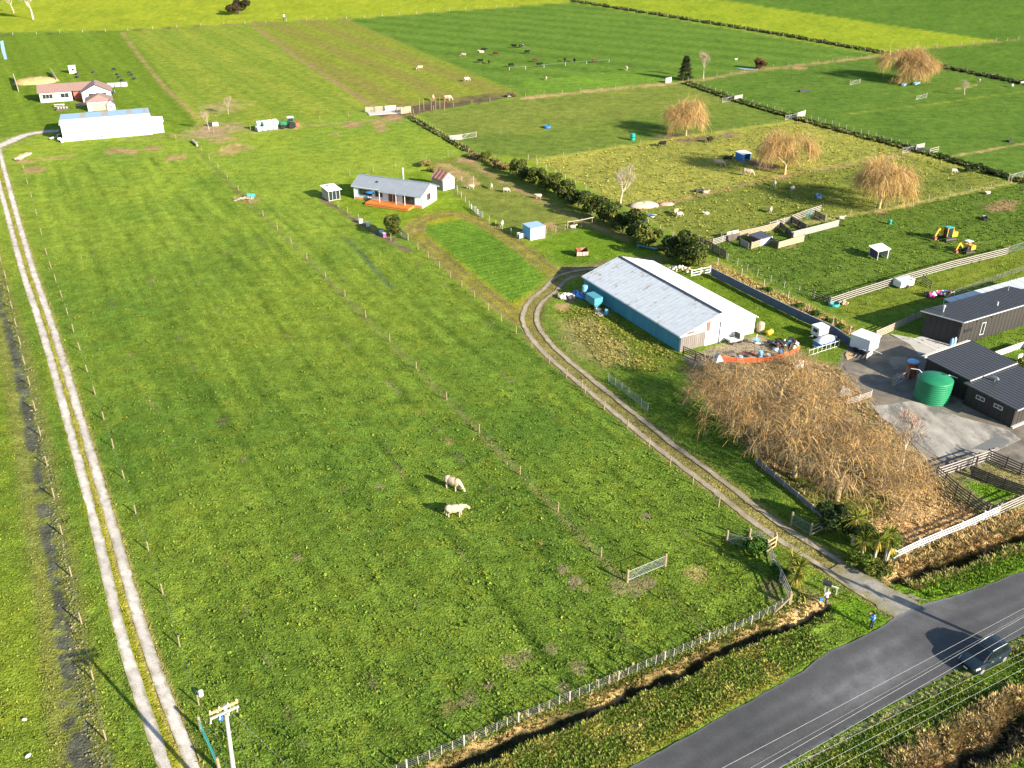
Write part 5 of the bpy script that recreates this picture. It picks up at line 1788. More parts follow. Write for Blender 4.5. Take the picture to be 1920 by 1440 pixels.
def gate_set(label, a, b, c, d, group=None):
    """field gate with a boarded panel at its side"""
    g_ = gate(label, G(*a), G(*b), 1.25, m_galv, 5, False)
    return g_
gate('galvanised field gate at the top of the hedge', G(866, 262), G(893, 257), 1.2, m_galv, 5, False)
rail_fence('boarded white panel left of the gate at the top of the hedge', [G(843, 264), G(866, 262)], 1.3, 6, m_rail, m_rail, 2.5, name='board_panel', rw=.19)
gate('galvanised gate in the drain fence nearest the conifer', G(1354, 193), G(1376, 189), 1.2, m_galv, 5, False)
rail_fence('boarded pale panel beside the drain gate nearest the conifer', [G(1376, 190), G(1391, 187)], 1.5, 7, m_rail, m_rail, 2.5, name='board_panel', rw=.19)
gate('galvanised gate at the top corner of the yellow paddock', G(1472, 226), G(1494, 222), 1.2, m_galv, 5, False)
rail_fence('boarded pale panel at the top corner of the yellow paddock', [G(1494, 222), G(1509, 217)], 1.5, 7, m_rail, m_rail, 2.5, name='board_panel', rw=.19)
gate('galvanised gate of the loading pen at the right drain', G(1691, 288), G(1716, 283), 1.2, m_galv, 5, False)
rail_fence('boarded panel of the loading pen at the right drain', [G(1716, 284), G(1731, 281)], 1.6, 7, m_rail, m_rail, 2.2, name='board_panel', rw=.2)
rail_fence('white rail panel right of the loading pen', [G(1743, 288), G(1758, 284)], 1.2, 3, m_rail, m_rail, 2.5, name='board_panel')
rail_fence('shaded grey panel at the front of the loading pen', [G(1718, 286), G(1742, 290)], 1.2, 6, m_woodg, m_woodg, 2.2, name='board_panel', rw=.18)
gate('galvanised gate at the right end of the long drain', G(1890, 340), G(1916, 333), 1.3, m_galv, 5, False)
gate('small hurdle gate standing alone below the lone willow', G(1593, 160), G(1612, 156), 1.1, m_galv, 5, False)
gate('small hurdle gate standing alone in the far right paddock', G(1717, 188), G(1737, 183), 1.1, m_galv, 5, False)
rail_fence('white boarded panel in front of the lone conifer', [G(1248, 156), G(1258, 154)], 1.5, 6, m_white, m_white, 2.5, name='board_panel', rw=.22)

# corner yards where the farm lanes meet
o = thing('stock_yard', 'cluttered grey stock yard where the farm lanes meet', 'yard', G(735, 210), R(18))
for k in range(5):
    pbox('rail', m_woodg, o, (-4.5, 1.5, .3 + .25 * k), (5.0, .06, .14))
    pbox('rail', m_woodg, o, (3.0, -1.0, .3 + .25 * k), (4.2, .06, .14))
for x in (-7, -4.5, -2, .9, 3.0, 5.1):
    pbox('post', m_woodd, o, (x, 1.5 if x < 0 else -1.0, .75), (.2, .2, 1.5))
pbox('slab', m_conc, o, (-2, 0, .06), (9, 4.5, .12))
pbox('race_side', m_galv, o, (0, 1.8, .7), (3.0, .08, 1.2))
rail_fence('tan boarded loading race at the meeting of the farm lanes', [G(752, 214), G(770, 211)], 1.6, 6, MATS['tan boards'], m_woodg, 2.2, name='loading_race', rw=.2)
wire_fence('tall pale posts of an unfinished fence on the muddy lane', [G(787, 208), G(795, 207), G(809, 206.5), G(817, 205.5), G(825, 204), G(833.5, 208)], 3.2, m_post, 0, .07)
# ------------------------------------------------------------------ trees and plants
def bark(name, c, **k):
    return mat(name, c, rough=.9, var=.3, scale=3, bump=.02, **k)


m_barkw = bark('willow bark', (.40, .29, .14))
m_barkp = bark('pale bark', (.40, .34, .26))
m_barkd = bark('dark bark', (.075, .055, .04))
leaf_m = attr_mat('leaf', rough=.75, var=.0, bump=0, spec=.12, translucent=.18)
twig_m = attr_mat('twig', rough=.8, var=.0, bump=0, spec=.1, translucent=.10)


def grow(rng, p, d, r, L, depth, maxd, out, spread=.55, up=.15, nk=(2, 3), shrink=.72, curl=.18, tips=None):
    """branching limbs as lists of (points, radii)"""
    pts, rad = [p.copy()], [r]
    n = 4
    for k in range(n):
        d = (d + Vector((rng.gauss(0, curl), rng.gauss(0, curl), rng.gauss(0, curl) + up * .3))).normalized()
        p = p + d * L / n
        pts.append(p.copy())
        rad.append(r * (1 - .4 * (k + 1) / n))
    out.append((pts, rad))
    if depth >= maxd:
        if tips is not None:
            tips.append((p.copy(), d.copy()))
        return
    for k in range(rng.randint(*nk)):
        a = rng.uniform(0, 6.283)
        side = d.orthogonal().normalized()
        side.rotate(Matrix.Rotation(a, 3, d))
        nd = (d * (1 - spread * .5) + side * spread * rng.uniform(.7, 1.3) + Vector((0, 0, up))).normalized()
        grow(rng, p, nd, rad[-1] * .82, L * shrink * rng.uniform(.8, 1.15), depth + 1, maxd, out, spread, up, nk, shrink, curl, tips)
    # a side shoot half way
    if rng.random() < .6 and depth > 0:
        q = pts[2]
        side = d.orthogonal().normalized()
        side.rotate(Matrix.Rotation(rng.uniform(0, 6.28), 3, d))
        grow(rng, q, (d * .5 + side * .7 + Vector((0, 0, up))).normalized(), r * .45, L * shrink * .8, depth + 1, maxd, out, spread, up, nk, shrink, curl, tips)


def limbs_mesh(name, limbs, m, n=5, minr=.0):
    mb = MB()
    for pts, rad in limbs:
        if rad[0] > minr:
            mb.tube(pts, [max(x, .022) for x in rad], n if rad[0] > .06 else 3, cap=False)
    return mb.mesh(name, m, smooth=True)


def ribbons(P, W, C, name, m, seed=0):
    """strands: P (n,k,3) centre lines, W (n,k) widths, C (n,3) colours -> thin bent blades"""
    rng = np.random.default_rng(seed)
    n, k, _ = P.shape
    a = rng.uniform(0, 2 * np.pi, n)
    side = np.stack([np.cos(a), np.sin(a), np.zeros(n)], -1)[:, None, :]
    L_ = P + side * W[..., None] / 2
    R_ = P - side * W[..., None] / 2
    vs = np.stack([L_, R_], 2).reshape(-1, 3)
    b = (np.arange(n)[:, None] * k + np.arange(k - 1)[None, :]).ravel() * 2
    f = np.stack([b, b + 1, b + 3, b + 2], -1)
    sh = rng.uniform(.8, 1.2, (n, k, 1))
    c = np.repeat((C[:, None, :] * sh)[:, :, None, :], 2, 2)
    return np_mesh(name, vs, f, m, c.reshape(-1, 3))


def willow_mesh(seed, R_, H, n_str, trunk_h, wid, drop=(.3, .7), lean=(0, 0), pal=((.45, .27, .09), (.52, .35, .14), (.30, .205, .10)), clumps=70, maxd=3):
    """trunk and arching limbs; fine twigs in sprays that arch from the limbs and hang, densest in the outer shell"""
    rng = random.Random(seed)
    nr = np.random.default_rng(seed)
    out, tips = [], []
    p = Vector((0, 0, -.1))
    d = Vector((lean[0], lean[1], 1)).normalized()
    top = p + d * trunk_h
    k_ = R_ / 6
    out.append(([p, p + d * trunk_h * .5 + Vector((rng.gauss(0, .05), rng.gauss(0, .05), 0)), top], [.32 * k_, .26 * k_, .22 * k_]))
    nm = rng.randint(6, 8)
    for k in range(nm):
        a = 6.283 * k / nm + rng.uniform(-.35, .35)
        nd = Vector((math.cos(a), math.sin(a), rng.uniform(.45, 1.7))).normalized()
        grow(rng, top - d * rng.uniform(0, trunk_h * .3), nd, .13 * k_, (H - trunk_h) * rng.uniform(.36, .50), 0, maxd, out, .62, .16, (2, 3), .68, .17, tips)
    # the ends of the limbs carry sprays
    T = np.array([t[:] for t, _ in tips])
    D = np.array([q[:] for _, q in tips])
    keep = T[:, 2] > trunk_h * .8
    T, D = T[keep], D[keep]
    sp = nr.integers(0, len(T), clumps)
    per = n_str // clumps
    S = T[sp].repeat(per, 0)
    n = len(S)
    DD = D[sp].repeat(per, 0)
    hue = nr.integers(0, len(pal), clumps).repeat(per)
    start = S + nr.normal(0, .5 * k_, (n, 3)) * np.array((1, 1, .7))
    o_ = start * np.array((1, 1, 0))
    o_ /= np.linalg.norm(o_, axis=1)[:, None] + 1e-6
    v = DD * .9 + o_ * .45 + np.array((0, 0, .55)) + nr.normal(0, .5, (n, 3))
    v /= np.linalg.norm(v, axis=1)[:, None]
    K = 7
    ln = nr.uniform(drop[0], drop[1], n) * H * .62
    P = np.zeros((n, K, 3))
    P[:, 0] = start
    stiff = nr.uniform(.18, .62, n)
    for k in range(1, K):
        v = v + np.stack([stiff * 0, stiff * 0, -stiff], -1) + nr.normal(0, .16, (n, 3))
        v /= np.linalg.norm(v, axis=1)[:, None]
        P[:, k] = P[:, k - 1] + v * (ln / (K - 1))[:, None]
    low = P[:, :, 2] < .35
    P[:, :, 2] = np.where(low, .35 + nr.uniform(0, .3, (n, K)), P[:, :, 2])
    W = np.linspace(1, .4, K)[None, :] * wid * nr.uniform(.6, 1.5, n)[:, None]
    pal = np.array(pal)
    hue = np.where(nr.uniform(0, 1, n) < .35, nr.integers(0, len(pal), n), hue)
    C = pal[hue] * nr.uniform(.6, 1.3, (n, 1))
    return limbs_mesh('limbs', out, m_barkw, 6, .015), ribbons(P, W, C, 'twigs', twig_m, seed)


def place_tree(name, label, loc, meshes, s=1.0, rz=0.0, group=None, sz=None, cat='tree'):
    o = thing(name, label, cat, loc, rz, group)
    for pn, me in meshes:
        link(pn, me, o, scale=(s, s, sz or s))
    return o


wA = willow_mesh(1, 7.0, 9.5, 5600, 2.3, .05, (.35, .75), clumps=110)
wB = willow_mesh(7, 6.2, 9.0, 5400, 2.6, .048, (.35, .75), clumps=100)
gw = 'golden willows in the paddocks'
place_tree('willow_tree', 'broad golden bare willow alone in the far green paddock', G(1690, 152), [('trunk', wA[0]), ('crown', wA[1])], 1.12, .4, gw, 1.0)
place_tree('willow_tree', 'golden willow trunk close beside the broad lone willow', G(1712, 150), [('trunk', wB[0]), ('crown', wB[1])], 1.0, 2.0, gw, .95)
place_tree('willow_tree', 'golden willow at the edge of the middle green paddock', G(1286, 254), [('trunk', wB[0]), ('crown', wB[1])], .92, 1.1, gw, .86)
place_tree('willow_tree', 'golden willow behind the blue field shelter', G(1471, 327), [('trunk', wA[0]), ('crown', wA[1])], .85, 3.3, gw, 1.0)
place_tree('willow_tree', 'largest golden weeping willow at the edge of the yellow paddock', G(1648, 390), [('trunk', wB[0]), ('crown', wB[1])], 1.0, 4.2, gw, 1.0)

# the big willow clump between driveway and dark house
palc = ((.42, .25, .085), (.48, .31, .125), (.24, .175, .10), (.15, .12, .08), (.32, .21, .09))
wC = willow_mesh(21, 6.0, 8.2, 1500, 1.8, .044, (.3, .65), pal=palc, clumps=90, maxd=4)
wD = willow_mesh(33, 5.5, 7.6, 1400, 2.2, .044, (.3, .65), (.15, -.1), pal=palc, clumps=90)
wE = willow_mesh(45, 4.6, 6.6, 1200, 1.7, .042, (.3, .65), (-.2, -.1), pal=palc, clumps=80, maxd=4)
wF = willow_mesh(57, 5.4, 7.4, 800, 2.6, .046, (.3, .6), (.1, -.2), pal=palc, clumps=70, maxd=4)
clump = [
    (wC, 1372, 800, .95, 0.2, 'brown willow nearest the barn in the big willow clump'),
    (wD, 1460, 752, .90, 1.4, 'willow behind the clump beside the red barrier mesh'),
    (wE, 1330, 765, .86, 2.6, 'low shaded willow at the barn end of the willow clump'),
    (wF, 1520, 852, 1.05, 4.0, 'tall orange willow in the middle of the willow clump'),
    (wF, 1490, 893, .95, 5.1, 'willow with pale forked trunks beside the concrete panel wall'),
    (wE, 1585, 880, 1.0, .9, 'orange willow nearest the yard gate in the willow clump'),
    (wF, 1570, 938, .98, 2.2, 'willow above the spiky cabbage trees'),
    (wC, 1650, 912, .80, 3.6, 'willow at the cattle yard end of the willow clump'),
    (wE, 1540, 790, .95, 4.7, 'willow beside the pale sheets at the yard edge'),
    (wE, 1415, 850, .9, 5.6, 'willow hanging over the driveway verge'),
    (wE, 1690, 950, .7, 1.9, 'small willow on the straw bank beside the cattle yard'),
]
for w, px, py, s, rz, lb in clump:
    place_tree('willow_tree', lb, G(px, py), [('trunk', w[0]), ('crown', w[1])], s, rz, 'big willow clump beside the driveway', s * .9)


# bare trees
def bare_mesh(seed, H, r, spread=.5, pale=True, twigs=300, pal=((.42, .36, .28),), wid=.03, maxd=3):
    rng = random.Random(seed)
    nr = np.random.default_rng(seed)
    out, tips = [], []
    grow(rng, Vector((0, 0, -.1)), Vector((0, 0, 1)), r, H * .38, 0, maxd, out, spread, .3, (2, 4), .7, .08, tips)
    T = np.array([t[:] for t, _ in tips])
    D = np.array([d_[:] for _, d_ in tips])
    ix = nr.integers(0, len(T), twigs)
    K = 4
    P = np.zeros((twigs, K, 3))
    P[:, 0] = T[ix] + nr.normal(0, H * .03, (twigs, 3))
    v = D[ix] + nr.normal(0, .55, (twigs, 3))
    v /= np.linalg.norm(v, axis=1)[:, None]
    for k in range(1, K):
        P[:, k] = P[:, k - 1] + v * H * .035 * nr.uniform(.6, 1.4, (twigs, 1))
        v = v + nr.normal(0, .2, (twigs, 3)) + np.array((0, 0, .08))
        v /= np.linalg.norm(v, axis=1)[:, None]
    P[:, :, 2] = np.maximum(P[:, :, 2], .1)
    W = np.linspace(1, .4, K)[None, :] * wid * np.ones((twigs, 1))
    pal = np.array(pal)
    C = pal[nr.integers(0, len(pal), twigs)] * nr.uniform(.7, 1.2, (twigs, 1))
    return limbs_mesh('limbs', out, m_barkp if pale else m_barkd, 6), ribbons(P, W, C, 'twigs', twig_m, seed)


b1 = bare_mesh(3, 7.0, .22, .5, True, 600, ((.40, .33, .26), (.34, .28, .2)), .05)
b2_ = bare_mesh(9, 5.5, .12, .42, True, 500, ((.36, .24, .20), (.44, .33, .22)), .04)
b3_ = bare_mesh(15, 13, .5, .6, True, 1700, ((.50, .42, .36), (.42, .35, .30)), .22)
place_tree('bare_tree', 'pale bare tree standing on the edge of the yellow paddock', G(1163, 384), [('trunk', b1[0]), ('crown', b1[1])], 1.0, 0)
place_tree('bare_tree', 'slender bare tree beside the dark conifer', G(1319, 148), [('trunk', b2_[0]), ('crown', b2_[1])], 1.35, 1)
place_tree('bare_tree', 'small grey bare tree alone in the far right paddock', G(1808, 178), [('trunk', b1[0]), ('crown', b1[1])], .55, 2)
place_tree('bare_tree', 'large pale bare tree in the bright far field', G(62, 36), [('trunk', b3_[0]), ('crown', b3_[1])], 1.0, 0)
place_tree('bare_tree', 'pale bare tree left of the large one in the bright far field', G(26, 24), [('trunk', b1[0]), ('crown', b1[1])], 1.3, 3)
place_tree('bare_tree', 'pinkish budding tree between the willow clump and the concrete pad', G(1690, 885), [('trunk', b2_[0]), ('crown', b2_[1])], 1.15, .6)
place_tree('bare_tree', 'leafless twiggy bush beside the patch of bare earth left of the tractor', G(392, 244), [('trunk', b2_[0]), ('crown', b2_[1])], .8, 2.6)
place_tree('bare_tree', 'pale bare sapling leaning beside the bare earth patch', G(428, 214), [('trunk', b2_[0]), ('crown', b2_[1])], .8, 5)


# leafy shrubs: many small leaf faces spread through uneven clumps
def shrub_mesh(seed, n, r, h, leaf, pal, clumps=9, base=.25):
    nr = np.random.default_rng(seed)
    cc = nr.normal(0, 1, (clumps, 3))
    cc /= np.linalg.norm(cc, axis=1)[:, None]
    cc *= nr.uniform(.30, .78, (clumps, 1))
    cr = nr.uniform(.24, .52, clumps)
    ix = nr.integers(0, clumps, n)
    d = nr.normal(0, 1, (n, 3))
    d /= np.linalg.norm(d, axis=1)[:, None]
    p = cc[ix] + d * (cr[ix] * nr.uniform(.55, 1.05, n) ** .5)[:, None]
    p = p * np.array((r, r, h / 2)) * 1.02
    p[:, 2] = p[:, 2] + h / 2 + base
    p[:, 2] = np.maximum(p[:, 2], .08)
    nrm = d + nr.normal(0, .55, (n, 3))
    nrm /= np.linalg.norm(nrm, axis=1)[:, None]
    t = np.cross(nrm, nr.normal(0, 1, (n, 3)))
    t /= np.linalg.norm(t, axis=1)[:, None]
    b = np.cross(nrm, t)
    s = leaf * nr.uniform(.6, 1.4, (n, 1))
    q = np.stack([p - t * s, p - b * s * .55, p + t * s, p + b * s * .55], 1).reshape(-1, 3)
    f = np.arange(n * 4).reshape(n, 4)
    pal = np.array(pal)
    c = pal[nr.integers(0, len(pal), n)] * nr.uniform(.6, 1.35, (n, 1)) * (.8 + .4 * (ix % 3)[:, None] / 2)
    return np_mesh('foliage', q, f, leaf_m, np.repeat(c, 4, 0))


pal_d = ((.030, .050, .014), (.045, .070, .016), (.022, .036, .014))
pal_o = ((.075, .095, .018), (.11, .12, .02), (.05, .07, .015))
pal_y = ((.15, .15, .022), (.10, .12, .02), (.07, .09, .018))
sh1 = shrub_mesh(1, 2600, 1.9, 3.2, .17, pal_d)
sh2 = shrub_mesh(2, 2600, 1.8, 3.4, .16, pal_o)
sh3 = shrub_mesh(3, 2400, 1.8, 2.8, .16, pal_y)
sh4 = shrub_mesh(4, 2600, 2.0, 3.6, .17, pal_o + pal_d)
sh5 = shrub_mesh(5, 1500, 1.5, 1.6, .15, ((.20, .17, .05), (.12, .11, .03), (.26, .20, .07)), base=.05)
stem = MB()
for k in range(4):
    stem.tube([(0, 0, 0), (.25 * math.cos(k * 1.6), .25 * math.sin(k * 1.6), .9), (.7 * math.cos(k * 1.6), .7 * math.sin(k * 1.6), 2.0)], [.09, .06, .03], 5, cap=False)
stem_me = stem.mesh('stem', m_barkd)
ORD = ['first', 'second', 'third', 'fourth', 'fifth', 'sixth', 'seventh', 'eighth', 'ninth', 'tenth', 'eleventh', 'twelfth', 'thirteenth', 'fourteenth', 'fifteenth', 'sixteenth', 'seventeenth', 'eighteenth', 'nineteenth', 'twentieth', 'twenty first', 'twenty second', 'twenty third', 'twenty fourth']
hedge = [(885, 294, sh5, .7), (980, 337, sh3, .6), (1022, 358, sh3, .6), (1072, 382, sh3, .7), (895, 298, sh5, .8), (910, 303, sh2, .55), (928, 311, sh5, 1.0), (945, 318, sh5, .9), (970, 330, sh2, .9), (990, 340, sh1, .85), (1010, 350, sh2, .95), (1040, 362, sh2, 1.0), (1058, 374, sh4, .9), (1085, 388, sh1, .95), (1108, 402, sh2, .95),
         (1132, 416, sh4, 1.05), (1150, 425, sh3, .8), (1168, 436, sh1, 1.05), (1196, 452, sh4, 1.2), (1216, 462, sh3, 1.05), (1252, 470, sh5, .9), (1262, 487, sh1, 1.15), (1290, 497, sh4, 1.25), (1305, 500, sh3, .9)]
kind = {id(sh1): 'dark green', id(sh2): 'olive green', id(sh3): 'yellow green', id(sh4): 'mottled green', id(sh5): 'low straw coloured'}
for i, (px, py, me, s) in enumerate(hedge):
    place_tree('hedge_shrub', f'{kind[id(me)]} shrub, {ORD[i]} from the far end of the hedge behind the barn', G(px, py), [('stem', stem_me), ('foliage', me)], s * 1.3, i * 1.7, 'shrubs of the hedge row behind the barn', s * 1.15, 'shrub')
place_tree('shrub', 'round olive tree at the turn of the drive in front of the cottage', G(738, 442), [('stem', stem_me), ('foliage', sh2)], 1.25, .3, None, 1.05, 'tree')
place_tree('shrub', 'dark round tree standing in the bright far field', G(447, 27), [('stem', stem_me), ('foliage', shrub_mesh(12, 2600, 2.2, 3.2, .2, ((.05, .035, .018), (.035, .028, .015))))], 2.6, .3, None, 2.0, 'tree')
place_tree('shrub', 'round red brown bush in the lane right of the conifer', G(1424, 130), [('stem', stem_me), ('foliage', shrub_mesh(13, 1600, 2.0, 3.0, .2, ((.12, .055, .03), (.09, .05, .025))))], 1.35, .3, None, 1.1, 'bush')
place_tree('shrub', 'olive shrub at the right edge beside the dark house roof', G(1912, 712), [('stem', stem_me), ('foliage', sh3)], .85, .3, None, 1.0, 'shrub')
place_tree('shrub', 'dark shrub in the shade behind the short weathered rail panel', G(1562, 996), [('stem', stem_me), ('foliage', sh1)], .95, .3, None, .95, 'shrub')
place_tree('shrub', 'dark shrub between the cabbage trees', G(1600, 1015), [('stem', stem_me), ('foliage', sh1)], .75, 2.3, None, .8, 'shrub')
place_tree('shrub', 'green shrub beside the end of the white board fence', G(1655, 1042), [('stem', stem_me), ('foliage', shrub_mesh(14, 2200, 1.6, 2.4, .15, ((.06, .11, .015), (.10, .14, .02))))], .85, .3, None, 1.0, 'shrub')
place_tree('shrub', 'low bright green bush at the foot of the cabbage trees', G(1612, 1062), [('foliage', shrub_mesh(16, 1700, 1.6, 1.3, .13, ((.07, .12, .015), (.12, .15, .02))))], .9, .3, None, .8, 'bush')
place_tree('shrub', 'low olive bush beside the culvert at the driveway mouth', G(1640, 1075), [('foliage', shrub_mesh(17, 1500, 1.6, 1.2, .13, ((.09, .12, .02), (.15, .15, .03))))], .85, 1.3, None, .7, 'bush')
vine = shrub_mesh(15, 1500, 1.5, 1.3, .17, ((.035, .085, .012), (.055, .12, .015)), base=.1)
place_tree('shrub', 'green bush growing through the double gates', G(1416, 1036), [('foliage', vine)], .95, .3, None, 1.0, 'bush')
place_tree('shrub', 'low green bush along the old grey rail fence', G(1462, 1078), [('foliage', vine)], .8, 2.3, None, .7, 'bush')
place_tree('shrub', 'weedy bush at the end of the hay strip by the red roofed shed', G(798, 312), [('foliage', sh5)], 1.0, 0, None, 1.1, 'bush')
place_tree('shrub', 'straw coloured garden plants behind the red roofed shed', G(815, 322), [('foliage', sh5)], 1.0, 2, None, .8, 'bush')
place_tree('shrub', 'dry garden plants touching the red roofed shed', G(832, 332), [('foliage', sh5)], .9, 4, None, .7, 'bush')
for i, (px, py, s) in enumerate(((1820, 322, 1.0), (1838, 316, 1.1), (1858, 327, 1.1), (1790, 305, .9), (1880, 333, .9), (1772, 297, .8))):
    place_tree('shrub', ['dark rushes in the drain midway to its right end', 'larger dark bush behind the drain rushes', 'dark bush right of the larger drain bush', 'dark bush in the drain next to the loading pen', 'dark bush in the drain nearest the right end gate', 'small dark bush right against the loading pen'][i], G(px, py), [('foliage', sh1)], s * .8, i * 1.3, 'dark bushes along the right drain', s * .32, 'bush')
for i, (px, py) in enumerate(((1500, 578), (1530, 592), (1556, 606), (1575, 618), (1440, 548))):
    place_tree('shrub', ['weed clump along the corrugated fence, second from the left', 'weed clump at the middle of the corrugated fence row', 'weed clump along the corrugated fence, second from the horse float', 'weed clump nearest the horse float', 'weed clump farthest left on the corrugated fence'][i], G(px, py), [('foliage', vine)], .62, i * 1.3, 'weed clumps behind the corrugated fence', .6, 'weeds')

# the lone conifer: tiers of drooping branches with needle sprays
def conifer_mesh(seed, H, R_):
    nr = np.random.default_rng(seed)
    n = 3200
    z = nr.uniform(.08, 1, n) ** .9
    rad = R_ * (1 - z) ** .75 * nr.uniform(.35, 1, n) ** .5 * (.8 + .3 * np.sin(z * 40))
    a = nr.uniform(0, 6.283, n)
    p = np.stack([rad * np.cos(a), rad * np.sin(a), z * H - .15 * rad], -1)
    d = np.stack([np.cos(a), np.sin(a), np.full(n, -.15)], -1) + nr.normal(0, .25, (n, 3))
    P = np.stack([p, p + d * .3, p + d * .62 + np.array((0, 0, -.05))], 1)
    W = np.array((.30, .26, .08))[None, :] * nr.uniform(.6, 1.3, (n, 1))
    C = np.array(((.022, .034, .014), (.035, .048, .018), (.05, .045, .02)))[nr.integers(0, 3, n)]
    return ribbons(P, W, C, 'needles', leaf_m, seed)


o = thing('conifer_tree', 'dark lone conifer at the corner of the far green paddocks', 'tree', G(1284, 150))
MB().tube([(0, 0, -.1), (.05, 0, 3.5), (0, 0, 6.9)], [.2, .14, .03], 7).build('trunk', m_barkd, o)
link('crown', conifer_mesh(4, 7.2, 2.5), o)


# cabbage trees: bare trunks with heads of sword leaves
def cabbage(label, loc, heads, seed, dead=True):
    nr = np.random.default_rng(seed)
    o = thing('cabbage_tree', label, 'tree', loc)
    tr = MB()
    Ps, Ws, Cs = [], [], []
    for hx, hy, hz, hr in heads:
        tr.tube([(hx * .1, hy * .1, -.1), (hx * .6, hy * .6, hz * .55), (hx, hy, hz)], [.15, .12, .09], 7, cap=False)
        n = 95
        a = nr.uniform(0, 6.283, n)
        e = nr.uniform(-.5, 1.35, n)
        d = np.stack([np.cos(a) * np.cos(e), np.sin(a) * np.cos(e), np.sin(e)], -1)
        K = 4
        P = np.zeros((n, K, 3))
        P[:, 0] = (hx, hy, hz)
        v = d.copy()
        for k in range(1, K):
            P[:, k] = P[:, k - 1] + v * hr * 1.15 / (K - 1)
            v = v + np.array((0, 0, -.22))
            v /= np.linalg.norm(v, axis=1)[:, None]
        Ps.append(P)
        Ws.append(np.array((.05, .085, .07, .015))[None, :].repeat(n, 0) * 1.15)
        pal = np.array(((.12, .16, .022), (.19, .21, .03), (.08, .11, .02), (.28, .26, .04)))
        Cs.append(pal[nr.integers(0, 4, n)])
        if dead:
            n2 = 26
            a = nr.uniform(0, 6.283, n2)
            P = np.zeros((n2, K, 3))
            for k in range(K):
                P[:, k] = np.stack([hx + np.cos(a) * (.12 + .09 * k), hy + np.sin(a) * (.12 + .09 * k), np.full(n2, hz - .1 - .3 * k)], -1)
            Ps.append(P)
            Ws.append(np.array((.05, .08, .06, .02))[None, :].repeat(n2, 0))
            Cs.append(np.array((.36, .27, .05))[None, :].repeat(n2, 0) * nr.uniform(.7, 1.2, (n2, 1)))
    tr.build('trunk', m_barkp, o)
    link('crown', ribbons(np.concatenate(Ps), np.concatenate(Ws), np.concatenate(Cs), 'sword_leaves', leaf_m, seed), o)
    return o


cabbage('spiky cabbage tree with two heads beside the old grey rail fence', G(1487, 1096), [(-.25, .45, 2.6, 1.25), (.35, .1, 1.9, 1.1), (0, -.4, 1.2, .9)], 1)
cabbage('tall cabbage tree standing out of the dark shrub', G(1598, 1020), [(-.1, 0, 2.9, 1.3)], 2)
cabbage('cabbage tree with pale leaning trunk in front of the dark shrubs', G(1636, 1058), [(.15, .1, 2.6, 1.25)], 3)
cabbage('short cabbage tree left of the one with the pale trunk', G(1616, 1050), [(-.1, .2, 2.0, 1.1)], 4)
cabbage('yellowing cabbage tree touching the end of the white board fence', G(1660, 1055), [(.3, .2, 2.0, .95), (.0, .5, 2.7, 1.1)], 5)


# ------------------------------------------------------------------ grass: tufts on the ground near the camera
def grass(name, n, region, size, seed, label, keep=None, width=.035, blades=6, tint=None, spreadf=.5):
    """n tufts spread over a region of the ground; every tuft a few bent blades carrying the colour of the ground below"""
    nr = np.random.default_rng(seed)
    P = region(nr, n)
    if keep is not None:
        P = P[keep(P, nr)]
    col, tf = ground_rgb(P)
    k = nr.uniform(0, 1, len(P)) < np.clip(tf * 1.6, .08, 1)
    P, col = P[k], col[k]
    z = ground_z(P)
    n = len(P)
    if tint is not None:
        t, amt = tint
        t = np.array(t)
        w = (nr.uniform(0, 1, n) < amt)[:, None] * nr.uniform(.4, 1, (n, 1))
        col = col * (1 - w) + t[nr.integers(0, len(t), n)] * w
    sz = size * nr.uniform(.55, 1.5, n) * (.7 + .6 * fbm(P[:, 0] / 1.7, P[:, 1] / 1.7, 201, 2))
    B = blades
    a = nr.uniform(0, 6.283, (n, B))
    lean = nr.uniform(.25, 1.0, (n, B))
    hh = sz[:, None] * nr.uniform(.7, 1.2, (n, B))
    dx, dy = np.cos(a), np.sin(a)
    root = np.stack([P[:, 0:1] + dx * sz[:, None] * spreadf * nr.uniform(0, .6, (n, B)), P[:, 1:2] + dy * sz[:, None] * spreadf * nr.uniform(0, .6, (n, B)), np.repeat(z[:, None], B, 1) - .03], -1)
    tip = root + np.stack([dx * hh * lean, dy * hh * lean, hh * (1.05 - .55 * lean)], -1)
    mid = root + (tip - root) * .5 + np.stack([dx * 0, dy * 0, hh * .12], -1)
    w = (width * nr.uniform(.7, 1.4, (n, B)) * (sz[:, None] / size))[..., None]
    s_ = np.stack([-dy, dx, dx * 0], -1)
    v = np.stack([root - s_ * w, root + s_ * w, mid + s_ * w * .8, mid - s_ * w * .8, tip], 2).reshape(-1, 3)
    b = np.arange(n * B) * 5
    f = np.concatenate([np.stack([b, b + 1, b + 2], -1), np.stack([b, b + 2, b + 3], -1), np.stack([b + 3, b + 2, b + 4], -1)])
    c = col * nr.uniform(.75, 1.45, (n, 1)) * np.array((1.05, 1.03, .95))
    c = np.repeat((c[:, None, :] * nr.uniform(.8, 1.25, (n, B, 1))).reshape(-1, 3), 5, 0)
    o = link(name, np_mesh(name, v, f, leaf_m, np.clip(c, .01, .8)))
    return tag(o, label, None, None, 'stuff')


def fan(y0, y1, power=1.0):
    def f(nr, n):
        # nearer ground gets more tufts, as they show larger there
        u = nr.uniform(0, 1, n)
        y = y0 * (y1 / y0) ** u
        x = nr.uniform(-1, 1, n) * (y * .53 + 15)
        return np.stack([x, y], -1)
    return f


_bl = GN([(1093, 545), (1273.7, 660.6), (1420, 628), (1240, 500)])


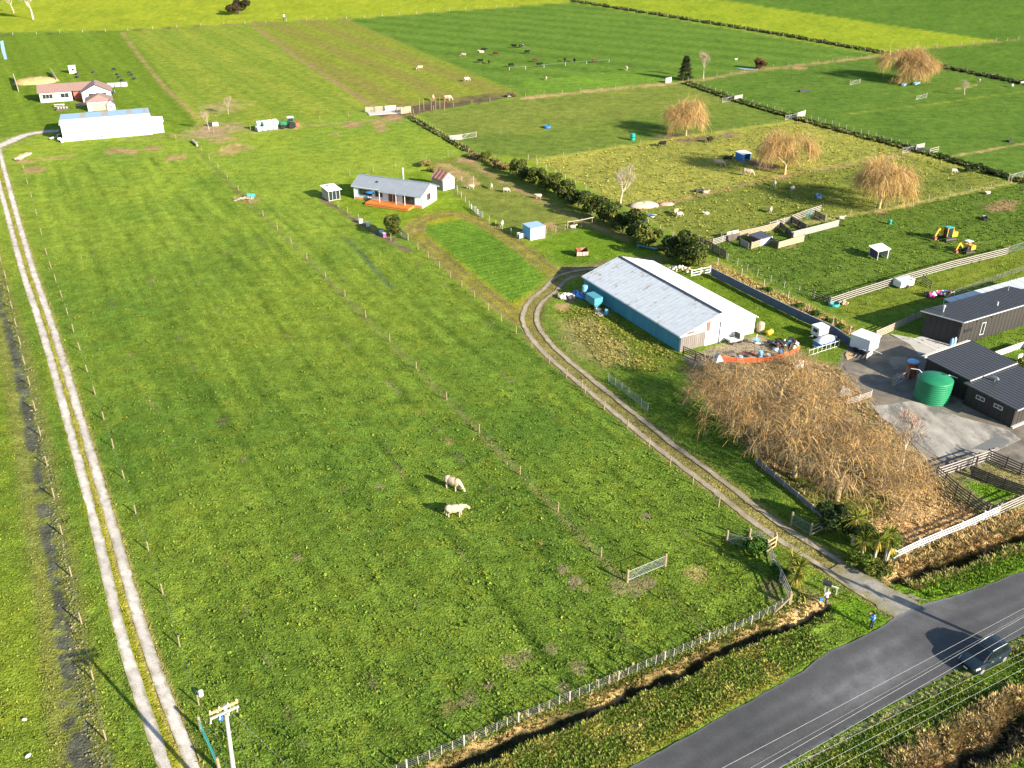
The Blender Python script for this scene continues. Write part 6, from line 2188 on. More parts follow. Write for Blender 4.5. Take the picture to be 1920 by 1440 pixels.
def open_ground(P, nr):
    t = P @ _v
    s = P @ _u
    ok = ~((t < road_up(s) + .15) & (t > road_lo(s) - .15))
    ok &= dist_line(P, TRL[::4]) > .48
    ok &= dist_line(P, TRR[::4]) > .48
    d = dist_line(P, DRIVE[::3])
    ok &= (np.abs(d - .98) > .42)
    d2 = dist_line(P, LOOP[::3])
    ok &= (d2 > 1.2)
    ok &= sd_poly(P, YARD) > 0
    ok &= sd_poly(P, _bl) > 0
    ok &= dist_line(P, WETL) > .5
    return ok


grass('pasture_weeds', 5200, fan(39, 100), .20, 55, 'broad leaved weeds scattered over the near paddock', lambda P, nr: open_ground(P, nr) & (sd_poly(P, PAD) < -.3), .06, 7, (((.05, .095, .014), (.15, .21, .025), (.10, .16, .02)), .8))
grass('grass', 62000, fan(40, 150), .17, 5, 'short tufted pasture grass over the near paddock', open_ground, .028, 6, (((.15, .19, .022), (.06, .10, .015), (.16, .17, .035)), .2))
# ------------------------------------------------------------------ animals and people
def fuse(mb, voxel, m, name, smooth_it=2):
    """one continuous skin over tubes and ellipsoids"""
    me = mb.mesh(name + '_raw', m)
    o = bpy.data.objects.new('tmp', me)
    COL.objects.link(o)
    r = o.modifiers.new('r', 'REMESH')
    r.mode = 'VOXEL'
    r.voxel_size = voxel
    if smooth_it:
        s = o.modifiers.new('s', 'SMOOTH')
        s.iterations = smooth_it
        s.factor = .5
    dg = bpy.context.evaluated_depsgraph_get()
    out = bpy.data.meshes.new_from_object(o.evaluated_get(dg))
    out.name = name
    out.polygons.foreach_set('use_smooth', [True] * len(out.polygons))
    if not out.materials:
        out.materials.append(m)
    bpy.data.objects.remove(o)
    bpy.data.meshes.remove(me)
    return out


def cow_mb(pose):
    b = MB()
    if pose == 'lie':
        b.ell((0, 0, .42), (.80, .42, .40), 14, 9).ell((-.55, .05, .42), (.38, .40, .36), 12, 8).ell((.55, 0, .45), (.34, .33, .38), 12, 8)
        b.tube([(.75, 0, .6), (1.05, .03, .85), (1.2, .05, 1.0)], [.21, .16, .13], 10)
        b.ell((1.36, .06, .98), (.24, .12, .13), 10, 7, Matrix.Rotation(.35, 4, 'Y'))
        for s in (-1, 1):
            b.tube([(1.22, .06 + .08 * s, 1.06), (1.18, .06 + .24 * s, 1.07)], [.05, .03], 6)
            b.tube([(.55, .25 * s, .22), (.95, .28 * s, .12), (.65, .30 * s, .06)], [.12, .08, .06], 8)
        b.tube([(-.5, .35, .22), (-.1, .48, .12), (-.45, .52, .07)], [.16, .09, .06], 8)
        return b
    b.ell((0, 0, .93), (.82, .38, .41), 14, 9).ell((-.58, 0, 1.0), (.38, .34, .37), 12, 8).ell((.52, 0, .98), (.36, .31, .40), 12, 8)
    b.ell((-.1, 0, .80), (.55, .35, .34), 12, 8)
    if pose == 'graze':
        b.tube([(.7, 0, 1.05), (1.0, 0, .82), (1.18, .02, .55)], [.24, .17, .13], 10)
        h = Vector((1.27, .03, .36))
        b.ell(h, (.25, .115, .13), 10, 7, Matrix.Rotation(1.15, 4, 'Y'))
        e = Vector((1.17, .02, .55))
    else:
        b.tube([(.66, 0, 1.08), (.95, -.02, 1.12), (1.1, -.05, 1.12)], [.27, .19, .15], 10)
        b.ell((1.26, -.09, 1.0), (.27, .125, .14), 10, 7, Matrix.Rotation(.85, 4, 'Y'))
        e = Vector((1.12, -.05, 1.2))
    for s in (-1, 1):
        b.tube([e + Vector((0, .07 * s, .02)), e + Vector((-.03, .25 * s, .0))], [.05, .03], 6)
        st_ = .10 * s
        b.tube([(.52, .17 * s, .85), (.50 + st_, .17 * s, .42), (.53 + st_, .17 * s, .40), (.52 + st_, .17 * s, -.04)], [.15, .075, .07, .06], 8)
        b.tube([(-.60, .18 * s, .95), (-.52 - st_, .19 * s, .66), (-.74 - st_, .18 * s, .46), (-.67 - st_, .18 * s, -.04)], [.22, .13, .075, .06], 8)
    b.tube([(-.88, 0, 1.12), (-.96, 0, .9), (-.95, .02, .5)], [.05, .03, .045], 6)
    b.ell((-.42, 0, .60), (.18, .15, .13), 8, 6)
    return b


def coat(name, c, c2=None, t=.55):
    return mat(name, c, rough=.85, var=.14, scale=2.0, color2=c2, thresh=t, spec=.15)


k_cream = coat('cream hide', (.40, .31, .215))
k_white = coat('white hide', (.42, .37, .31))
k_black = coat('black hide', (.012, .011, .011))
k_brown = coat('brown hide', (.075, .035, .02))
k_bw = coat('black and white hide', (.014, .013, .013), (.52, .50, .46), .56)
k_tan = coat('tan and white hide', (.38, .18, .07), (.52, .48, .42), .50)
k_wool = mat('wool', (.40, .35, .28), rough=.95, var=.15, scale=8, bump=.03)
COWS = {}


def cow_mesh(pose, m_, fine):
    k = (pose, m_.name, fine)
    if k not in COWS:
        base = COWS.get((pose, fine))
        if base is None:
            base = fuse(cow_mb(pose), .03 if fine else .055, m_, 'cow_' + pose)
            COWS[(pose, fine)] = base
        me = base.copy()
        me.materials.clear()
        me.materials.append(m_)
        COWS[k] = me
    return COWS[k]


def cow(label, px, py, rz, pose='graze', m_=None, fine=False, group=None, s=1.0):
    o = link('cow', cow_mesh(pose, m_ or k_black, fine), None, G(px, py), rz, scale=(s, s, s))
    return tag(o, label, 'cow', group)


cow('cream cow grazing in the middle of the big paddock with head turned down', 849, 917, R(-32), 'graze', k_cream, True, 'cream cows in the big paddock', 1.08)
cow('cream cow standing side on below the other one in the big paddock', 853, 968, R(8), 'stand', k_cream, True, 'cream cows in the big paddock', 1.04)
gh = 'cattle in the dark green striped field'
HERD = [
    ('tan and white cow leftmost in the dark green striped field', 869, 107, 160, 'graze', k_tan), ('black cow at the top left corner of the far herd', 907, 97, 10, 'stand', k_black),
    ('white calf lying just below the top left black cow', 903, 99, 200, 'lie', k_white), ('red brown cow right of the top left black cow', 930, 104, 170, 'graze', k_brown),
    ('black cow left of the black and white one in the far herd', 901, 118, 190, 'graze', k_black), ('black and white cow in the middle of the left half of the herd', 917, 120, 95, 'stand', k_bw),
    ('black cow beside the left end of the white electric tape', 958, 126, 20, 'graze', k_black), ('black cow left of the white one at the top of the herd', 964, 90, 170, 'stand', k_black),
    ('white and black cow at the top of the far herd', 977, 90, 30, 'graze', k_bw), ('black cow alone right below the white and black one', 988, 101, 15, 'stand', k_black),
    ('dark brown cow just above a black one near the tape middle', 1004, 116, 200, 'graze', k_brown), ('black cow just below the dark brown one near the tape middle', 1011, 125, 10, 'stand', k_black),
    ('black cow, left one of the two close together near the tape', 1059, 116, 80, 'stand', k_black), ('black cow, right one of the two close together near the tape', 1077, 117, 95, 'stand', k_black),
    ('brown black cow nearest the right end of the white tape', 1114, 118, 25, 'graze', k_brown), ('white cow standing right of the white tape', 1174, 132, 100, 'stand', k_white),
]
for lb, px, py, a, pose, m_ in HERD:
    cow(lb, px, py, R(a), pose, m_, False, gh)
cow('tan cow alone on the olive striped field', 788, 131, R(200), 'graze', k_tan)
cow('white cow alone at the edge of the olive striped field', 875, 153, R(30), 'graze', k_white)
cow('orange and white cow standing on the mud, the left one', 812, 189, R(95), 'stand', k_tan, s=1.15)
cow('orange and white cow walking on the mud, the right one', 839, 189, R(15), 'graze', k_tan, s=1.15)
cow('brown and white cow lying at the right end of the mud', 952, 182, R(10), 'lie', k_bw)
cow('brown cow lying beside the brown and white one on the mud', 962, 181, R(185), 'lie', k_brown)
cow('black cow grazing below the golden willow of the middle paddock', 1242, 275, R(200), 'graze', k_black)
cow('black cow grazing at the top edge of the yellow paddock', 1330, 267, R(40), 'graze', k_black)
cow('cream cow in the willow shadow left of the blue field shelter', 1347, 312, R(-30), 'graze', k_cream, s=1.2)
cow('cream cow grazing below the blue field shelter', 1401, 330, R(-25), 'graze', k_cream, s=1.15)
cow('dark cow lying in the shade beside the blue field shelter', 1364, 299, R(10), 'lie', k_black)

sb = MB()
sb.ell((0, 0, .56), (.46, .26, .27), 12, 8).ell((-.28, 0, .58), (.24, .24, .24), 10, 7).ell((.3, 0, .6), (.22, .21, .24), 10, 7)
sb.tube([(.42, 0, .68), (.58, 0, .72)], [.15, .11], 8).ell((.68, 0, .70), (.16, .085, .09), 8, 6, Matrix.Rotation(.5, 4, 'Y'))
for s_ in (-1, 1):
    sb.tube([(.60, .06 * s_, .78), (.58, .18 * s_, .76)], [.03, .02], 5)
    for x in (-.3, .3):
        sb.tube([(x, .13 * s_, .45), (x, .13 * s_, -.03)], [.06, .035], 6)
sheep_stand = fuse(sb, .04, k_wool, 'sheep_stand')
gb = MB()
gb.ell((0, 0, .56), (.46, .26, .27), 12, 8).ell((-.28, 0, .58), (.24, .24, .24), 10, 7).ell((.3, 0, .58), (.22, .21, .24), 10, 7)
gb.tube([(.42, 0, .62), (.62, 0, .40)], [.15, .10], 8).ell((.70, 0, .24), (.16, .085, .09), 8, 6, Matrix.Rotation(1.1, 4, 'Y'))
for s_ in (-1, 1):
    gb.tube([(.63, .06 * s_, .38), (.62, .18 * s_, .36)], [.03, .02], 5)
    for x in (-.3, .3):
        gb.tube([(x, .13 * s_, .45), (x, .13 * s_, -.03)], [.06, .035], 6)
sheep_graze = fuse(gb, .04, k_wool, 'sheep_graze')
lb_ = MB()
lb_.ell((0, 0, .26), (.48, .30, .27), 12, 8).tube([(.38, 0, .36), (.55, 0, .5)], [.15, .10], 8).ell((.64, 0, .5), (.16, .085, .09), 8, 6)
for s_ in (-1, 1):
    lb_.tube([(.3, .18 * s_, .1), (.5, .2 * s_, .05)], [.07, .05], 6).tube([(.57, .06 * s_, .58), (.55, .18 * s_, .56)], [.03, .02], 5)
sheep_lie = fuse(lb_, .04, k_wool, 'sheep_lie')
SHEEP = [
    ('sheep nearest the netting run of the red roofed shed', 884, 355, 170, 0), ('sheep standing halfway between the netting run and the hedge', 921, 354, 95, 1), ('white sheep grazing alone in the middle of the goat paddock', 948, 361, 0, 0),
    ('white sheep at the edge of the hedge shadow', 1010, 373, 175, 1), ('sheep nearest the fence at the container shed end of the goat paddock', 941, 425, 80, 1), ('sheep beneath the rail of the short fence by the hedge', 1073, 428, 10, 2),
    ('upper white sheep of the pair right of the gravel heaps', 1266, 402, 50, 1), ('lower white sheep of the pair right of the gravel heaps', 1273, 407, 20, 0),
    ('sheep left of the long willow shadow above the yards', 1452, 349, 80, 1), ('small sheep inside the left of the long willow shadow', 1485, 358, 40, 0),
    ('sheep standing alone left of the sheep yards', 1324, 403, 175, 2), ('white sheep above the middle of the sheep yards', 1444, 399, 70, 1), ('sheep lying beside the dark trough in the yellow paddock', 1322, 363, 0, 2),
    ('sheep beside the far right pen of the sheep yards', 1576, 411, 0, 2), ('sheep near the far drain, the left one of a scattered three', 1835, 154, 90, 1), ('sheep near the far drain, the middle one of a scattered three', 1897, 164, 40, 0),
    ('sheep near the far drain at the right edge', 1915, 159, 10, 1), ('white sheep on the bank of the far drain', 1859, 143, 10, 2), ('white sheep grazing on the yellow paddock near the drain bushes', 1787, 325, 0, 0),
    ('white sheep at the top of the digger paddock', 1852, 364, 200, 2), ('sheep on the lane right of the conifer', 1379, 113, 20, 2),
    ('white animal left of the electric tape below the herd', 1024, 150, 90, 1),
]
for lb, px, py, a, k in SHEEP:
    o = link('sheep', (sheep_graze, sheep_stand, sheep_lie)[k], None, G(px, py), R(a), scale=(1.25, 1.25, 1.25))
    tag(o, lb, 'sheep', 'sheep scattered over the paddocks')


# ---- people
m_skin = mat('skin', (.42, .24, .17), rough=.6, var=.08, scale=6)
m_hair = mat('dark hair', (.02, .015, .012), rough=.7, var=.2, scale=12)
m_jean = mat('dark trousers', (.018, .022, .035), rough=.85, var=.15, scale=6)
m_bjack = mat('blue jacket', (.025, .10, .36), rough=.7, var=.1, scale=5)
m_plaid = mat('pale checked shirt', (.50, .42, .42), rough=.8, var=.25, scale=14, color2=(.22, .12, .16), thresh=.55)
m_shoe = mat('dark shoes', (.02, .018, .016), rough=.7, var=.1)
m_tee = mat('white shirt hem', (.55, .55, .55), rough=.8, var=.06)


def person(label, loc, rz, arms, legs, shirt_m, trouser_m, hair_m, head_rz=0.0, sleeve=2, back=None, hem=None):
    """figure facing local +X; arms and legs are (joint, joint, end) lists for right then left"""
    t = thing('person', label, 'person', loc, rz)
    neck = Vector((0.0, 0, 1.46))
    hd = Vector((.03, 0, 1.64))
    Hm = Matrix.Rotation(head_rz, 4, 'Z')
    sk = MB()
    sk.ell(hd, (.098, .078, .118), 14, 11, Hm)
    sk.ell(hd + Hm.to_3x3() @ Vector((.035, 0, -.07)), (.06, .055, .055), 10, 8)
    sk.ell(hd + Hm.to_3x3() @ Vector((.10, 0, -.015)), (.022, .016, .028), 8, 6)
    for s in (-1, 1):
        sk.ell(hd + Hm.to_3x3() @ Vector((0, .08 * s, -.01)), (.022, .014, .034), 8, 6)
    sk.tube([neck - Vector((0, 0, .06)), neck + Vector((.01, 0, .10))], [.062, .055], 10)
    sk.ell((0, 0, 1.20), (.10, .155, .26), 12, 9).ell((0, 0, .95), (.11, .15, .14), 12, 8)
    for s, (a, b, c) in zip((-1, 1), arms):
        a, b, c = Vector(a), Vector(b), Vector(c)
        sk.tube([a, b, c], [.050, .040, .029], 9)
        d = (c - b).normalized()
        palm = c + d * .055
        M_ = d.to_track_quat('X', 'Z').to_matrix().to_4x4()
        sk.ell(palm, (.055, .042, .016), 10, 7, M_)
        for k in range(4):
            o_ = M_ @ Vector((.04, -.03 + .02 * k, 0))
            ln = (.060, .072, .068, .052)[k]
            f1 = M_ @ Vector((.04 + ln * .6, -.032 + .0215 * k, -.012))
            f2 = M_ @ Vector((.04 + ln * .95, -.032 + .0215 * k, -.038))
            sk.tube([palm + o_, palm + f1, palm + f2], [.0095, .009, .007], 6)
        th = [M_ @ Vector((-.02, .03 * s, 0)), M_ @ Vector((.02, .062 * s, -.01)), M_ @ Vector((.05, .066 * s, -.02))]
        sk.tube([palm + q for q in th], [.012, .0105, .008], 6)
    for s, (a, b, c) in zip((-1, 1), legs):
        sk.tube([a, b, c], [.080, .052, .034], 9)
    link('body', fuse(sk, .009, m_skin, 'body', 1), t)
    tr = MB()
    tr.ell((0, 0, .93), (.125, .17, .15), 12, 8)
    for a, b, c in legs:
        a, b, c = Vector(a), Vector(b), Vector(c)
        tr.tube([a + Vector((0, 0, .03)), b, c + Vector((0, 0, .03))], [.105, .075, .062], 10)
    link('trousers', fuse(tr, .018, trouser_m, 'trousers', 1), t)
    st_ = MB()
    st_.ell((0, 0, 1.22), (.125, .185, .27), 14, 10).ell((0, 0, 1.02), (.130, .175, .12), 12, 8).ell((-.01, 0, 1.38), (.10, .20, .09), 12, 8)
    for a, b, c in arms:
        a, b, c = Vector(a), Vector(b), Vector(c)
        pts = [a, b, b + (c - b) * .85] if sleeve == 2 else [a, a + (b - a) * .8]
        st_.tube(pts, [.068, .056, .046][:len(pts)], 9)
    sh_ = link('shirt', fuse(st_, .018, shirt_m, 'shirt', 1), t)
    if back:
        pl = MB().box((0, 0, 0), (.012, .20, .20))
        pl.build('badge', back, sh_, (-.124, 0, 1.27))
    if hem:
        MB().lathe([(.150, .90), (.165, .93), (.155, 1.0)], 14).build('shirt_hem', hem, t)
    hr = MB().ell(hd + Hm.to_3x3() @ Vector((-.02, 0, .035)), (.102, .090, .105), 14, 10, Hm)
    link('hair', fuse(hr, .015, hair_m, 'hair', 1), t)
    for s in (-1, 1):
        e = hd + Hm.to_3x3() @ Vector((.088, .034 * s, .012))
        MB().ell(e, (.012, .014, .010), 8, 6).build('eye', m_hair, t, smooth=True)
    m_ = hd + Hm.to_3x3() @ Vector((.085, 0, -.062))
    MB().ell(m_, (.010, .026, .007), 8, 5).build('mouth', m_red, t, smooth=True)
    for a, b, c in legs:
        c = Vector(c)
        MB().ell(c + Vector((.05, 0, -.02)), (.135, .05, .055), 10, 7).build('shoe', m_shoe, t, smooth=True)
    return t


p2 = person('person in blue jacket and dark trousers holding up a controller by the road', G(1633, 1179), R(120),
            [((0, -.20, 1.40), (.12, -.27, 1.17), (.34, -.10, 1.33)), ((0, .20, 1.40), (.12, .27, 1.17), (.34, .10, 1.33))],
            [((0, -.09, .93), (.02, -.10, .50), (-.02, -.11, .07)), ((0, .09, .93), (.05, .11, .50), (.04, .13, .07))], m_bjack, m_jean, m_hair, 0, 2, m_lblue)
ct_ = thing('controller', 'dark handheld controller held by the person in blue', 'controller', G(1633, 1179), R(120))
pbox('casing', m_dark, ct_, (.41, 0, 1.345), (.10, .20, .035))
pbox('screen', m_win, ct_, (.44, 0, 1.40), (.02, .15, .09), (0, R(-25), 0))
for s in (-1, 1):
    MB().tube([(.45, .06 * s, 1.36), (.50, .06 * s, 1.47)], .008, 5).build('aerial', m_dark, ct_)
p1_ = person('person in pale checked shirt and dark trousers walking beside the driveway', G(1547, 1134), R(100),
             [((0, -.20, 1.40), (.05, -.27, 1.14), (.26, -.22, 1.10)), ((0, .20, 1.40), (-.06, .30, 1.14), (.06, .38, .92))],
             [((0, -.09, .93), (.16, -.10, .52), (.10, -.11, .07)), ((0, .09, .93), (-.10, .10, .50), (-.28, .12, .10))], m_plaid, m_jean, mat('grey hair', (.30, .27, .25), rough=.8, var=.2), 0, 2, None, m_tee)
bg = thing('carry_bag', 'blue and yellow bag hanging from the hand of the person in checked shirt', 'bag', G(1547, 1134), R(100))
MB().box((.08, .46, .60), (.14, .24, .30)).build('bag_body', m_blue, bg)
MB().box((.08, .46, .42), (.15, .25, .06)).build('bag_base', m_yellow, bg)
MB().tube([(.08, .38, .74), (.08, .42, .90), (.08, .50, .90), (.08, .54, .74)], .012, 5).build('handle', m_yellow, bg)
lb2 = thing('letterbox', 'dark letterbox on a white rail at the edge of the driveway', 'letterbox', G(1556, 1113), R(-28))
pbox('box', m_dark, lb2, (-.35, 0, 1.02), (.75, .42, .32))
MB().lathe([(.03, 0), (.05, .02)], 8).build('flag', m_red, lb2, (-.7, .24, 1.1))
pbox('rail', m_white, lb2, (.28, 0, .86), (.7, .10, .06), (0, R(3), 0))
for x in (-.45, .5):
    pbox('post', m_white, lb2, (x, 0, .42), (.09, .09, .84))
# ------------------------------------------------------------------ the car
def loft(secs):
    n = len(secs[0])
    vs = [p for s in secs for p in s]
    fs = []
    for i in range(len(secs) - 1):
        for k in range(n):
            k2 = (k + 1) % n
            fs.append((i * n + k, i * n + k2, (i + 1) * n + k2, (i + 1) * n + k))
    fs.append(tuple(reversed(range(n))))
    fs.append(tuple((len(secs) - 1) * n + k for k in range(n)))
    return MB().add(vs, fs)


m_paint = mat('dark blue car paint', (.008, .016, .024), rough=.3, var=.05, scale=1, spec=.4, coat=.35)
m_cwin = glass_mat('car glass', (.008, .012, .014), .05)
m_lamp = mat('clear lamp', (.55, .58, .60), rough=.15, var=.05)
m_rlamp = mat('red lamp', (.35, .01, .01), rough=.2, var=.05)
m_trim = mat('black trim', (.012, .012, .013), rough=.6, var=.1)
m_rim = mat('alloy', (.40, .41, .42), rough=.35, metal=.6, var=.05)
car = thing('parked_car', 'dark blue SUV parked on the grass edge of the road', 'car', G(1842, 1240), GRID + math.pi + R(1))


def sec(x, zb, zt, hw, top=.90):
    z1 = zb + (zt - zb) * .22
    z2 = zb + (zt - zb) * .70
    pts = [(-hw * .86, zb), (-hw * .99, z1), (-hw, z2), (-hw * top, zt), (-hw * top * .55, zt + .025), (hw * top * .55, zt + .025), (hw * top, zt), (hw, z2), (hw * .99, z1), (hw * .86, zb)]
    return [Vector((x, y, z)) for y, z in pts]


body = loft([sec(-2.28, .46, .86, .66), sec(-2.22, .36, .98, .80), sec(-2.0, .28, 1.05, .88), sec(-1.3, .24, 1.06, .92), sec(0, .24, 1.04, .925), sec(.9, .24, 1.02, .92), sec(1.25, .25, 1.00, .91), sec(1.75, .28, .93, .88), sec(2.08, .33, .84, .80), sec(2.24, .40, .74, .66)])
body.build('body', m_paint, car, smooth=False)
cab = loft([[Vector(p) for p in q] for q in (
    [(-2.16, -.74, 1.04), (-2.16, .74, 1.04), (-2.05, .64, 1.20), (-2.05, -.64, 1.20)],
    [(-1.95, -.80, 1.04), (-1.95, .80, 1.04), (-1.80, .62, 1.56), (-1.80, -.62, 1.56)],
    [(-1.3, -.82, 1.04), (-1.3, .82, 1.04), (-1.25, .62, 1.645), (-1.25, -.62, 1.645)],
    [(-.3, -.82, 1.03), (-.3, .82, 1.03), (-.3, .62, 1.665), (-.3, -.62, 1.665)],
    [(.55, -.81, 1.02), (.55, .81, 1.02), (.30, .60, 1.60), (.30, -.60, 1.60)],
    [(1.22, -.74, 1.0), (1.22, .74, 1.0), (1.18, .66, 1.05), (1.18, -.66, 1.05)])])
cab.build('cabin', m_paint, car)


def pane(name, pts, m_, off):
    a = [Vector(p) for p in pts]
    n = (a[1] - a[0]).cross(a[2] - a[0]).normalized()
    if n.dot(Vector(off)) < 0:
        n = -n
    th_ = .012
    return MB().add([p + n * .004 for p in a] + [p + n * th_ for p in a], [(0, 1, 2, 3), (7, 6, 5, 4), (0, 4, 5, 1), (1, 5, 6, 2), (2, 6, 7, 3), (3, 7, 4, 0)]).build(name, m_, car)


pane('windscreen', [(1.12, -.66, 1.085), (1.12, .66, 1.085), (.36, .56, 1.565), (.36, -.56, 1.565)], m_cwin, (1, 0, 1))
pane('rear_window', [(-2.02, -.58, 1.24), (-2.02, .58, 1.24), (-1.83, .54, 1.53), (-1.83, -.54, 1.53)], m_cwin, (-1, 0, 1))
pane('sunroof', [(-.9, -.42, 1.668), (-.9, .42, 1.668), (.1, .42, 1.645), (.1, -.42, 1.645)], m_cwin, (0, 0, 1))
for s in (-1, 1):
    for x0, x1, t0, t1 in ((.92, .10, .34, .10), (.02, -.82, .02, -.82), (-.92, -1.80, -.92, -1.66)):
        pane('side_window', [(x0, .797 * s, 1.10), (x1, .80 * s, 1.10), (t1, .655 * s, 1.54), (t0, .655 * s, 1.53)], m_cwin, (0, s, .3))
    MB().tube([(-1.6, .60 * s, 1.655), (-.6, .60 * s, 1.70), (.15, .585 * s, 1.66)], .02, 6).build('roof_rail', m_galv, car)
    mr = MB().ell((.82, .98 * s, 1.12), (.09, .11, .075), 10, 7)
    mr.build('mirror', m_paint, car, smooth=True)
    hl = loft([[Vector(p) for p in q] for q in ([(1.72, .72 * s, .74), (1.72, .885 * s, .72), (1.72, .87 * s, .86), (1.72, .72 * s, .90)], [(2.10, .50 * s, .70), (2.12, .79 * s, .68), (2.09, .78 * s, .80), (2.10, .50 * s, .83)])])
    hl.build('headlight', m_lamp, car)
    pbox('tail_light', m_rlamp, car, (-2.20, .64 * s, .93), (.10, .30, .16))
    for x in (-1.35, 1.38):
        w_ = MB().lathe([(.20, -.10), (.335, -.10), (.355, -.06), (.355, .06), (.335, .10), (.20, .10)], 20, M=Matrix.Rotation(R(90), 4, 'X')).build('wheel', m_rubber, car, (x, .82 * s, .355))
        MB().lathe([(.05, -.01), (.22, -.02), (.23, .02), (.05, .05)], 10, M=Matrix.Rotation(R(90) * -s, 4, 'X')).build('rim', m_rim, w_, (0, .095 * s, 0))
        MB().lathe([(.40, -.02), (.43, 0), (.40, .02)], 18, M=Matrix.Rotation(R(90), 4, 'X')).build('wheel_arch', m_trim, car, (x, .895 * s, .40))
    for x in (.45, -.45):
        pbox('door_handle', m_galv, car, (x - .1, .93 * s, .93), (.18, .03, .03))
    pbox('sill', m_trim, car, (0, .88 * s, .27), (2.2, .08, .10))
pbox('grille', m_trim, car, (2.19, 0, .62), (.10, .85, .20))
pbox('bumper', m_trim, car, (2.17, 0, .42), (.16, 1.30, .12))
pbox('bumper', m_trim, car, (-2.24, 0, .48), (.12, 1.40, .18))
pbox('number_plate', m_white, car, (2.262, 0, .48), (.02, .36, .12))
for y in (-.3, .2):
    MB().tube([(1.2, y, 1.07), (1.02, y + .45, 1.16)], .012, 4).build('wiper', m_trim, car)

# ------------------------------------------------------------------ power pole, wires
m_polew = mat('bleached pole timber', (.33, .31, .29), rough=.85, var=.15, scale=1.5, stretch=(3, 3, .3))
m_line = mat('aluminium line', (.20, .21, .21), rough=.5, metal=.2, var=.02)
pb, ptop = G(453, 1556), G(421.5, 1322, 8.9)
pp = thing('power_pole', 'weathered timber power pole with one crossarm beside the farm track', 'power pole', pb)
T0 = ptop - pb
MB().tube([(0, 0, -.3), T0 * .5, T0], [.17, .145, .12], 10).build('pole', m_polew, pp)
ca, cb = G(392, 1339, 8.75) - pb, G(446, 1315, 8.75) - pb
ua = (cb - ca).normalized()
pbar('crossarm', m_wood, pp, ca, cb, .12, .15)
pbar('crossarm', m_polew, pp, ca + Vector((.08, -.2, -.22)), cb + Vector((.08, -.2, -.22)), .12, .14)
for k, f in enumerate((.04, .36, .66, .96)):
    q = ca + (cb - ca) * f
    MB().lathe([(.03, -.02), (.03, .06), (.06, .08), (.06, .13), (.035, .17)], 8).build('insulator', m_stone, pp, q + Vector((0, 0, .08)))
    q2 = q + Vector((.05, -.22, -.2))
    MB().tube([q2, q2 + Vector((.10, -.35, -.05))], .05, 7).build('strain_insulator', m_stone, pp)
    # line running across the road towards the camera side
    end = q2 - V * 46 + Vector((0, 0, .4))
    pts = [q2 + (end - q2) * s - Vector((0, 0, .9 * 4 * s * (1 - s))) for s in [i / 12 for i in range(13)]]
    MB().tube(pts, .006, 4, cap=False).build('line', m_line, pp)
pbox('fuse_box', m_blue, pp, ca + (cb - ca) * .36 + Vector((.1, -.3, -.42)), (.25, .2, .3))
pbar('brace', m_galv, pp, ca + (cb - ca) * .25 + Vector((0, 0, -.1)), T0 * .92, .04, .04)
pbar('brace', m_galv, pp, ca + (cb - ca) * .75 + Vector((0, 0, -.1)), T0 * .92, .04, .04)
sv = G(545, 1440) - pb
MB().tube([T0 * .985, sv], .007, 4, cap=False).build('stay_wire', m_line, pp)

# roadside line: six wires along the road between two poles beyond the frame
WIRES = [((1500, 1363), (1902, 1150), 9.3), ((1500, 1388), (1830, 1203), 9.3), ((1500, 1398), (1920, 1156), 9.3), ((1500, 1418), (1920, 1175), 9.3), ((1500, 1429), (1920, 1222), 7.6), ((1526, 1440), (1920, 1235), 7.6), ((1566, 1440), (1920, 1253), 7.6)]
wl = ['topmost', 'second', 'third', 'fourth', 'fifth', 'sixth', 'lowest']
for k, (a, b, z) in enumerate(WIRES):
    A_, B_ = G(*a, z), G(*b, z)
    d = (B_ - A_).normalized()
    e0, e1 = A_ - d * 42, A_ + d * 78
    pts = []
    for i in range(25):
        s = i / 24
        p = e0 + (e1 - e0) * s
        pts.append(p)
    o = MB().tube([p - pts[0] for p in pts], (.010, .006, .011, .011, .008, .009, .009)[k], 5, cap=False).build('power_line', m_line, None, pts[0])
    tag(o, f'{wl[k]} of the thin silver wires strung along the road' if k else 'uppermost of the thin silver wires strung along the road', 'wire', 'wires strung along the road')
for i, (s0, nm) in enumerate(((-40, 'near'), (76, 'far'))):
    A_ = G(1500, 1398, 9.3)
    d = (G(1920, 1156, 9.3) - A_).normalized()
    q = A_ + d * s0
    o = thing('power_pole', ['roadside timber pole carrying the wires before the bend', 'roadside timber pole carrying the wires beyond the car'][i], 'power pole', (q.x, q.y, 0))
    MB().tube([(0, 0, -.3), (0, 0, 9.9)], [.17, .12], 9).build('pole', m_polew, o)
    for z in (9.2, 7.5):
        pbar('crossarm', m_wood, o, -V * 2.2 + Vector((0, 0, z)), V * 2.2 + Vector((0, 0, z)), .12, .14)
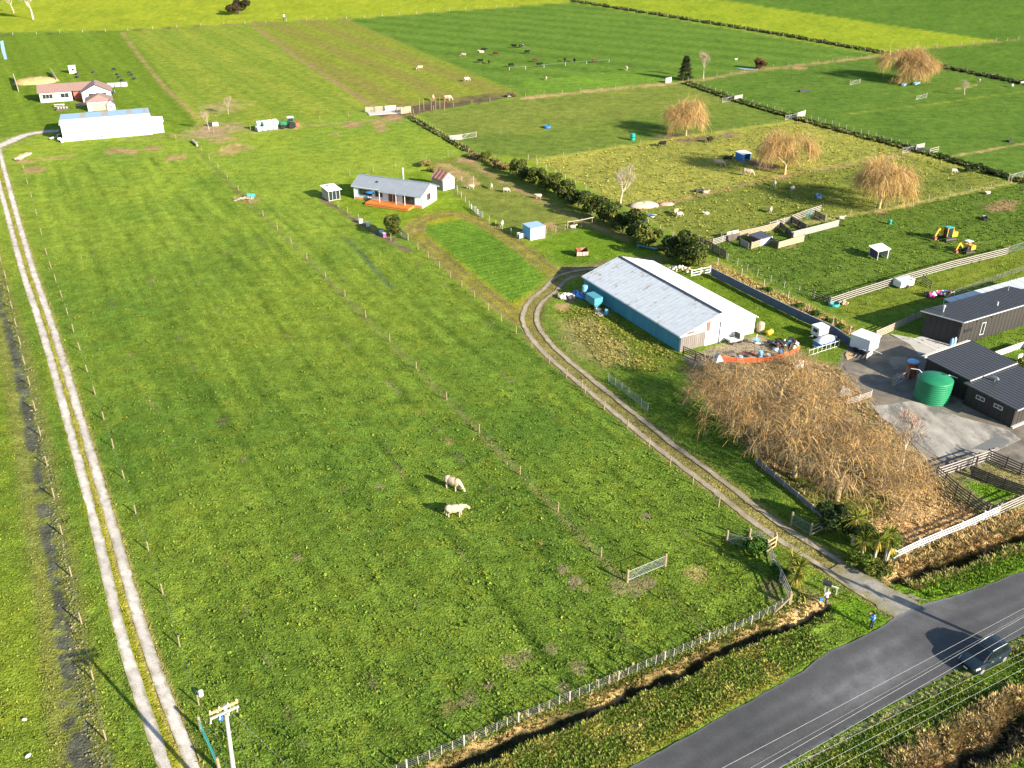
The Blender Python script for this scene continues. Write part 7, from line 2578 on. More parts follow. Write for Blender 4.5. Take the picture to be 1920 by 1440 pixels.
# the tall pole whose shadow crosses the driveway mouth
tip = G(1509, 1052)
hp = 10.2
q = tip + Vector((math.cos(SUN_AZ), math.sin(SUN_AZ), 0)) * (hp / math.tan(SUN_EL))
o = thing('power_pole', 'tall roadside pole with transformer just beyond the parked car', 'power pole', q)
MB().tube([(0, 0, -.3), (0, 0, hp)], [.20, .15], 10).build('pole', m_polew, o)
pbar('crossarm', m_wood, o, -V * 1.3 + Vector((0, 0, hp - 1.2)), V * 1.3 + Vector((0, 0, hp - 1.2)), .14, .16)
pbar('crossarm', m_wood, o, -V * .9 + Vector((0, 0, hp - 2.6)), V * .9 + Vector((0, 0, hp - 2.6)), .14, .16)
MB().lathe([(.28, 0), (.32, .05), (.32, .85), (.2, .95)], 12).build('transformer', m_galv, o, Vector((0, 0, hp - 4.2)) + U * .45)
for k in (-1, 0, 1):
    MB().lathe([(.04, 0), (.07, .06), (.04, .2)], 8).build('insulator', m_stone, o, Vector((0, 0, hp - 1.1)) + V * 1.1 * k)

# ------------------------------------------------------------------ tractor and bales
def wheel(parent, c, r, w, m_hub, name='wheel'):
    a = MB().lathe([(r * .62, -w / 2), (r * .94, -w / 2), (r, -w * .3), (r, w * .3), (r * .94, w / 2), (r * .62, w / 2)], 16, M=Matrix.Rotation(R(90), 4, 'X')).build(name, m_rubber, parent, c)
    MB().lathe([(r * .1, -w * .2), (r * .6, -w * .35), (r * .6, w * .35), (r * .1, w * .2)], 12, M=Matrix.Rotation(R(90), 4, 'X')).build('rim', m_hub, a)
    return a


m_tgreen = mat('tractor green', (.02, .16, .08), rough=.5, var=.1)
tr_ = thing('tractor', 'green tractor with red implement beside the wrapped bales', 'tractor', G(543, 240), head(G(543, 240), G(528, 241)))
pbox('bonnet', m_tgreen, tr_, (1.2, 0, 1.35), (1.9, .8, .8))
pbox('chassis', m_dark, tr_, (.6, 0, .8), (3.2, .6, .4))
cbn = pbox('cab', m_win, tr_, (-.4, 0, 1.95), (1.4, 1.4, 1.3))
pbox('cab_roof', m_white, tr_, (-.4, 0, 2.68), (1.6, 1.6, .16))
for x in (-1.05, .28):
    for y in (-.68, .68):
        pbox('pillar', m_tgreen, tr_, (x, y, 1.95), (.09, .09, 1.3))
for s in (-1, 1):
    wheel(tr_, (-.6, .95 * s, .85), .85, .5, m_yellow)
    wheel(tr_, (1.6, .85 * s, .55), .55, .38, m_yellow)
    pbox('mudguard', m_tgreen, tr_, (-.6, .95 * s, 1.78), (1.2, .5, .08))
MB().tube([(1.5, .25, 1.7), (1.5, .25, 2.5)], .05, 6).build('exhaust', m_dark, tr_)
pbox('implement', m_red, tr_, (-2.0, 0, .9), (.9, 1.8, .7))
pbox('implement_frame', m_dark, tr_, (-1.5, 0, .8), (.5, .5, .3))
pbox('loader_arm', m_dark, tr_, (2.4, .5, 1.2), (1.6, .12, .16), (0, R(20), 0))
pbox('loader_arm', m_dark, tr_, (2.4, -.5, 1.2), (1.6, .12, .16), (0, R(20), 0))
m_bale = mat('pale green bale wrap', (.36, .47, .42), rough=.4, var=.08, scale=3)
bm = MB().lathe([(.45, -.6), (.60, -.56), (.63, -.45), (.63, .45), (.60, .56), (.45, .6)], 16, M=Matrix.Rotation(R(90), 4, 'X')).mesh('bale', m_bale)
B0 = G(487, 247)
bd = (G(519, 243) - B0).normalized()
bn = Vector((-bd.y, bd.x, 0))
ordb = ['nearest the left end', 'second from the left', 'second from the right', 'nearest the tractor']
k = 0
for row, z in ((0, .62), (1, 1.75)):
    for i in range(4):
        for dpt in (0, 1):
            if row == 1 and i == 0 and dpt == 0:
                continue
            p = B0 + bd * (i * 1.32 + (.3 if row else 0)) + bn * dpt * 1.3 + Vector((0, 0, z))
            o = link('wrapped_bale', bm, None, p, head((0, 0), bd) + R(90) + random.uniform(-.05, .05))
            tag(o, f"pale green wrapped bale, {'front' if dpt == 0 else 'back'} {'lower' if row == 0 else 'upper'} row, {ordb[i]}", 'bale', 'wrapped bales stacked beside the tractor')

# ------------------------------------------------------------------ diggers in the paddock
def digger(label, px, py, rz, canopy, s=1.0):
    o = thing('digger', label, 'digger', G(px, py), rz)
    for y in (-.75, .75):
        t = MB()
        t.tube([(-1.1, y, .32), (1.1, y, .32)], .3, 8)
        t.build('track', m_dark, o)
    pbox('turntable', m_dark, o, (0, 0, .72), (1.4, 1.2, .2))
    pbox('engine_cover', m_yellow, o, (-.75, 0, 1.2), (1.1, 1.7, .85))
    pbox('counterweight', m_yellow, o, (-1.35, 0, 1.1), (.25, 1.5, .65))
    if canopy:
        pbox('cab_roof', m_white, o, (.3, .3, 2.6), (1.3, 1.2, .1))
        for x in (-.25, .85):
            for y in (-.2, .8):
                pbox('pillar', m_dark, o, (x, y, 1.7), (.07, .07, 1.75))
        pbox('seat', m_dark, o, (.2, .3, 1.15), (.5, .5, .5))
    else:
        pbox('cab', m_win, o, (.4, .35, 1.75), (1.2, .95, 1.5))
        pbox('cab_roof', m_teal, o, (.4, .35, 2.54), (1.3, 1.05, .1))
        for x in (-.2, 1.0):
            for y in (-.13, .83):
                pbox('pillar', m_yellow, o, (x, y, 1.75), (.09, .09, 1.5))
    pbar('boom', m_yellow, o, (.7, -.35, 1.1), (1.9, -.35, 2.2), .22, .32)
    pbar('stick', m_yellow, o, (1.9, -.35, 2.2), (2.5, -.35, .9), .18, .26)
    b = MB().add([(2.3, -.75, .9), (2.3, .05, .9), (2.8, .05, .75), (2.8, -.75, .75), (2.35, -.75, .3), (2.35, .05, .3), (2.75, .05, .25), (2.75, -.75, .25)], [(0, 1, 2, 3), (4, 7, 6, 5), (0, 4, 5, 1), (1, 5, 6, 2), (2, 6, 7, 3), (3, 7, 4, 0)])
    b.build('bucket', m_rust, o)
    MB().tube([(.9, -.35, 1.2), (1.5, -.35, 1.7)], .06, 6).build('ram', m_galv, o)
    o.scale = (s, s, s)
    return o


digger('yellow digger with teal roofed cab, the upper left of two', 1775, 450, R(200), False, .98)
digger('yellow digger with white canopy, the lower right of two', 1811, 474, R(205), True, .85)

# ------------------------------------------------------------------ horse float, boat, caravan, shelters
hf = thing('horse_float', 'white horse float with ribbed roof in front of the dark house', 'horse float', (47.2, 108.9, 0), R(40))
m_float = mat('white float panel', (.45, .49, .52), rough=.5, var=.05)
for a, b in (((1.2, 0, 1.35), (2.4, .06, 1.7)), ((1.2, 2.7, 1.35), (2.4, .06, 1.7)), ((2.4, 1.35, 1.35), (.06, 2.64, 1.7)), ((0, 1.35, 1.35), (.06, 2.64, 1.7))):
    pbox('side', m_float, hf, a, b)
pbox('floor', m_dark, hf, (1.2, 1.35, .48), (2.4, 2.7, .1))
pbox('roof', m_zincw, hf, (1.2, 1.35, 2.24), (2.6, 2.95, .09))
for k in range(7):
    pbox('rib', m_galv, hf, (1.2, .1 + .42 * k, 2.30), (2.55, .05, .03))
for y in (.75, 1.75):
    for x in (-.12, 2.52):
        MB().lathe([(.12, -.09), (.33, -.09), (.36, 0), (.33, .09), (.12, .09)], 14, M=Matrix.Rotation(R(90), 4, 'Y')).build('wheel', m_rubber, hf, (x, y, .36))
    pbox('mudguard', m_float, hf, (-.12, y, .76), (.22, .9, .05))
pbar('drawbar', m_galv, hf, (1.2, -.05, .5), (1.2, -1.3, .45), .1, .1)
bt_ = thing('boat', 'small boat under a white cover on its trailer behind the rails', 'boat', (42.6, 112.0, 0), R(29))
hull = loft([[Vector((x, y * w, z)) for y, z in ((-1, .95), (-.8, .55), (0, .42), (.8, .55), (1, .95))] for x, w in ((-1.7, .75), (-.5, .85), (.8, .7), (1.6, .35), (2.0, .05))])
hull.build('hull', m_blue, bt_)
loft([[Vector((x, -w, .96)), Vector((x, -w * .5, .96 + h)), Vector((x, 0, .96 + h * 1.2)), Vector((x, w * .5, .96 + h)), Vector((x, w, .96))] for x, w, h in ((-1.75, .78, .1), (-.8, .88, .45), (.3, .80, .55), (1.3, .5, .25), (2.0, .06, .03))]).build('cover', m_white, bt_, smooth=True)
pbox('trailer_frame', m_galv, bt_, (0, 0, .36), (3.8, .9, .08))
for s in (-1, 1):
    MB().lathe([(.1, -.08), (.28, -.06), (.3, 0), (.28, .06), (.1, .08)], 12, M=Matrix.Rotation(R(90), 4, 'X')).build('wheel', m_rubber, bt_, (-.4, .62 * s, .3))
rail_fence('low white pipe fence in front of the covered boat', [G(1516, 668), G(1540, 660), G(1572, 650)], 1.0, 2, m_white, m_white, .9, name='pipe_fence', rw=.05, pw=.05)
cv = thing('caravan', 'small white box trailer beside the corrugated fence', 'trailer', (42.6, 114.8, 0), R(26))
pbox('body', m_white, cv, (0, 0, 1.0), (1.7, 1.5, 1.3))
pbox('roof', m_zincw, cv, (0, 0, 1.68), (1.8, 1.6, .06))
pbox('window', m_win, cv, (-.86, 0, 1.15), (.03, .8, .5))
for s in (-1, 1):
    MB().lathe([(.1, -.08), (.26, -.06), (.28, 0), (.26, .06), (.1, .08)], 12, M=Matrix.Rotation(R(90), 4, 'X')).build('wheel', m_rubber, cv, (0, .72 * s, .28))
pbar('drawbar', m_galv, cv, (-.85, 0, .4), (-1.8, 0, .4), .08, .08)
sl = thing('sheep_trailer', 'white roofed animal shelter standing in the digger paddock', 'shelter', G(1645, 486), R(20))
pbox('roof', m_zincw, sl, (.6, .6, 1.75), (2.6, 2.4, .07), (R(6), R(-4), 0))
pbox('wall', m_white, sl, (1.7, .6, .9), (.06, 2.0, 1.6))
pbox('wall', m_white, sl, (.6, 1.6, .9), (2.1, .06, 1.6))
for x, y in ((-.4, -.4), (1.6, -.4)):
    pbox('post', m_galv, sl, (x, y, .85), (.08, .08, 1.7))
pbox('wall', mat('dark purple panel', (.05, .035, .07), rough=.7, var=.1), sl, (-.42, .6, .8), (.05, 1.9, 1.3))
sl2 = thing('sheep_trailer', 'white sided stock trailer with grey lid against the whitewashed fence', 'trailer', G(1700, 540), R(26))
for a, b in (((0, 0, .7), (2.8, .06, .9)), ((0, 1.5, .7), (2.8, .06, .9)), ((1.4, .75, .7), (.06, 1.44, .9)), ((-1.4, .75, .7), (.06, 1.44, .9))):
    pbox('side', m_white, sl2, a, b)
pbox('lid', m_galv, sl2, (-.2, .75, 1.2), (2.2, 1.45, .05), (R(6), 0, 0))
pbox('lid', m_zincw, sl2, (1.15, .75, 1.22), (.6, 1.6, .06))
pbox('floor', m_stone2, sl2, (0, .75, .28), (2.8, 1.5, .06))
for s in (-.1, 1.6):
    MB().lathe([(.1, -.08), (.26, -.06), (.28, 0), (.26, .06), (.1, .08)], 12, M=Matrix.Rotation(R(90), 4, 'X')).build('wheel', m_rubber, sl2, (0, s, .28))
fsx = thing('field_shelter', 'blue walled field shelter with pale roof beside a golden willow', 'shelter', G(1390, 303), R(26))
pbox('wall', m_blue, fsx, (0, 1.1, .8), (.08, 2.2, 1.6))
pbox('wall', m_blue, fsx, (2.4, 1.1, .8), (.08, 2.2, 1.6))
pbox('wall', m_blue, fsx, (1.2, 2.2, .8), (2.3, .08, 1.6))
pbox('wall', m_blue, fsx, (.45, 0, .8), (.8, .08, 1.6))
pbox('roof', m_zincw, fsx, (1.2, 1.1, 1.68), (2.7, 2.5, .07), (R(3), 0, 0))

# ------------------------------------------------------------------ clutter in front of the barn
mesh_b = thing('barrier_mesh', 'orange red barrier mesh strung along the barn yard', 'barrier', G(1340, 676))
q0 = G(1340, 676)
qs = [G(1340, 676), G(1380, 679), G(1420, 680), G(1452, 676), G(1478, 668), G(1499, 658)]
for i, (a, b) in enumerate(zip(qs[:-1], qs[1:])):
    a2, b2 = a - q0, b - q0
    mb = MB()
    n = 8
    d = (b2 - a2) / n
    for j in range(5):
        for k in range(n):
            mb.bar(a2 + d * k + Vector((0, 0, .08 + .14 * j)), a2 + d * (k + 1) + Vector((0, 0, .08 + .14 * j)), .02, .075)
    mb.build('mesh_strip', m_orange, mesh_b)
    MB().bar(a2, a2 + Vector((0, 0, .8)), .06, .06).build('stake', m_woodd, mesh_b)
CL = [
    ('wheelbarrow', 'dark machine with white panel leaning against the barn front', 1385, 645, 'machine'), ('scaffold', 'white frame beside the barn corner post', 1417, 640, 'frame'),
]
ma = thing('old_utility', 'white flat deck buggy parked against the barn front', 'buggy', G(1376, 642), R(25))
pbox('deck', m_white, ma, (0, 0, .45), (1.9, 1.1, .12))
pbox('seat_back', m_dark, ma, (.55, .1, .95), (.15, 1.0, .75))
pbox('cabinet', m_white, ma, (.95, .1, .85), (.6, 1.0, .8))
pbox('hood', m_white, ma, (-.75, 0, .6), (.5, .95, .22))
for x in (-.65, .65):
    for y in (-.5, .5):
        MB().lathe([(.08, -.08), (.22, -.06), (.24, 0), (.22, .06), (.08, .08)], 12, M=Matrix.Rotation(R(90), 4, 'X')).build('wheel', m_rubber, ma, (x, y, .24))
bs = thing('basin', 'light blue basin on a white stand in the barn yard', 'basin', G(1417, 645), .2)
MB().lathe([(.25, .35), (.45, .65), (.48, .7), (.42, .7)], 12).build('bowl', m_lblue, bs)
MB().tube([(0, 0, 0), (0, 0, 1.5)], .05, 6).build('stand', m_white, bs)
pbox('tray', m_white, bs, (.35, .1, .12), (.9, .5, .08))
yd = thing('yellow_drum', 'yellow drum among scrap behind the barn corner', 'drum', G(1438, 630), .4)
MB().lathe([(.32, 0), (.36, .1), (.36, .75), (.32, .85)], 12, M=Matrix.Rotation(R(70), 4, 'Y')).build('drum_body', m_yellow, yd, (0, 0, .38))
tnk = thing('round_tank', 'cream round tank standing behind the barn corner', 'tank', G(1425, 622))
MB().lathe([(.5, 0), (.52, .1), (.52, 1.3), (.3, 1.5)], 14).build('tank_body', mat('cream plastic', (.40, .31, .21), rough=.6, var=.08), tnk, smooth=False)
scr = thing('scrap_heap', 'heap of dark scrap and pale sheets at the right end of the barn yard', 'scrap', G(1470, 650), .3)
rnd = random.Random(8)
for k in range(34):
    c = (m_dark, m_rubber, m_galv, m_lblue, m_dark, m_white, m_rust, m_dark)[k % 8]
    pbox('scrap_piece', c, scr, (rnd.uniform(-2.1, 1.9), rnd.uniform(-.9, .9), rnd.uniform(.15, .75)), (rnd.uniform(.3, 1.1), rnd.uniform(.15, .6), rnd.uniform(.08, .45)), (rnd.uniform(-.6, .6), rnd.uniform(-.6, .6), rnd.uniform(0, 3)))
drv = thing('black_tank', 'black upright tank leaning in the scrap of the barn yard', 'tank', G(1468, 655))
MB().lathe([(.4, 0), (.45, .1), (.45, .9), (.3, 1.05)], 14, M=Matrix.Rotation(R(15), 4, 'X')).build('tank_body', m_rubber, drv, smooth=False)
CR = [(1345, 676, m_white, 'white folded tent at the left of the barrier mesh', 'tent'), (1388, 673, m_lblue, 'lilac blue bucket behind the barrier mesh', 'bucket'), (1425, 670, m_lblue, 'blue drum standing behind the middle of the barrier mesh', 'drum'),
      (1440, 671, m_white, 'white bin beside the blue drum at the barrier mesh', 'bin'), (1462, 668, m_blue, 'blue barrel standing at the bend of the barrier mesh', 'barrel')]
for px, py, c, lb, nm in CR:
    o = thing(nm, lb, nm, G(px, py), rnd.uniform(0, 2))
    if nm == 'tent':
        MB().add([(-.6, -.5, 0), (.6, -.5, 0), (.6, .5, 0), (-.6, .5, 0), (0, -.3, 1.1), (0, .3, 1.1)], [(0, 1, 4), (1, 2, 5, 4), (2, 3, 5), (3, 0, 4, 5)]).build('canvas', c, o)
        MB().tube([(0, -.35, 0), (0, -.35, 1.15)], .03, 5).build('pole', m_red, o)
    else:
        h = {'bucket': .45, 'drum': .95, 'bin': .6, 'barrel': .9}[nm]
        MB().lathe([(.24, 0), (.29, .06), (.31, h * .9), (.27, h)], 12).build('drum_body', c, o)
        MB().lathe([(.315, h * .45), (.325, h * .5), (.315, h * .55)], 12).build('rim', m_dark, o)
for i in range(4):
    px, py = ((1367, 662), (1392, 664), (1408, 665), (1402, 666))[i]
    o = thing('timber_offcuts', ['dark plank stack under the barn front', 'brown plank stack in the middle of the barn yard', 'short brown boards left of the blue drum', 'black boards beside the short brown ones'][i], 'boards', G(px, py), R(20 + 9 * i))
    for k in range(4):
        pbox('plank', (m_woodd, m_brown, m_rust, m_dark)[i], o, (.05 * k, -.25 + .17 * k, .05 + .03 * (k % 2)), (1.5, .15, .05))
wb = thing('white_board', 'white board leaning among the dry weeds beside the yard', 'board', G(1497, 690), R(15))
pbox('board', m_white, wb, (0, 0, .55), (1.3, .06, 1.05), (R(-14), 0, 0))
pbox('prop', m_woodd, wb, (0, .25, .45), (.06, .5, .06), (R(50), 0, 0))
rl = rail_fence('tangle of white rail panels lying at the yard edge by the willows', [G(1588, 758), G(1610, 752), G(1632, 744)], .9, 4, m_rail, m_woodg, 1.6, name='rail_hurdle', rw=.10)
o = thing('corrugated_sheets', 'grey sheets dumped at the yard edge beside the white rail panels', 'sheets', G(1583, 741), R(20))
for k in range(4):
    pbox('sheet', m_galv, o, (.1 * k, .12 * k, .10 + .10 * k), (1.7, .9, .03), (R(4 * k), R(5 - 3 * k), R(14 * k)))
gp = gate('grey gate panel standing in the shaded yard beside the green tank', G(1672, 726), G(1702, 710), 1.15, m_galv, 5, False)
pl_ = thing('plank_stack', 'pale planks and pallets lying in front of the horse float', 'planks', G(1590, 668), R(38))
for k in range(5):
    pbox('plank', m_wood if k % 2 else m_stone2, pl_, (.1 * k, -.5 + .25 * k, .05), (2.0 - .2 * k, .16, .06), (0, 0, .1 * k))
wl2 = rail_fence('white pallet gate leaning at the wheel of the horse float', [G(1622, 676), G(1634, 664)], .9, 4, m_white, m_woodd, 1.5, name='pallet_gate', rw=.12)
rail_fence('timber fence between the horse float and the dark house terrace', [G(1640, 634), G(1664, 624), G(1700, 607), G(1728, 594)], 1.2, 5, m_woodg, m_woodd, 2.3)
# pool of toys and rubbish beside the long dark house
ty = thing('toy_heap', 'heap of pink and coloured garden toys beside the long dark house', 'toys', G(1750, 556), .3)
rnd = random.Random(12)
m_pink = mat('pink plastic', (.55, .06, .25), rough=.5, var=.1)
for k in range(30):
    c = (m_pink, m_pink, m_dark, m_white, m_red, m_galv, m_blue, m_dark)[k % 8]
    x = rnd.uniform(-1.2, 3.0)
    if k % 3:
        pbox('toy', c, ty, (x, rnd.uniform(-.6, .6), rnd.uniform(.12, .6)), (rnd.uniform(.2, .7), rnd.uniform(.2, .5), rnd.uniform(.1, .5)), (rnd.uniform(-.6, .6), rnd.uniform(-.6, .6), rnd.uniform(0, 3)))
    else:
        MB().ell((0, 0, 0), (.3, .25, .22), 9, 6).build('toy', c, ty, (x, rnd.uniform(-.5, .5), rnd.uniform(.2, .55)))
rk = thing('drying_rack', 'metal clothes frame next to the coloured toys', 'frame', G(1783, 563), .5)
for a, b in (((-.6, 0, 0), (-.4, 0, 1.3)), ((.6, 0, 0), (.4, 0, 1.3)), ((-.4, 0, 1.3), (.4, 0, 1.3)), ((-.6, .6, 0), (-.4, 0, 1.3)), ((.6, .6, 0), (.4, 0, 1.3))):
    MB().tube([a, b], .03, 5).build('tube', m_galv, rk)
tb = thing('round_tub', 'teal rimmed round tub at the end of the whitewashed fence', 'tub', G(1563, 573))
MB().lathe([(.75, 0), (.8, .05), (.82, .45), (.76, .47), (.72, .12)], 18).build('tub_body', m_teal, tb)
heap('rubble_heap', 'small brown rubble heap beside the teal tub', 'rubble', G(1580, 569), 24, .8, .35, .4, [m_stone2, m_woodg], 'stone')
tr2 = thing('water_trough', 'blue water trough alone in the middle green paddock', 'trough', G(1026, 240), .2)
MB().lathe([(.8, 0), (.9, .1), (.9, .6), (.8, .6)], 14).build('trough_body', m_blue, tr2)
MB().lathe([(.2, .2), (.2, .7)], 8).build('float_box', m_dark, tr2, (.4, 0, 0))
gb_ = thing('barrel', 'bright green barrel in the middle green paddock', 'barrel', G(1186, 263))
MB().lathe([(.5, 0), (.58, .1), (.58, 1.5), (.45, 1.65)], 14).build('drum_body', mat('sea green plastic', (.01, .26, .19), rough=.5, var=.1), gb_)
MB().lathe([(.60, .7), (.61, .78), (.60, .85)], 14).build('hoop', m_dark, gb_)
tb2 = thing('barrel', 'small green barrel in the paddock left of the diggers', 'barrel', G(1668, 420))
MB().lathe([(.28, 0), (.32, .1), (.32, .75), (.26, .85)], 12).build('drum_body', MATS['sea green plastic'], tb2)
MB().lathe([(.33, .4), (.34, .44), (.33, .48)], 12).build('hoop', m_dark, tb2)
for i, (px, py, lb) in enumerate(((1311, 360, 'dark feed trough in the yellow paddock beside a lying sheep'), (1507, 172, 'dark trough in the far paddock left of the lone willow'), (1893, 266, 'dark trough at the right edge above the drain'), (1718, 158, 'pale trough under the lone willow, the right one'), (1695, 160, 'pale trough under the lone willow, the left one'), (1425, 126, 'dark puddle side trough by the red brown bush'), (1846, 412, 'dark trough with white end in the digger paddock'), (1535, 370, 'pale blue trough lying in the long willow shadow'))):
    o = thing('feed_trough', lb, 'trough', G(px, py), R(15 + 10 * i))
    c = m_dark if 'dark' in lb else m_lblue
    L_ = 3.4 if py < 200 else 1.8
    for a, b in (((0, .35, .3), (L_, .06, .5)), ((0, -.35, .3), (L_, .06, .5)), ((L_ / 2, 0, .3), (.06, .64, .5)), ((-L_ / 2, 0, .3), (.06, .64, .5)), ((0, 0, .1), (L_, .64, .06))):
        pbox('side', c if a[0] <= 0 else m_galv, o, a, b)
# gravel heaps and plastic sheeting left of the pale bare tree
def mound(label, px, py, rx, ry, h, m_, rz=0, name='gravel_heap', cat='heap', seed=1):
    rnd = random.Random(seed)
    mb = MB().ell((0, 0, 0), (rx, ry, h), 18, 10)
    mb.v = [(x * rnd.uniform(.9, 1.08), y * rnd.uniform(.9, 1.08), max(-.05, z) * rnd.uniform(.85, 1.12)) for x, y, z in mb.v]
    return single(name, mb, m_, label, cat, G(px, py), rz, smooth=True)
m_sand = mat('pale gravel', (.42, .33, .25), rough=.95, var=.2, scale=3, bump=.04)
mound('pale gravel heap beside the bare tree in the yellow paddock', 1207, 387, 2.9, 1.5, .95, m_sand, .15, seed=2)
mound('smaller brown gravel heap right of the pale one', 1249, 384, 1.6, .9, .55, mat('brown gravel', (.33, .23, .17), rough=.95, var=.2, scale=3, bump=.04), .15, seed=3)
mound('straw and earth bank behind the far farmhouse', 68, 155, 6.5, 4.0, 1.6, mat('old hay', (.38, .27, .12), rough=.95, var=.3, scale=1.2, bump=.1), .4, 'hay_heap', 'heap', 4)
rail_fence('grey board windbreak left of the hay heap', [G(27, 148), G(35, 172)], 1.5, 5, m_woodg, m_woodg, 3, name='windbreak', rw=.25)
rail_fence('grey board windbreak right of the hay heap', [G(97, 138), G(107, 154)], 1.5, 5, m_woodg, m_woodg, 3, name='windbreak', rw=.25)
pls = thing('plastic_sheeting', 'crumpled blue white plastic sheeting on the drain bank', 'sheeting', G(1207, 404), R(-22))
rnd = random.Random(4)
for k in range(16):
    pbox('fold', (m_white, m_blue, m_lblue, m_dark)[k % 4], pls, (rnd.uniform(-2.2, 2.2), rnd.uniform(-.4, .4), rnd.uniform(.1, .4)), (rnd.uniform(.5, 1.1), rnd.uniform(.3, .6), .06), (rnd.uniform(-.5, .5), rnd.uniform(-.4, .4), rnd.uniform(0, 3)))
blr = thing('blue_rails', 'light blue steel rails lying under the hedge behind the barn', 'rails', G(1212, 466), R(-28))
for k in range(3):
    pbar('rail', m_lblue, blr, (-1.8, .22 * k, .3), (1.8, .22 * k, .25 - .05 * k), .09, .09)
for x in (-1.5, 1.4):
    pbox('post', m_lblue, blr, (x, .2, .12), (.09, .6, .2))
heap('wood_pile', 'pile of cut branches and pale logs at the hedge end beside the barn', 'wood pile', G(1272, 507), 40, 1.9, .7, .45, [m_stone, m_woodg, m_stone2, m_white], 'log')
# the left farm: log, hay, clutter
lg_ = thing('fallen_log', 'grey fallen log lying across the lane fence corner', 'log', G(366, 271), head(G(358, 264), G(372, 278)))
MB().tube([(-2.6, 0, .35), (0, .1, .38), (2.4, 0, .3)], [.34, .32, .22], 9).build('log', m_barkp, lg_)
MB().tube([(1.0, 0, .5), (1.6, .5, .9)], [.12, .06], 6).build('branch_stub', m_barkp, lg_)
hb = thing('pallet_stack', 'long pale stack of weathered boards beside the pale gravel track', 'boards', G(44, 297), head(G(28, 303), G(60, 289)))
for k in range(7):
    for j in range(3):
        pbox('board', (m_stone2, m_woodg, m_stone)[(k + j) % 3], hb, (-1.6 + 1.6 * j, -.6 + .2 * k, .25 + .16 * ((k + j) % 4)), (1.55, .18, .12))
tg_ = thing('feed_trough', 'dark and white trough on the bare earth left of the tractor', 'trough', G(400, 236), .2)
pbox('side', m_white, tg_, (.6, -.5, .5), (1.4, .08, .9))
pbox('side', m_dark, tg_, (-.4, 0, .45), (1.6, .9, .8))
CLF = [(104, 262, m_dark, m_white, 'white and black old vehicle parts at the near corner of the far shed'), (115, 266, m_white, m_galv, 'pale machine parts heap nearest the near corner of the far shed'), (272, 249, m_white, m_dark, 'white machine with thin arms at the right end of the far shed'), (288, 247, m_white, m_galv, 'white sheet covered trailer right of the far shed'), (195, 259, m_white, m_galv, 'white cube tank standing along the front of the far shed'), (296, 233, m_white, m_brown, 'white upturned dinghy at the right of the far shed')]
for px, py, c1, c2, lb in CLF:
    o = thing('farm_machinery', lb, 'machinery', G(px, py), rnd.uniform(0, 1))
    for k in range(6):
        pbox('machine_part', c1 if k % 2 else c2, o, (rnd.uniform(-1.1, 1.1), rnd.uniform(-.6, .6), rnd.uniform(.3, .9)), (rnd.uniform(.5, 1.4), rnd.uniform(.3, .8), rnd.uniform(.2, .7)), (rnd.uniform(-.3, .3), rnd.uniform(-.3, .3), rnd.uniform(0, 3)))
for i in range(10):
    px, py = [(144, 140), (145, 146), (176, 137), (220, 141), (224, 146), (229, 152), (243, 137), (246, 142), (252, 149), (214, 131)][i]
    o = thing('bee_hive', 'small dark crate scattered on the lawn behind the farmhouse', 'crate', G(px, py), rnd.uniform(0, 3), 'dark crates scattered behind the farmhouse')
    pbox('crate_body', m_dark, o, (0, 0, .25), (1.0, .6, .5))
    pbox('lid', m_trim, o, (0, 0, .53), (1.05, .65, .06))
stn = thing('signpost', 'white topped stump at the far field boundary', 'post', G(533, 38))
MB().tube([(0, 0, 0), (0, 0, 1.4)], .45, 8).build('stump', m_woodd, stn)
MB().lathe([(.45, 1.4), (.5, 1.5), (.45, 2.2), (.3, 2.4)], 9).build('cap', m_white, stn)
# electric tape in the far field
wire_fence('white electric tape fence across the far dark green field', [G(955, 132), G(985, 130), G(1020, 127), G(1060, 123), G(1100, 120), G(1142, 117)], 1.0, m_white, 1, .05, .035, name='tape_fence')
# small white things
for i, (px, py, r, lb) in enumerate(((46, 1350, .20, 'upper white plastic scrap on the grass left of the wet drain'), (53, 1418, .24, 'lower white plastic scrap on the grass left of the wet drain'), (378, 1308, .24, 'white bucket beside the last fence post before the power pole'))):
    o = thing('plastic_scrap' if i < 2 else 'bucket', lb, 'scrap' if i < 2 else 'bucket', G(px, py), i)
    if i < 2:
        MB().ell((0, 0, .06), (r, r * .6, .12), 9, 6).build('scrap', m_white, o)
    else:
        MB().lathe([(.18, 0), (.22, .4), (.2, .42)], 10, M=Matrix.Rotation(R(80), 4, 'Y')).build('bucket_body', m_white, o, (0, 0, .2))
        MB().tube([(.3, .1, .05), (.75, .25, .12)], .04, 6).build('handle', m_white, o)
cp = thing('culvert_marker', 'white culvert marker standing in the green bushes by the driveway', 'marker', G(1602, 1046))
MB().tube([(0, 0, 0), (.05, 0, .7)], .07, 7).build('post', m_white, cp)
pbox('reflector', m_red, cp, (.05, -.08, .6), (.08, .02, .12))
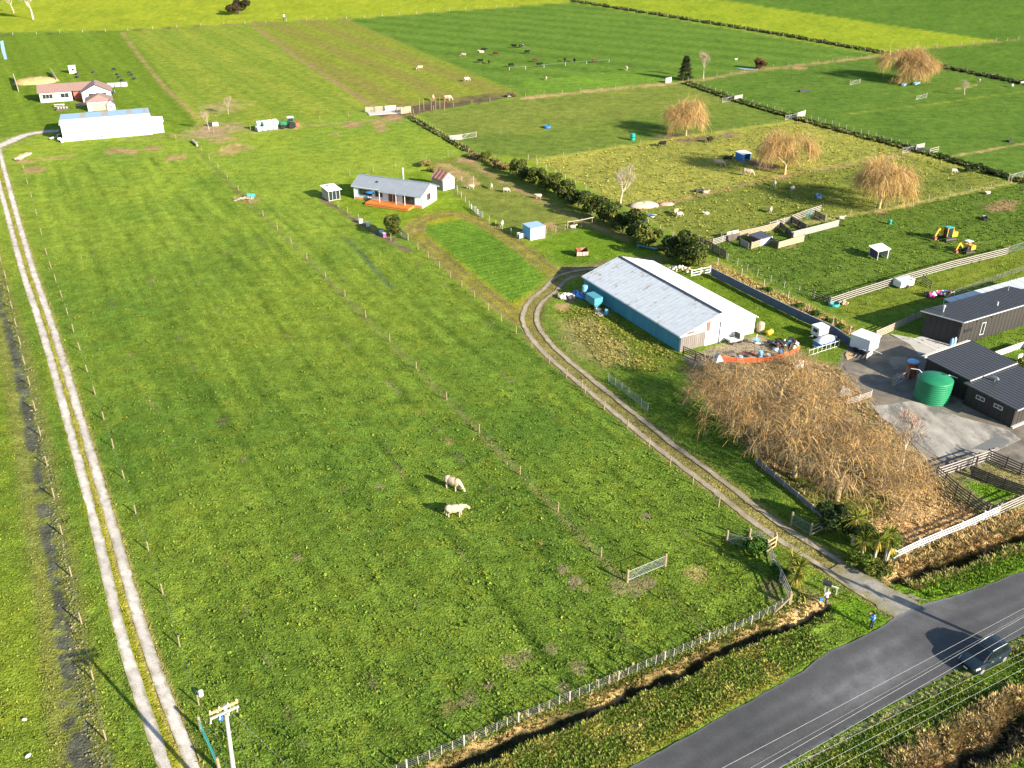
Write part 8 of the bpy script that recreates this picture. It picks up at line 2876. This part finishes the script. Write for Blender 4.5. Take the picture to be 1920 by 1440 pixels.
# sheets and pots by the cottage shrub
for i, (px, py, c, lb) in enumerate(((716, 440, m_teal, 'teal box in the shade beside the round olive tree'), (676, 418, m_white, 'white bin in the shade left of the round olive tree'), (690, 424, m_galv, 'grey tub in the shade of the round olive tree'), (720, 444, m_pink, 'pink board leaning by the fence near the round olive tree'))):
    o = thing('garden_box', lb, 'box', G(px, py), i * .7)
    pbox('box_body', c, o, (0, 0, .35), (.7, .5, .7))
    pbox('lid', m_galv, o, (0, 0, .73), (.75, .55, .05))
rail_fence('short pale fence panel right of the round olive tree', [G(752, 441), G(765, 450)], 1.1, 4, m_rail, m_woodg, 2)
jk = thing('junk_heap', 'heap of branches and a teal sheet on the middle fence of the big paddock', 'heap', G(458, 374), .3)
rnd = random.Random(21)
for k in range(26):
    MB().tube([(rnd.uniform(-2, 2), rnd.uniform(-1, 1), .1), (rnd.uniform(-2, 2), rnd.uniform(-1, 1), rnd.uniform(.2, .8))], [.06, .03], 5).build('branch', m_stone2 if k % 2 else m_barkp, jk)
pbox('sheet', m_teal, jk, (1.4, .5, .6), (1.6, .9, .06), (R(20), R(8), 0))
# puddles
wat = mat('still water', (.10, .16, .22), rough=.08, var=.1, spec=.6)
for pts in ([(0, 78), (6, 76), (10, 96), (14, 112), (8, 112), (3, 96)], [(1378, 127), (1418, 130), (1420, 132), (1395, 131)]):
    pg = [G(*p) for p in pts]
    tag(MB().add([(p.x, p.y, .09) for p in pg], [tuple(range(len(pg)))]).build('water', wat), 'shallow standing water', None, None, 'structure')

# ------------------------------------------------------------------ stones of the drain, long roadside grass, weeds
def scatter_stones(name, P, size, m_, label, seed):
    nr = np.random.default_rng(seed)
    n = len(P)
    base = np.array(((-1, -1, -.4), (1, -1, -.4), (1, 1, -.4), (-1, 1, -.4), (-.6, -.6, .6), (.6, -.7, .5), (.7, .6, .6), (-.6, .7, .55)))
    f0 = np.array(((0, 1, 5, 4), (1, 2, 6, 5), (2, 3, 7, 6), (3, 0, 4, 7), (4, 5, 6, 7)))
    s = size * nr.uniform(.5, 1.4, (n, 1, 1)) * nr.uniform(.7, 1.3, (n, 1, 3))
    a = nr.uniform(0, 6.28, n)
    q = base[None] * s * nr.uniform(.8, 1.2, (n, 8, 1))
    x = q[:, :, 0] * np.cos(a)[:, None] - q[:, :, 1] * np.sin(a)[:, None]
    y = q[:, :, 0] * np.sin(a)[:, None] + q[:, :, 1] * np.cos(a)[:, None]
    v = np.stack([x + P[:, 0:1], y + P[:, 1:2], q[:, :, 2] + ground_z(P)[:, None]], -1).reshape(-1, 3)
    f = (f0[None] + (np.arange(n) * 8)[:, None, None]).reshape(-1, 4)
    pal = np.array(((.20, .175, .09), (.14, .14, .07), (.24, .20, .12), (.11, .13, .05)))
    c = pal[nr.integers(0, 4, n)] * nr.uniform(.7, 1.2, (n, 1))
    return tag(link(name, np_mesh(name, v, f, m_, np.repeat(c, 8, 0))), label, None, None, 'stuff')


clod_m = attr_mat('clod', var=.2, bump=.03, bscale=12)
nr_ = np.random.default_rng(77)
t_ = nr_.uniform(0, 1, 900)
seg = spline(WETL, 12)
ix = (t_ * (len(seg) - 1)).astype(int)
nrm = np.gradient(seg, axis=0)
nrm = np.stack([-nrm[:, 1], nrm[:, 0]], -1) / np.hypot(*nrm.T)[:, None]
Pst = seg[ix] + nrm[ix] * (nr_.normal(.9, .30, 900))[:, None] + nr_.normal(0, .15, (900, 2))
scatter_stones('rubble', Pst, .085, clod_m, 'pale clods along the right edge of the wet drain', 5)


def strip_region(line, lo, hi):
    l = np.array(line)
    seg_ = np.hypot(*np.diff(l, axis=0).T)
    L = np.concatenate([[0], np.cumsum(seg_)])

    def f(nr, n):
        q = nr.uniform(0, L[-1], n)
        x, y = np.interp(q, L, l[:, 0]), np.interp(q, L, l[:, 1])
        dx, dy = np.interp(q, L, np.gradient(l[:, 0])), np.interp(q, L, np.gradient(l[:, 1]))
        m = np.hypot(dx, dy)
        o = nr.uniform(lo, hi, n)
        return np.stack([x - dy / m * o, y + dx / m * o], -1)
    return f


RU = np.stack([np.array((s * _u + road_up(np.array([s]))[0] * _v)) for s in np.arange(14, 50.5, 1)])
grass('roadside_grass', 9000, strip_region(RU, .6, 6.8), .21, 15, 'long green and straw grass between road and ditch', lambda P, nr: (dist_line(P, DRIVE[::3]) > 3.0) & (dist_line(P, DL[0][0]) > .9), .035, 8, (((.15, .19, .03), (.26, .25, .07), (.10, .16, .018), (.08, .135, .016)), .7))
grass('ditch_grass', 5200, strip_region(DL[0][0], -1.6, 2.1), .24, 16, 'pale rank grass hanging over the roadside ditch', lambda P, nr: ditch_q(P, DL[0][0], 1.15)[0] > .55, .035, 8, (((.36, .27, .12), (.12, .16, .025), (.09, .13, .02), (.18, .20, .04)), .75))
RU2 = np.stack([np.array((s * _u + road_up(np.array([s]))[0] * _v)) for s in np.arange(57, 90, 1)])
grass('roadside_grass', 3600, strip_region(RU2, .4, 4.0), .24, 17, 'bright long grass along the road right of the driveway', lambda P, nr: dist_line(P, DRIVE[::3]) > 3.2, .035, 8, (((.09, .165, .015), (.13, .18, .02)), .5))
grass('ditch_grass', 3200, strip_region(DL[1][0], -1.6, 3.2), .40, 18, 'straw coloured grass on the ditch below the white board fence', lambda P, nr: ditch_q(P, DL[1][0], 1.1)[0] > .5, .035, 7, (((.40, .28, .13), (.30, .21, .10), (.12, .13, .03)), .75))
RL = np.stack([np.array((s * _u + road_lo(np.array([s]))[0] * _v)) for s in np.arange(20, 75, 1)])
grass('roadside_grass', 9000, strip_region(RL, -5.2, -.7), .22, 19, 'lush dark grass on the verge on the near side of the road', lambda P, nr: np.hypot(*(P - np.array(G(1842, 1240)[:2])).T) > 2.6, .035, 8, (((.055, .10, .013), (.10, .155, .018), (.16, .20, .03)), .7))
grass('ditch_grass', 3200, strip_region(DL[2][0], -2.2, 2.6), .34, 20, 'brown dead grass over the near ditch in the lower right corner', lambda P, nr: ditch_q(P, DL[2][0], 1.6)[0] > .5, .035, 8, (((.22, .15, .08), (.33, .24, .12), (.10, .07, .04)), .8))
for l_, n_, sz_, lo_, hi_ in ((DL[3][0], 3600, .8, -1.7, 1.7), (DL[4][0], 3200, .6, -1.2, 1.2), (DL[5][0], 900, .5, -.8, .8)):
    grass('rank_grass', n_, strip_region(l_, lo_, hi_), sz_, int(n_), {3600: 'dark rank growth in the long far drain', 3200: 'dark rank growth in the drain right of the yellow paddock', 900: 'dark growth in the drain left of the middle paddock'}[n_], None, .16, 6, (((.020, .026, .012), (.035, .045, .016), (.10, .11, .04)), .85))
WB = GN([(1290, 690), (1490, 674), (1600, 700), (1650, 772), (1718, 842), (1760, 900), (1850, 980), (1690, 1046), (1640, 1000), (1540, 955), (1420, 870)])


def in_poly(poly):
    lo_, hi_ = poly.min(0), poly.max(0)

    def f(nr, n):
        P = nr.uniform(0, 1, (n * 3, 2)) * (hi_ - lo_) + lo_
        return P[sd_poly(P, poly) < 0][:n]
    return f


grass('dry_grass', 5500, in_poly(WB), .26, 21, 'dry straw grass and weeds under the big willow clump', None, .03, 7, (((.42, .30, .16), (.34, .25, .13), (.13, .16, .03), (.48, .35, .21)), .65))
grass('rank_grass', 5200, in_poly(GN([(1332, 508), (1345, 498), (1600, 616), (1590, 636)])), .42, 22, 'dry yellow grass strip behind the corrugated iron fence', None, .04, 7, (((.36, .30, .10), (.25, .22, .06)), .5))
grass('rough_grass', 6500, in_poly(GN([(1005, 301), (1497, 228), (1725, 287), (1890, 345), (1655, 391), (1300, 452)])), .24, 23, 'rough yellow tussocks over the willow paddock', lambda P, nr: P[:, 1] < 400, .08, 6, (((.32, .30, .06), (.17, .20, .035), (.38, .34, .09)), .6))
grass('rough_grass', 5200, in_poly(GN([(1300, 457), (1655, 394), (1940, 335), (1940, 462), (1558, 570), (1430, 520)])), .19, 24, 'uneven green tussocks over the digger paddock', None, .07, 6, (((.08, .13, .02), (.15, .19, .03)), .5))
grass('rough_grass', 1500, in_poly(GN([(1045, 582), (1110, 572), (1270, 668), (1240, 700), (1130, 690)])), .22, 25, 'straw tinged rough grass between the driveway and the barn', None, .05, 7, (((.30, .24, .09), (.20, .19, .05)), .5))
